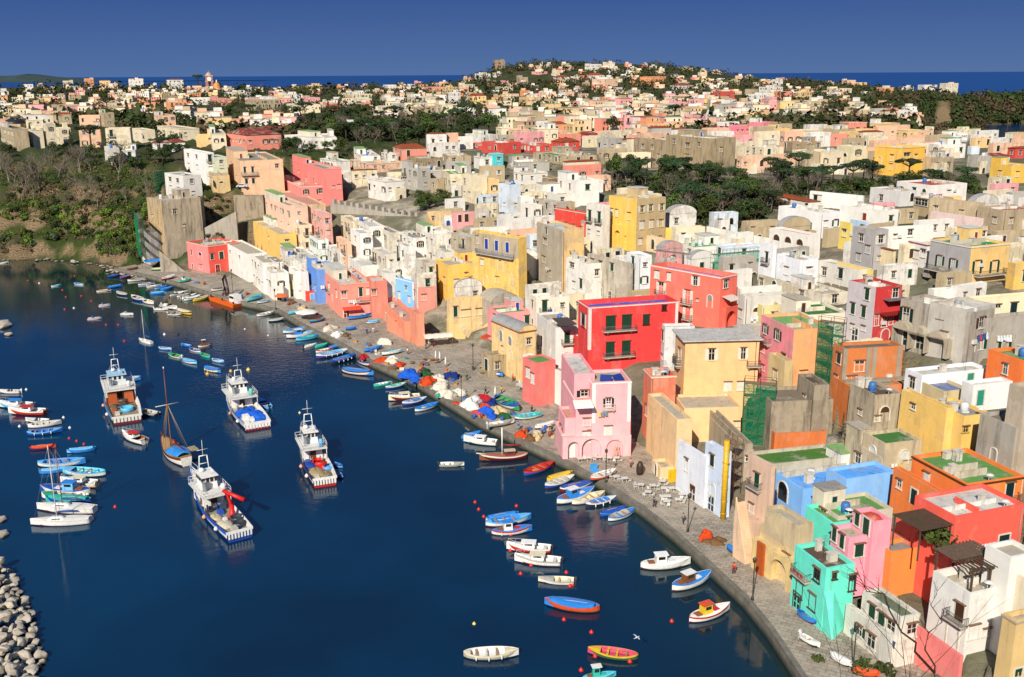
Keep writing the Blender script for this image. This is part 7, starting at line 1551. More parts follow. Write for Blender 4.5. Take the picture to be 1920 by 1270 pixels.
for x, y in [(1215, 545), (1245, 560), (1280, 580), (1300, 600)]:
    p = at(*U(x, y), 1.5); table(p, q, 'white table under the cafe awning of the row house')
    for j in range(2): a_ = q.uniform(0, 6.28); chair(p + Vector((.95*math.cos(a_), .95*math.sin(a_), 0)), a_ - 1.57, 'white chair under the cafe awning of the row house')
for o in C.objects:
    if o.parent is None and o.get('category') in ('table', 'chair'): o['group'] = o['group'].split(',')[0] + ', ' + o['label'].split(' ', 3)[3]
def lamp(p, label, hgt=5.2):
    o = empty('street_lamp', p, label, 'street lamp'); m = MB(); m.lathe([(.2, 0), (.18, .5), (.08, .6), (.06, hgt)], 8); m.build('post', paint('2a2622'), o); m = MB(); m.lathe([(.08, 0), (.2, .1), (.26, .5), (.3, .55), (.1, .75), (0, .9)], 8, (0, 0, hgt)); m.build('lantern', paint('4a463e'), o)
blk(800, 840, 2.953)
lamp(at(*U(1803, 845), 1.5), 'dark iron street lamp on the paving before the sandy yellow block'); lamp(at(*U(1445, 465), 1.5), 'dark iron street lamp beside the bright orange net bundle'); lamp(at(*U(992, 195), 1.5), 'dark iron street lamp beside the white tables under the pink arcaded house')
blk(1300, 860, 3.097); lamp(at(*U(925, 1235), 1.5), 'dark iron street lamp at the bottom beside the weathered white house')
blk(640, 580, 3.528); lamp(at(*U(795, 620), 1.5), 'dark iron street lamp among the net heaps'); lamp(at(*U(872, 395), 1.5), 'dark iron street lamp by the rock wall of the plaza')
blk(200, 480, 3.343); lamp(at(*U(1060, 335), 1.5), 'dark iron street lamp on the far quay'); lamp(at(*U(792, 240), 1.5), 'thin dark lamp post behind the orange barge', 7)
# ---- people: one skinned body each, clothes as children
def person(p, rz, label, top, legs, hair='2a1c12', stride=.12, arm=.1):
    o = empty('person', p, label, 'person', None, rz)
    J = {'pel': (0, 0, .95), 'ch': (0, .02, 1.32), 'nk': (0, .02, 1.50), 'hd': (0, .05, 1.64), 'tp': (0, .05, 1.74)}
    E_ = [('pel', 'ch'), ('ch', 'nk'), ('nk', 'hd'), ('hd', 'tp')]; rad = {'pel': .145, 'ch': .155, 'nk': .055, 'hd': .10, 'tp': .07}
    for s, n_ in ((-1, 'l'), (1, 'r')):
        st = s*stride; J.update({'hp'+n_: (s*.10, 0, .90), 'kn'+n_: (s*.10, st*.7 + .02, .49), 'an'+n_: (s*.10, st - .04*(st < 0), .08), 'to'+n_: (s*.11, st + .17, .03), 'sh'+n_: (s*.19, .01, 1.42), 'el'+n_: (s*.25, -st*.5, 1.12), 'wr'+n_: (s*.25, -st*.8 + arm, .88), 'fi'+n_: (s*.24, -st*.8 + arm + .04, .73)})
        E_ += [('pel', 'hp'+n_), ('hp'+n_, 'kn'+n_), ('kn'+n_, 'an'+n_), ('an'+n_, 'to'+n_), ('ch', 'sh'+n_), ('sh'+n_, 'el'+n_), ('el'+n_, 'wr'+n_), ('wr'+n_, 'fi'+n_)]
        rad.update({'hp'+n_: .095, 'kn'+n_: .062, 'an'+n_: .042, 'to'+n_: .04, 'sh'+n_: .062, 'el'+n_: .042, 'wr'+n_: .032, 'fi'+n_: .03})
    ks = list(J); me = bpy.data.meshes.new('body'); me.from_pydata([J[k] for k in ks], [(ks.index(a), ks.index(b)) for a, b in E_], []); me.materials.append(flat('skin', 'c08a68', .6, .3, .1)); b = link('body', me, o)
    sk = b.modifiers.new('skin', 'SKIN'); b.modifiers.new('sub', 'SUBSURF').levels = 1
    if not me.skin_vertices: me.attributes.new('skin_vertex', 'FLOAT', 'POINT')
    for i, k in enumerate(ks):
        v = me.skin_vertices[0].data[i]; v.radius = (rad[k], rad[k]); v.use_root = (k == 'pel')
    m = MB(); m.tube([(0, .01, .93), (0, .02, 1.15), (0, .02, 1.36), (0, .02, 1.47)], [.185, .19, .2, .1], 10)
    for s, n_ in ((-1, 'l'), (1, 'r')): m.tube([J['sh'+n_], J['el'+n_], J['wr'+n_]], [.088, .066, .052], 7)
    m.build('jacket', paint(top), o); m = MB(); m.tube([(0, .01, .98), (0, .01, .86)], [.18, .17], 10)
    for n_ in 'lr': m.tube([J['hp'+n_], J['kn'+n_], J['an'+n_]], [.118, .085, .066], 7)
    m.build('trousers', paint(legs), o); m = MB(); m.lathe([(.118, 0), (.125, .06), (.1, .13), (0, .17)], 10, (0, .03, 1.63)); m.build('hair', paint(hair), o)
blk(640, 580, 3.528)
person(at(*U(170, 165), 1.5), .4, 'person in a blue jacket walking across the plaza', '2a4aa0', '2a2c3a', stride=.2); person(at(*U(212, 160), 1.5), .6, 'person in pale clothes walking beside the one in blue', 'd8d0c0', 'b8b4aa', stride=.18)
person(at(*U(955, 565), 1.5), 2.2, 'person in dark clothes walking on the quay behind the white sheet', '1c1c22', '1a1a1e', stride=.22); person(at(*U(1135, 480), 1.5), -.6, 'person in an orange red top beside the rock wall', 'd8481c', '4a3a30'); person(at(*U(1172, 800), 1.5), 2.8, 'person in a blue top at the pier steps', '3a6ab0', '8a8478'); person(at(*U(1395, 820), 1.5), 1.4, 'person in a dark top beside the pink arcaded house', '2e3038', '5a5048'); person(at(*U(1330, 835), 1.5), 3.4, 'person in a blue shirt working at the nets', '3a78c0', '3a3a40'); person(at(*U(870, 408), 1.5), 2, 'person in brown standing by the plaza lamp', '5a4a3a', '3a342c')
# ---- gear on the quay: crates, barrels, rope coils, bollards
GEAR = [('crate', 'b8874e', 'wooden crate'), ('crate', '2f6fc0', 'blue plastic crate'), ('crate', 'd8d4c8', 'white fish crate'), ('barrel', '2a57b0', 'blue barrel'), ('barrel', '8a3a24', 'rusty barrel'), ('coil', 'c8b088', 'coil of pale rope'), ('coil', '2f8f7a', 'coil of green rope'), ('pot_trap', '6a5238', 'round wicker trap')]
def gear(x, y, k, wh, q):
    nm, c, ds = GEAR[k]; p = at(*U(x, y), 1.52); m = MB()
    if nm == 'crate':
        m.box(-.5, .5, -.35, .35, 0, .06); m.box(-.5, .5, -.35, -.29, .061, .45); m.box(-.5, .5, .29, .35, .061, .45); m.box(-.5, -.44, -.289, .289, .061, .45); m.box(.44, .5, -.289, .289, .061, .45); m.box(-.4, .4, -.26, .26, .061, .3, 1)
    elif nm == 'barrel': m.lathe([(0, 0), (.30, 0), (.34, .3), (.34, .6), (.30, .9), (.26, .9), (.26, .84), (0, .84)], 12)
    elif nm == 'coil':
        for i in range(4): m.tube([((.42 - .03*i)*math.cos(R(24*j)), (.42 - .03*i)*math.sin(R(24*j)), .06 + i*.10) for j in range(16)], .055, 5)
    else: m.lathe([(0, 0), (.42, .02), (.5, .25), (.42, .5), (.2, .62), (.16, .62), (.16, .5), (0, .45)], 10)
    tag(m.build(nm, [paint(c), flat('netting_m', NETC['m'], .9, .15, .5, 3.5, .7)], None, p, q.uniform(0, 6)), '%s %s' % (ds, wh), nm.replace('_', ' '))
q = random.Random(64); gi = 0
for (ox, oy, s_), pts, wh in [((640, 580, 3.528), [(300,365),(360,385),(400,400),(470,500),(520,500),(600,530),(620,500),(720,470),(760,500),(820,590),(850,600),(880,720),(930,720),(1050,740),(1110,700),(1130,690),(1210,820),(1240,800),(1290,820),(1350,800),(1380,840),(1400,850),(430,330),(470,360),(520,380),(560,370),(240,300),(200,290)], ''), ((200, 480, 3.343), [(1380,440),(1420,480),(1480,480),(1520,520),(1560,540),(1640,560),(1680,600),(1120,285),(1140,310),(1200,320),(1280,340),(1320,370),(600,180),(560,170),(480,150),(420,130),(880,245),(1000,290)], '')]:
    blk(ox, oy, s_)
    for x, y in pts:
        X, Y = U(x, y); near_ = 'in front of the row house' if X > 940 else 'beside the white net row' if X > 850 else 'among the blue and orange nets' if X > 740 else 'by the first net heaps' if X > 690 else 'on the upper plaza edge' if X > 560 else 'near the far parasols' if X > 470 else 'on the upper landing'
        gear(x, y, gi % 8, near_, q); gi += 1
        if q.random() < .5: gear(x + q.uniform(8, 16), y + q.uniform(-6, 8), (gi*3 + 1) % 8, near_, q)
gl = {}
for o in C.objects:
    if o.parent is None and o.get('category') in ('crate', 'barrel', 'coil', 'pot trap'): gl.setdefault(o['label'], []).append(o)
for l, v in gl.items():
    v.sort(key=lambda o: proj(o.location)[0])
    for i, o in enumerate(v):
        o['group'] = 'fishing gear on the quay'
        if len(v) > 1: o['label'] = '%s, %s' % (l, ['leftmost', 'second from the left', 'third from the left', 'fourth from the left', 'fifth from the left', 'sixth from the left'][min(i, 5)])
blk(640, 580, 3.528)
for x, y, rz, l, a_, b_ in [(610,250,.3,'person in a red jacket under the white canopy','a83024','2e3440'),(560,262,1.2,'person in grey by the white canopy','6a6e74','30323a'),(440,300,2.,'person in a white shirt between the plaza boats','e4e0d8','3a4660'),(830,470,.8,'person in a green jacket behind the white nets','3a6a44','3a3630'),(1060,560,4.,'person in a yellow top near the hauled out boats','d8b03c','2c3448'),(1260,690,5.,'person in a black coat below the row house','1c1c20','2a2a2e'),(700,430,1.,'person in an orange overall among the nets','e0662a','d8622a'),(520,455,2.4,'person in dark blue bending near the tall blue heap','22345e','2a2c36')]: person(at(*U(x, y), 1.5), rz, l, a_, b_, stride=.14)
blk(800, 840, 2.953)
for x, y, rz, l, a_, b_ in [(1130,110,1.,'person in pink beside the tables of the pink house','d88a94','4a4a58'),(1260,330,2.,'person in navy walking by the white tables','243052','4a4238'),(1420,420,.5,'person in grey near the quay lamp','77787c','2c2c30'),(1700,700,2.6,'person in a red top walking on the lower quay','b8342c','30343e')]: person(at(*U(x, y), 1.5), rz, l, a_, b_, stride=.16)
# ---- folding ladder, chapel wall rock, ochre gate
blk(800, 840, 2.953)
m = MB(); p = at(*U(1050, 62), 1.5)
for s in (-1, 1):
    m.tube([(s*.35, -.6, 0), (s*.25, 0, 2.6)], .05, 4); m.tube([(s*.35, .6, 0), (s*.25, 0, 2.6)], .05, 4)
for k in range(6): f = k/6; m.tube([(-.35 + .1*f, -.6 + .6*f, 2.6*f), (.35 - .1*f, -.6 + .6*f, 2.6*f)], .03, 4)
solo('step_ladder', m, paint('c8a06a'), p, 'wooden step ladder leaning by the dark door of the pink arcaded house', 'ladder', .3)
p = at(*U(1180, 148), 1.5); m = MB(); m.lathe([(0, 0), (.5, 0), (.62, .6), (.6, 1.6), (.3, 2.3), (0, 2.4)], 10); solo('storage_tank', m, paint('3a2c26'), p, 'dark rounded tank between the pink arcaded house and the yellow stair wall', 'tank')
p = at(*U(1365, 190), 1.5); m = MB(); m.box(-.9, .9, -.08, .08, 0, 2.2); 
for k in range(7): m.box(-.82 + k*.25, -.66 + k*.25, -.12, -.081, .1, 2.1)
solo('gate', m, paint('e2b818'), p, 'bright yellow gate beside the white quayside house', 'gate', .3)
p = at(*U(1640, 395), 1.5); m = MB(); m.tube([(0, 0, 0), (0, 0, 12.5)], .42, 10); m.tube([(0, 0, 9), (.05, 0, 9.2)], .5, 10)
for k in range(6): m.lathe([(.46, 0), (.5, .05), (.46, .1)], 10, (0, 0, 1 + k*2))
solo('rubble_chute', m, paint('d8a818'), p, 'yellow rubble chute standing beside the rusty scaffold', 'chute')
p = at(*U(933, 128), 1.5); m = MB(); m.box(-.7, .7, -.5, .5, 0, .15); m.box(-.7, .7, .35, .5, .15, 1.2); solo('sun_lounger', m, paint('4aa0e0'), p, 'bright blue canvas seat on the quay edge under the pink arcaded house', 'seat', .5)
blk(640, 580, 3.528)
q = random.Random(77); p = march(*U(1080, 420)); p = at(*U(1060, 400), 1.5)
def rock_mesh(q, r, sub=2, fl=.7):
    bm = bmesh.new(); bmesh.ops.create_icosphere(bm, subdivisions=sub, radius=r); s0 = [q.uniform(0, 9) for _ in range(6)]; cut = [(Vector((q.gauss(0,1), q.gauss(0,1), q.gauss(0,1))).normalized(), r*q.uniform(.42, .8)) for _ in range(13)]
    for v in bm.verts:
        for n_, d in cut:
            e = v.co.dot(n_) - d
            if e > 0: v.co -= n_*e*.95
        v.co *= 1 + .05*math.sin(v.co.x*5/r + s0[0]) + .05*math.sin(v.co.y*6/r + s0[1]); v.co.z *= fl
    me = bpy.data.meshes.new('rock'); bm.to_mesh(me); bm.free(); return me
n = NT('boulder_stone'); p_ = n.pos(); oi = n.n('ShaderNodeObjectInfo'); c_ = n.mix(n.ramp(n.noise(p_, 1.2, 7, .7), .3, .7), (.46, .40, .32), (.22, .185, .14)); c_ = n.mix(n.ramp(oi.outputs['Random'], 0, 1, 0, .6), c_, (.52, .46, .37))
sx = n.n('ShaderNodeSeparateXYZ'); n.l(p_, sx.inputs[0]); n.col(n.mix(n.ramp(sx.outputs['Z'], .1, .6), (.035, .035, .025), c_)); n.rough(.9, .2); n.bump(n.noise(p_, 4, 7, .7), .6, .08); ROCK = n.mat
RK = [rock_mesh(random.Random(i), 1., 2 if i else 3) for i in range(6)]
for me in RK: me.materials.append(ROCK)
q = random.Random(41); done = 0; tries = 0
pg = [(0,1066),(18,1072),(38,1110),(55,1140),(72,1190),(80,1230),(75,1275),(0,1275)]
pts = []
while done < 210 and tries < 15000:
    tries += 1; x, y = q.uniform(-70, 80), q.uniform(1045, 1330)
    if not inpoly(max(x, 1), min(y, 1274), pg): continue
    pp = at(x, y, 0); ed = min(1, max(0, (78 - x)/60)) if y > 1150 else min(1, max(0, (40 - x)/45)); s = q.uniform(.5, 1.2)
    if any((pp - a).length < (s + b)*.62 for a, b in pts): continue
    pts.append((pp, s)); o = link('boulder', q.choice(RK), None, (pp.x, pp.y, .15 + ed*q.uniform(.6, 1.7)), q.uniform(0, 6.28), (s, s*q.uniform(.75, 1.1), s*q.uniform(.8, 1.2))); o.rotation_euler = (q.uniform(-.4, .4), q.uniform(-.4, .4), q.uniform(0, 6.28))
    tag(o, 'pale angular boulder in the breakwater heap at the lower left corner', 'boulder', 'boulders of the breakwater'); done += 1
    if ed > .4 and done % 3 == 0:
        o = link('boulder', q.choice(RK), None, (pp.x, pp.y, -.5), q.uniform(0, 6.28), s*1.15); tag(o, 'pale angular boulder in the breakwater heap at the lower left corner', 'boulder', 'boulders of the breakwater')
for x, y, s, lb in [(4, 612, 4.2, 'large brown rock in the water at the left edge'), (17, 628, 1.7, 'small brown rock beside the large one at the left edge'), (3, 975, 1.3, 'lone low rock above the breakwater at the left edge'), (5, 1003, 1.5, 'flat wet rock just above the breakwater')]:
    o = link('rock', RK[0], None, at(x, y, .1), 1.1, (s, s*.8, s*.62)); tag(o, lb, 'rock')
# rocks along the stony shore under the cliff, and the tuff bank between plaza houses
q = random.Random(12)
for i in range(60):
    t = q.uniform(NQ - 2.2, NQ + 1.9); k = int(t); f = t - k; a_ = Vector(Q[k]); b_ = Vector(Q[min(k+1, len(Q)-1)]); c_ = a_ + (b_ - a_)*f; s = q.uniform(.5, 1.4)
    o = link('boulder', q.choice(RK[1:]), None, (c_.x + q.uniform(-1.6, 1.8), c_.y + q.uniform(-1.8, 1.4), q.uniform(-.1, .5)), q.uniform(0, 6), (s, s*.9, s*.8)); tag(o, 'dark shore boulder at the waterline under the left cliff', 'boulder', 'boulders along the cliff shore')
TUFF = flat('tuff_rock', (.33, .26, .16), .95, .1, .55, .35, .8)
blk(640, 580, 3.528)
def outcrop(x, y, rx, ry, h, label, rz=0., z=1.3):
    qq = rnd(label); m = MB(); s0 = qq.random()*9; rg = []; k = 26
    for i in range(11):
        f = i/10; rr_ = 1 - .35*f**1.5; zz = h*f; rg.append([(rx*rr_*(1 + .12*math.sin(3*t + s0 + f*2) + .10*math.sin(7*t + s0*3 - f*6) + .06*math.sin(13*t + f*11) + qq.uniform(-.09, .09))*math.cos(t), ry*rr_*(1 + .1*math.sin(4*t + s0) + qq.uniform(-.06, .06))*math.sin(t), zz + qq.uniform(-.15, .15)) for t in [2*math.pi*j/k for j in range(k)]])
    m.loft(rg, 0, True, False); m.face(tuple(len(m.v) - k + j for j in range(k))); solo('rock_outcrop', m, TUFF, at(*U(x, y), z), label, 'rock', rz)
outcrop(1060, 420, 5.2, 2.6, 4.6, 'pale tuff rock wall behind the blue boat on the plaza', .5)
# ---- buoys, gull
def buoy(x, y, c, r, label):
    p = at(*U(x, y)); m = MB(); m.lathe([(0, -.9), (.7, -.6), (1, 0), (.8, .6), (.25, .95), (.2, 1.25), (0, 1.3)], 10); solo('buoy', m, paint(c), p, label, 'buoy').scale = (r, r, r)
blk(800, 840, 2.953)
for x, y, l in [(268,302,'topmost of four before the raft of three'),(288,342,'second of four before the raft of three'),(316,382,'just behind the raft of three'),(497,323,'alone between the raft and the navy boat'),(466,482,'at the bow of the white cabin boat with blue trim'),(463,570,'at the bow of the red hulled motorboat'),(578,652,'at the bow of the white motor cruiser'),(520,698,'left of the white dinghy'),(773,691,'behind the white dinghy'),(793,767,'under the white dinghy, left of a pair'),(807,760,'under the white dinghy, right of a pair'),(760,952,'below the orange red boat'),(912,1022,'alone below the orange red boat to the right'),(1357,961,'left of the boat with the orange roof'),(855,1232,'above the teal boat at the bottom edge'),(933,1155,'at the left end of the green and yellow boat'),(1125,1184,'at the right end of the green and yellow boat')]: buoy(x, y, 'cc2a1c', .30, 'small red mooring buoy ' + l)
buoy(263, 975, 'd8c860', .25, 'small pale yellow buoy alone left of the orange red boat')
blk(200, 480, 3.343)
for x, y, c, r, l in [(632,742,'e0a83c',.45,'yellow buoy at the bow of the wooden rimmed boat'),(778,724,'e0b04c',.4,'yellow buoy between the wooden rimmed boat and the trawler'),(888,716,'e2c46a',.5,'large pale yellow float right of the trawler mast'),(362,494,'e6e2d8',.4,'white buoy right of the small sloop'),(448,490,'222428',.4,'black buoy right of the white buoy'),(1210,985,'d8c890',.3,'small yellow float between two trawlers'),(112,537,'8a2030',.45,'dark red float in the upper harbour'),(1012,500,'ece8e0',.25,'white float under the middle mooring row'),(866,460,'ece8e0',.25,'white float off the barge')]: buoy(x, y, c, r, l)
blk(0, 480, 3.969)
for i, (x, y) in enumerate([(207,185),(555,150),(292,205),(490,308),(605,300),(680,338),(550,390),(482,400),(790,515),(880,515),(465,255)]): buoy(x, y, 'b8302a' if i not in (2, 6) else 'e2ded4', .33, '%s float in the dark water under the cliff, %s' % ('red' if i not in (2, 6) else 'white', ['farthest left','nearest the far shore','the left one','between the two red ones','in a group of three, back one','in a group of three, front one','the front one','left of the white pedal boat','lower left of a pair','lower right of a pair','near the dinghies'][i]))
blk(0, 640, 3)
for x, y, c, l in [(648,933,'cc2a1c','red float alone between the yachts and the crane trawler'),(390,548,'b82a34','red float, left of three above the light blue boat'),(432,563,'b82a34','red float, middle of three above the light blue boat'),(473,580,'b82a34','red float, right of three above the light blue boat'),(358,430,'e6e2d8','white float right of the red canopied motorboat'),(393,488,'e6e2d8','white float right of the violet blue boat'),(148,273,'e6e2d8','white float right of the topmost white motorboat at left'),(110,480,'e6e2d8','white float left of the violet blue boat')]: buoy(x, y, c, .3, l)
blk(800, 840, 2.953); p = at(*U(1165, 1050), 0) ; p = p + (Vector((0, 0, H)) - p)*.06; o = empty('seagull', p, 'pale gull gliding low over the water near the bottom', 'bird', None, .5)
m = MB(); m.tube([(-.32, 0, -.02), (-.15, 0, .0), (.05, 0, .02), (.2, 0, .05), (.27, 0, .07), (.34, 0, .05)], [.03, .07, .085, .05, .05, .01], 8); rg = []
for f in (-1, -.85, -.5, -.12, .12, .5, .85, 1): rg.append([(.08 - .12*abs(f)**2 - .02, f*.62, .03 + .14*math.sin(abs(f)*2.6)), (.08 - .1*abs(f)**2 - .10, f*.62, .045 + .14*math.sin(abs(f)*2.6)), (-.1 - .08*abs(f)**2 + .1*(abs(f) > .9), f*.62, .02 + .14*math.sin(abs(f)*2.6))])
m.loft(rg); m.quad((-.3, -.02, -.01), (-.3, .02, -.01), (-.44, .09, -.02), (-.44, -.09, -.02)); m.build('body', paint('c8ccd0'), o)
# ---- scaffolds with green netting
def scaffold(label, x0, yb0, x1, yb1, z, hgt, lv, c='2e3a2c', net=None, dep=1.4):
    a = at(*U(x0, yb0), z)
    if tz(a.x, a.y) > z + 2: z = march(*U(x0, yb0)).z; a = at(*U(x0, yb0), z)
    b = at(*U(x1, yb1), z); d = b - a; L = d.length; o = empty('scaffold', a, label, 'scaffold', None, math.atan2(d.y, d.x)); n_ = max(2, int(L/1.9)); m = MB()
    for i in range(n_ + 1):
        for y in (0, dep): m.tube([(L*i/n_, y, -1), (L*i/n_, y, hgt + .9)], .05, 4)
    for k in range(1, lv + 1):
        zz = hgt*k/lv
        for y in (0, dep): m.tube([(0, y, zz), (L, y, zz)], .045, 4); m.tube([(0, y, zz + .9), (L, y, zz + .9)], .035, 4)
        for i in range(n_ + 1): m.tube([(L*i/n_, 0, zz), (L*i/n_, dep, zz)], .04, 4)
        m.tube([(0, 0, zz - hgt/lv), (L, 0, zz)], .035, 4)
    m.build('frame', paint(c), o)
    for k in range(1, lv + 1): zz = hgt*k/lv; m = MB(); m.box(.05, L - .05, .1, dep - .1, zz + .01, zz + .06); m.build('plank', paint('8a7452'), o)
    if net:
        m = MB(); rg = [[(L*i/16, -.10 - .10*math.sin(i*1.9 + k), hgt*k/10) for i in range(17)] for k in range(11)]; m.loft(rg); nn = NT('green_netting'); nn.col(lin(net)); nn.rough(.8, .1); w1 = nn.noise(nn.pos(), 3.5, 4, .7); al = nn.ramp(w1, .40, .57, .24, .80); nn.l(al, nn.b.inputs['Alpha']); m.build('netting', nn.mat, o)
blk(1200, 500, 2.646)
scaffold('rusty scaffold wrapped in green net below the big pale yellow house', 500, 890, 655, 905, 5.5, 11, 5, '4a3426', '0d6e4a')
scaffold('tall scaffold with green net beside the unfinished brick house', 862, 590, 985, 612, 9, 11.5, 5, '4a3426', '0c6444')
scaffold('rusty brown scaffold behind the yellow rubble chute', 408, 1130, 460, 1160, 1.8, 9, 4, '5a3222')
blk(960, 300, 3.528); scaffold('green wire fence scaffold on the roof right of the large coral house', 1330, 800, 1640, 770, 14.5, 6, 3, '1f7a58', '1f9a72')
scaffold('grey tube scaffold on the roof of the large coral house', 935, 690, 1160, 720, 25.5, 3.0, 1, '8a8c8e')
blk(0, 100, 3); scaffold('green netted scaffold on the left of the white stacked house', 878, 800, 935, 790, 22, 9, 4, '2a5a44', '1e8a5c'); scaffold('green netting strip down the side of the tan tower house', 776, 1120, 800, 1160, 1.5, 14, 4, '2a5a44', '1e8a5c')
# ---- pergola on the white corner house
h = WHITEC; o = empty('pergola', Vector(h.b) + Vector((0, 0, h.h - .5)), 'dark timber pergola with slatted roof on the white corner house terrace', 'pergola', None, h.a); o.location = h.root.location + Vector(h.Lc(.6, .6, h.h - .9)); W_, D_ = h.wR*.95, min(h.wL*.95, 9); wd = flat('old_timber', (.10, .062, .038), .85, .2, .45, 2.)
for x in (0, .5, 1):
    for y in (0, 1): m = MB(); m.box(W_*x - .1, W_*x + .1, D_*y - .1, D_*y + .1, 0, 3); m.build('post', wd, o)
for y in (0, .5, 1): m = MB(); m.box(-.4, W_ + .4, D_*y - .08, D_*y + .08, 3.002, 3.22); m.build('beam', wd, o)
for k in range(11): m = MB(); x = W_*k/10; m.box(x - .06, x + .06, -.5, D_ + .5, 3.222, 3.36); m.build('rafter', wd, o)
m = MB(); n0 = 9
for k in range(n0): y = D_*(.45 + .6*k/n0); m.box(-.4, W_ + .3, y, y + D_*.05, 3.362, 3.40)
m.build('roof_board', flat('roof_board', (.16, .11, .075), .9, .15, .5, 2.), o)
# ---- washing on lines, potted plants, sun loungers of the roofs
def washing(h, face, u, zf, n_, cols, label, out=.5, w_=.75):
    p = h.root.location + on_face(h, face, u, zf, out); rz = h.a if face == 'R' else h.a - math.pi/2; o = empty('washing_line', p, label, 'laundry', None, rz); q = rnd(label); L = n_*w_
    m = MB(); m.tube([(-.3, 0, 0), (L/2, 0, -.08), (L + .3, 0, 0)], .02, 4); m.build('line', paint('d8d4c8'), o)
    for k in range(n_):
        m = MB(); hh = q.uniform(.6, 1.3); rg = [[(k*w_ + .05 + (w_-.12)*i/5, .05*math.sin(i*1.5 + j), -.04 - hh*j/4) for i in range(6)] for j in range(5)]; m.loft(rg); m.build('garment', paint(q.choice(cols)), o)
washing(WHITEC, 'R', .55, 1.32, 6, ['eceae6', 'e2e4ea'], 'white sheets hanging on a line above the pergola terrace', -4, 1.2)
washing(WHITEL, 'L', .55, .55, 4, ['c05a6a', '3a4a7a', '8a6a9a', 'd8d4cc'], 'coloured washing on the front of the weathered white house')
washing(MINT, 'L', .12, .70, 3, ['c03a4a', 'd86a7a', 'e8e4e0'], 'red and pink washing on the balcony of the mint green house', .7)
washing(H_T, 'L', .4, .30, 4, ['e8e4dc', '23306a', 'd8d4cc'], 'white and navy washing on the tan and yellow tower house')
q = random.Random(19); wk = 0
for h in list(HOUSES):
    if wk >= 22 or h.b.y > 330 or h.wR < 5 or h.h < 4.5 or len(h.label.split()) < 4 or h.root.get('label', '') != h.label: continue
    if q.random() < .55: continue
    washing(h, 'R', q.uniform(.1, .35), q.uniform(.45, .7), q.randrange(3, 6), [['eceae6', 'd8dce4'], ['c8443c', 'eceae6', '3a5a9a'], ['e2c26a', 'eceae6', '7a8a9a']][wk % 3], '%s washing on the %s' % (['white', 'bright', 'pale'][wk % 3], ' '.join(h.label.split()[:11])), .55, .6); wk += 1
def pot(p, label, q, s=1.):
    o = empty('potted_plant', p, label, 'plant'); m = MB(); m.lathe([(.2, 0), (.3, .45), (.34, .5), (.26, .5), (0, .42)], 10); m.build('pot', paint('a8583a'), o); m = MB(); leaves(m, (0, 0, .85), .5, 60, .16, q); m.build('foliage', LM['mid'], o); o.scale = (s, s, s)
q = random.Random(6)
for k in range(4): pot(YELB.root.location + Vector(YELB.Lc(.8 + k*.9, -1.2, 0)) + Vector((0, 0, .02)), 'potted plant %s on the terrace ledge of the big pale yellow house' % ['at the left end', 'second from the left', 'third from the left', 'at the right end'][k], q, 1.2)
pot(CRIM.root.location + Vector(CRIM.Lc(CRIM.wR*.2, CRIM.wL*.4, CRIM.h - .4)), 'potted plant on the grey roof of the crimson house', q)
h = CORAL; p = h.root.location + Vector(h.Lc(-1., 1.5, h.h*.55)); 
tree(p + Vector((0, 0, 0)), 'shrub', 'mid', 1.5, 'climbing green shrub on the coral house terrace', q, None, 'shrub')
# dark timber slatted canopy on the coral house
o = empty('pergola', h.root.location + Vector(h.Lc(-4.6, .5, h.h*.62)), 'low brown slatted canopy between orange house and coral house', 'pergola', None, h.a)
for k in range(14): m = MB(); m.box(k*.34, k*.34 + .22, -.3, 4.5, 2.4, 2.5); m.build('slat', wd, o)
for x in (.1, 4.5):
    for y in (0, 4.2): m = MB(); m.box(x-.07, x+.07, y-.07, y+.07, -1.5, 2.39); m.build('post', wd, o)
# blue beach umbrellas folded flat on the pink house roof: two solar panels
for k, x in enumerate((.38, .70)):
    m = MB(); m.box(-1., 1., -.7, .7, -.04, .04); o_ = solo('solar_panel', m, paint('1f3580'), PINK.root.location + Vector(PINK.Lc(PINK.wR*x, 1.2, PINK.h + .35)), ['left blue solar panel on the tall pink house roof', 'right blue solar panel on the tall pink house roof'][k], 'solar panel', PINK.a); o_.rotation_euler = (R(38), 0, PINK.a + (.5 if k else -.3))
# blue bicycle rack like boat trailer by the mint house -> stacked blue boat
blk(1300, 860, 3.097); boat(600, 905, 705, 975, 'g', 'bbB', '', 1.5, 'bright blue boat leaning on the paving in front of the mint green house')
for i, (x, y, s) in enumerate([(1000, 1245, .9), (1110, 1250, .9), (505, 1010, .0), (720, 1180, .5)]):
    if s: tree(at(*U(x, y), 1.5), 'shrub', 'mid', s, ['green shrub by the lamp at the bottom edge', 'green shrub at the foot of the weathered white house', '', 'small weed clump on the quay edge at the bottom'][i], q)
boat(640, 1060, 705, 1100, 'd', 'www', '', 1.5, 'small white dinghy lying on the quay at the bottom'); boat(790, 1155, 915, 1225, 'c', 'www', '', 1.5, 'white upturned boat on the quay at the bottom edge'); boat(945, 1255, 1050, 1275, 'c', 'ooo', '', 1.5, 'orange boat cut by the bottom edge beside the street lamp')
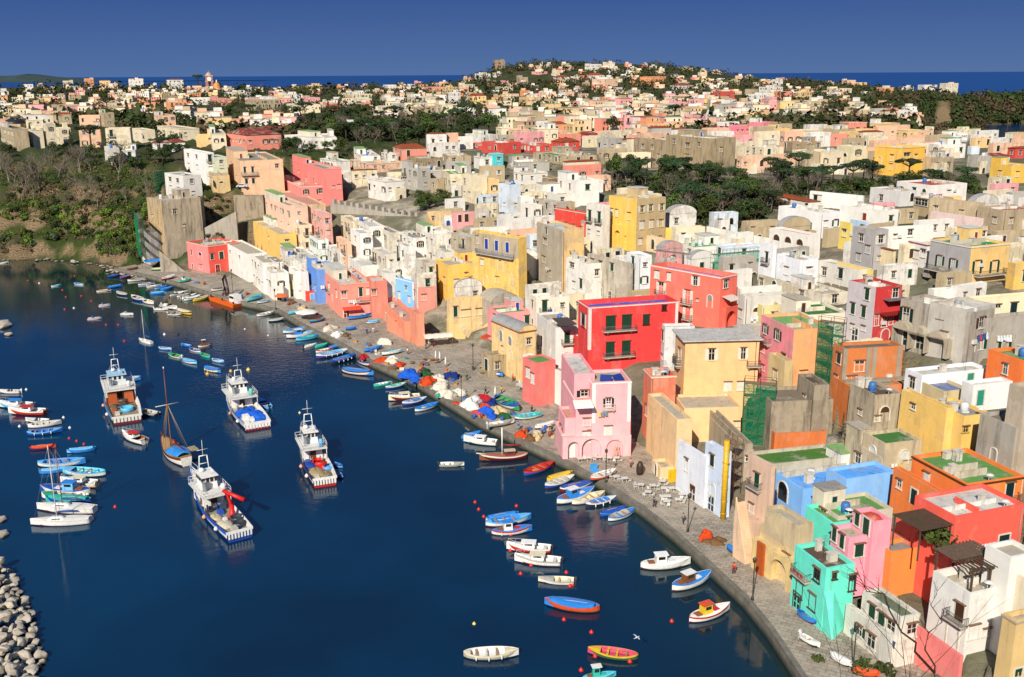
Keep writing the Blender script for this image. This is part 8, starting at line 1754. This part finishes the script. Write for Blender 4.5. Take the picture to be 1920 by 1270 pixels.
# parked car on the terrace above the ramp
blk(0, 100, 3); p = march(*U(1362, 758)); o = empty('parked_car', p + Vector((0, 0, .1)), 'silver parked car on the terrace above the rubble wall', 'car', None, .1); m = MB()
pr = [(-2, .35), (-2.05, .75), (-1.6, .95), (-1.1, 1.4), (.7, 1.42), (1.2, .95), (1.95, .8), (2.05, .35)]; m.poly(pr, -.8, .8); m.build('body', paint('c8ccd2'), o)
m = MB(); m.poly([(-1.35, .98), (-1.0, 1.34), (.62, 1.36), (1.02, .98)], -.815, .815); m.build('window', glass(), o)
for x in (-1.25, 1.25):
    for y in (-.8, .8):
        m = MB(); m.poly([(.33*math.cos(R(30*i)), .33*math.sin(R(30*i))) for i in range(12)], -.11, .11); m.build('wheel', paint('1a1a1a'), o, (x, y, .33))
# ---- bare branches at the viewpoint, lower right
q = random.Random(17); bk = flat('twig_bark', (.045, .03, .022), .9, .1, .4, 8.)
def branch(root, base, tip, r, n_, seed, name='branch'):
    q = random.Random(seed); m = MB(); base = Vector(base); tip = Vector(tip); pts = [base + (tip - base)*i/7 + Vector((q.uniform(-.12, .12), q.uniform(-.1, .1), q.uniform(-.12, .12)))*(0 if i in (0, 7) else .8) for i in range(8)]
    m.tube(pts, [r*(1 - .8*i/7) for i in range(8)], 5); d = (tip - base); L = d.length
    for k in range(n_):
        f = q.uniform(.2, .95); i = int(f*7); p = pts[i] + (pts[min(i+1, 7)] - pts[i])*(f*7 - i); dd = (d.normalized() + Vector((q.uniform(-1, 1), q.uniform(-.6, .6), q.uniform(-.3, .8)))).normalized(); l = L*q.uniform(.14, .38)*(1.1 - f*.5); e = p + dd*l
        m.tube([p, p + dd*l*.5 + Vector((q.uniform(-.05, .05), 0, q.uniform(-.03, .08)))*l, e], [r*.28, r*.2, r*.08], 3, cap=False)
        for _ in range(2): d2 = (dd + Vector((q.uniform(-.8, .8), q.uniform(-.6, .6), q.uniform(-.2, .7)))).normalized(); m.tube([p + dd*l*q.uniform(.3, .8), p + dd*l*.6 + d2*l*.5], [r*.14, r*.05], 3, cap=False)
    m.build(name, bk, root)
def near(px, py, dist):
    d = Vector(ray(px, py)); return Vector((0, 0, H)) + d.normalized()*dist
g0 = near(1800, 1420, 14); gz = Vector((g0.x, g0.y, H - 1.75 - max(0, g0.y - .9)*1.25 - .2)); o = empty('bare_shrub', gz, 'bare dark twigs of a leafless shrub rising at the lower right', 'shrub')
stem = [near(1790, 1400, 14) - gz, near(1730, 1230, 13) - gz]
branch(o, (0, 0, 0), near(1752, 1262, 13) - gz, .034, 4, 1); branch(o, near(1752, 1262, 13) - gz, near(1605, 1065, 12.4) - gz, .017, 16, 2); branch(o, near(1752, 1262, 13) - gz, near(1758, 1100, 12.6) - gz, .012, 12, 3); branch(o, (.2, .1, 0), near(1688, 1180, 13.4) - gz, .016, 10, 4); branch(o, (0, 0, .1), near(1566, 1170, 13) - gz, .011, 9, 5); branch(o, (0, 0, .1), near(1650, 1110, 13) - gz, .009, 8, 6)

# ================================================================== beyond 300 houses: those that show least become one mass, those that do not show are left out
from mathutils.bvhtree import BVHTree
bpy.context.view_layer.update(); seen = {}
KIDS = {}
for o in C.objects:
    if o.parent: KIDS.setdefault(o.parent.name, []).append(o)
def tree_of(o):
    r_ = [o]
    for c_ in KIDS.get(o.name, []): r_ += tree_of(c_)
    return r_
hs_all = [o for o in C.objects if o.parent is None and o.get('category') == 'house']
bv, bf, own = [], [], []
for o in hs_all + [bpy.data.objects['ground']]:
    nm = o.name
    for c_ in [o] + KIDS.get(nm, []):
        if c_.type != 'MESH' or c_.name.startswith(('antenna', 'railing', 'drain')): continue
        me = c_.data; M_ = c_.matrix_world; n0 = len(bv); bv += [M_ @ v.co for v in me.vertices]
        for p_ in me.polygons: bf.append([n0 + i for i in p_.vertices]); own.append(nm)
bvh = BVHTree.FromPolygons(bv, bf); cam_ = Vector((0, 0, H))
for iy in range(120, 1270, 4):
    for ix in range(0, 1920, 4):
        f_ = bvh.ray_cast(cam_, Vector(ray(ix + 2, iy + 2)).normalized())[2]
        if f_ is not None: seen[own[f_]] = seen.get(own[f_], 0) + 1
keep = sorted(hs_all, key=lambda o: -seen.get(o.name, 0))
kill = []; DEAD = set(); GONE = []; mass = MASS; mm_ = MMAT; drop = 0; merged = 0
for k, o in enumerate(keep):
    n_ = seen.get(o.name, 0)
    if n_ == 0 and o in CUT: drop += 1
    elif k >= 298 and o in CUT:
        merged += 1
        for c_ in tree_of(o):
            if c_.type != 'MESH': continue
            M_ = c_.matrix_world; n0 = len(mass.v); me = c_.data; mass.v += [tuple(M_ @ v.co) for v in me.vertices]; mi = []
            for mt in me.materials:
                if mt not in mm_: mm_.append(mt)
                mi.append(mm_.index(mt))
            for p_ in me.polygons: mass.face(tuple(n0 + i for i in p_.vertices), mi[p_.material_index], p_.use_smooth)
    else: continue
    kill += tree_of(o); DEAD.add(o.name)
    GONE.append(o)
AUTO = [t for t in AUTO if t[0].name not in DEAD]
bpy.data.batch_remove(kill)
if mass.v: tag(mass.build('distant_houses', mm_), None, None, None, 'stuff')
print('houses', len(hs_all), 'merged', merged, 'left out', drop)
# ================================================================== labels: give every remaining look-alike its place among its like
byl = {}
for o, l, px in AUTO: byl.setdefault(l, []).append((px, o))
ORD = ['leftmost', 'second from the left', 'third from the left', 'fourth from the left', 'fifth from the left', 'sixth from the left', 'seventh from the left', 'eighth from the left', 'ninth from the left']
for l, v in byl.items():
    v.sort(key=lambda t: t[0])
    for i, (px, o) in enumerate(v):
        o['label'] = l if len(v) == 1 else '%s, %s' % (l.replace('plain ', '').replace(' with a ', ', '), 'rightmost' if i == len(v)-1 else (ORD[i] if i < 9 else '%dth from the left' % (i + 1)))
        o['group'] = 'houses of the hill town'
cnt = {}
for o, au in BOATS: cnt.setdefault(o['label'], []).append(o)
for l, v in cnt.items():
    v.sort(key=lambda o: proj(o.location)[0])
    for i, o in enumerate(v):
        o['group'] = 'small boats of the harbour'
        if len(v) > 1: o['label'] = l + ', ' + (('left one', 'right one')[i] if len(v) == 2 else ORD[i])
for o in C.objects:
    if o.parent is None and 'category' in o and o['category'] == 'house' and 'group' not in o: o['group'] = 'houses of the harbour front'

for o in C.objects:
    if o.parent is None and len(str(o.get('label', '')).split()) > 16: print('LONG', o['label'])
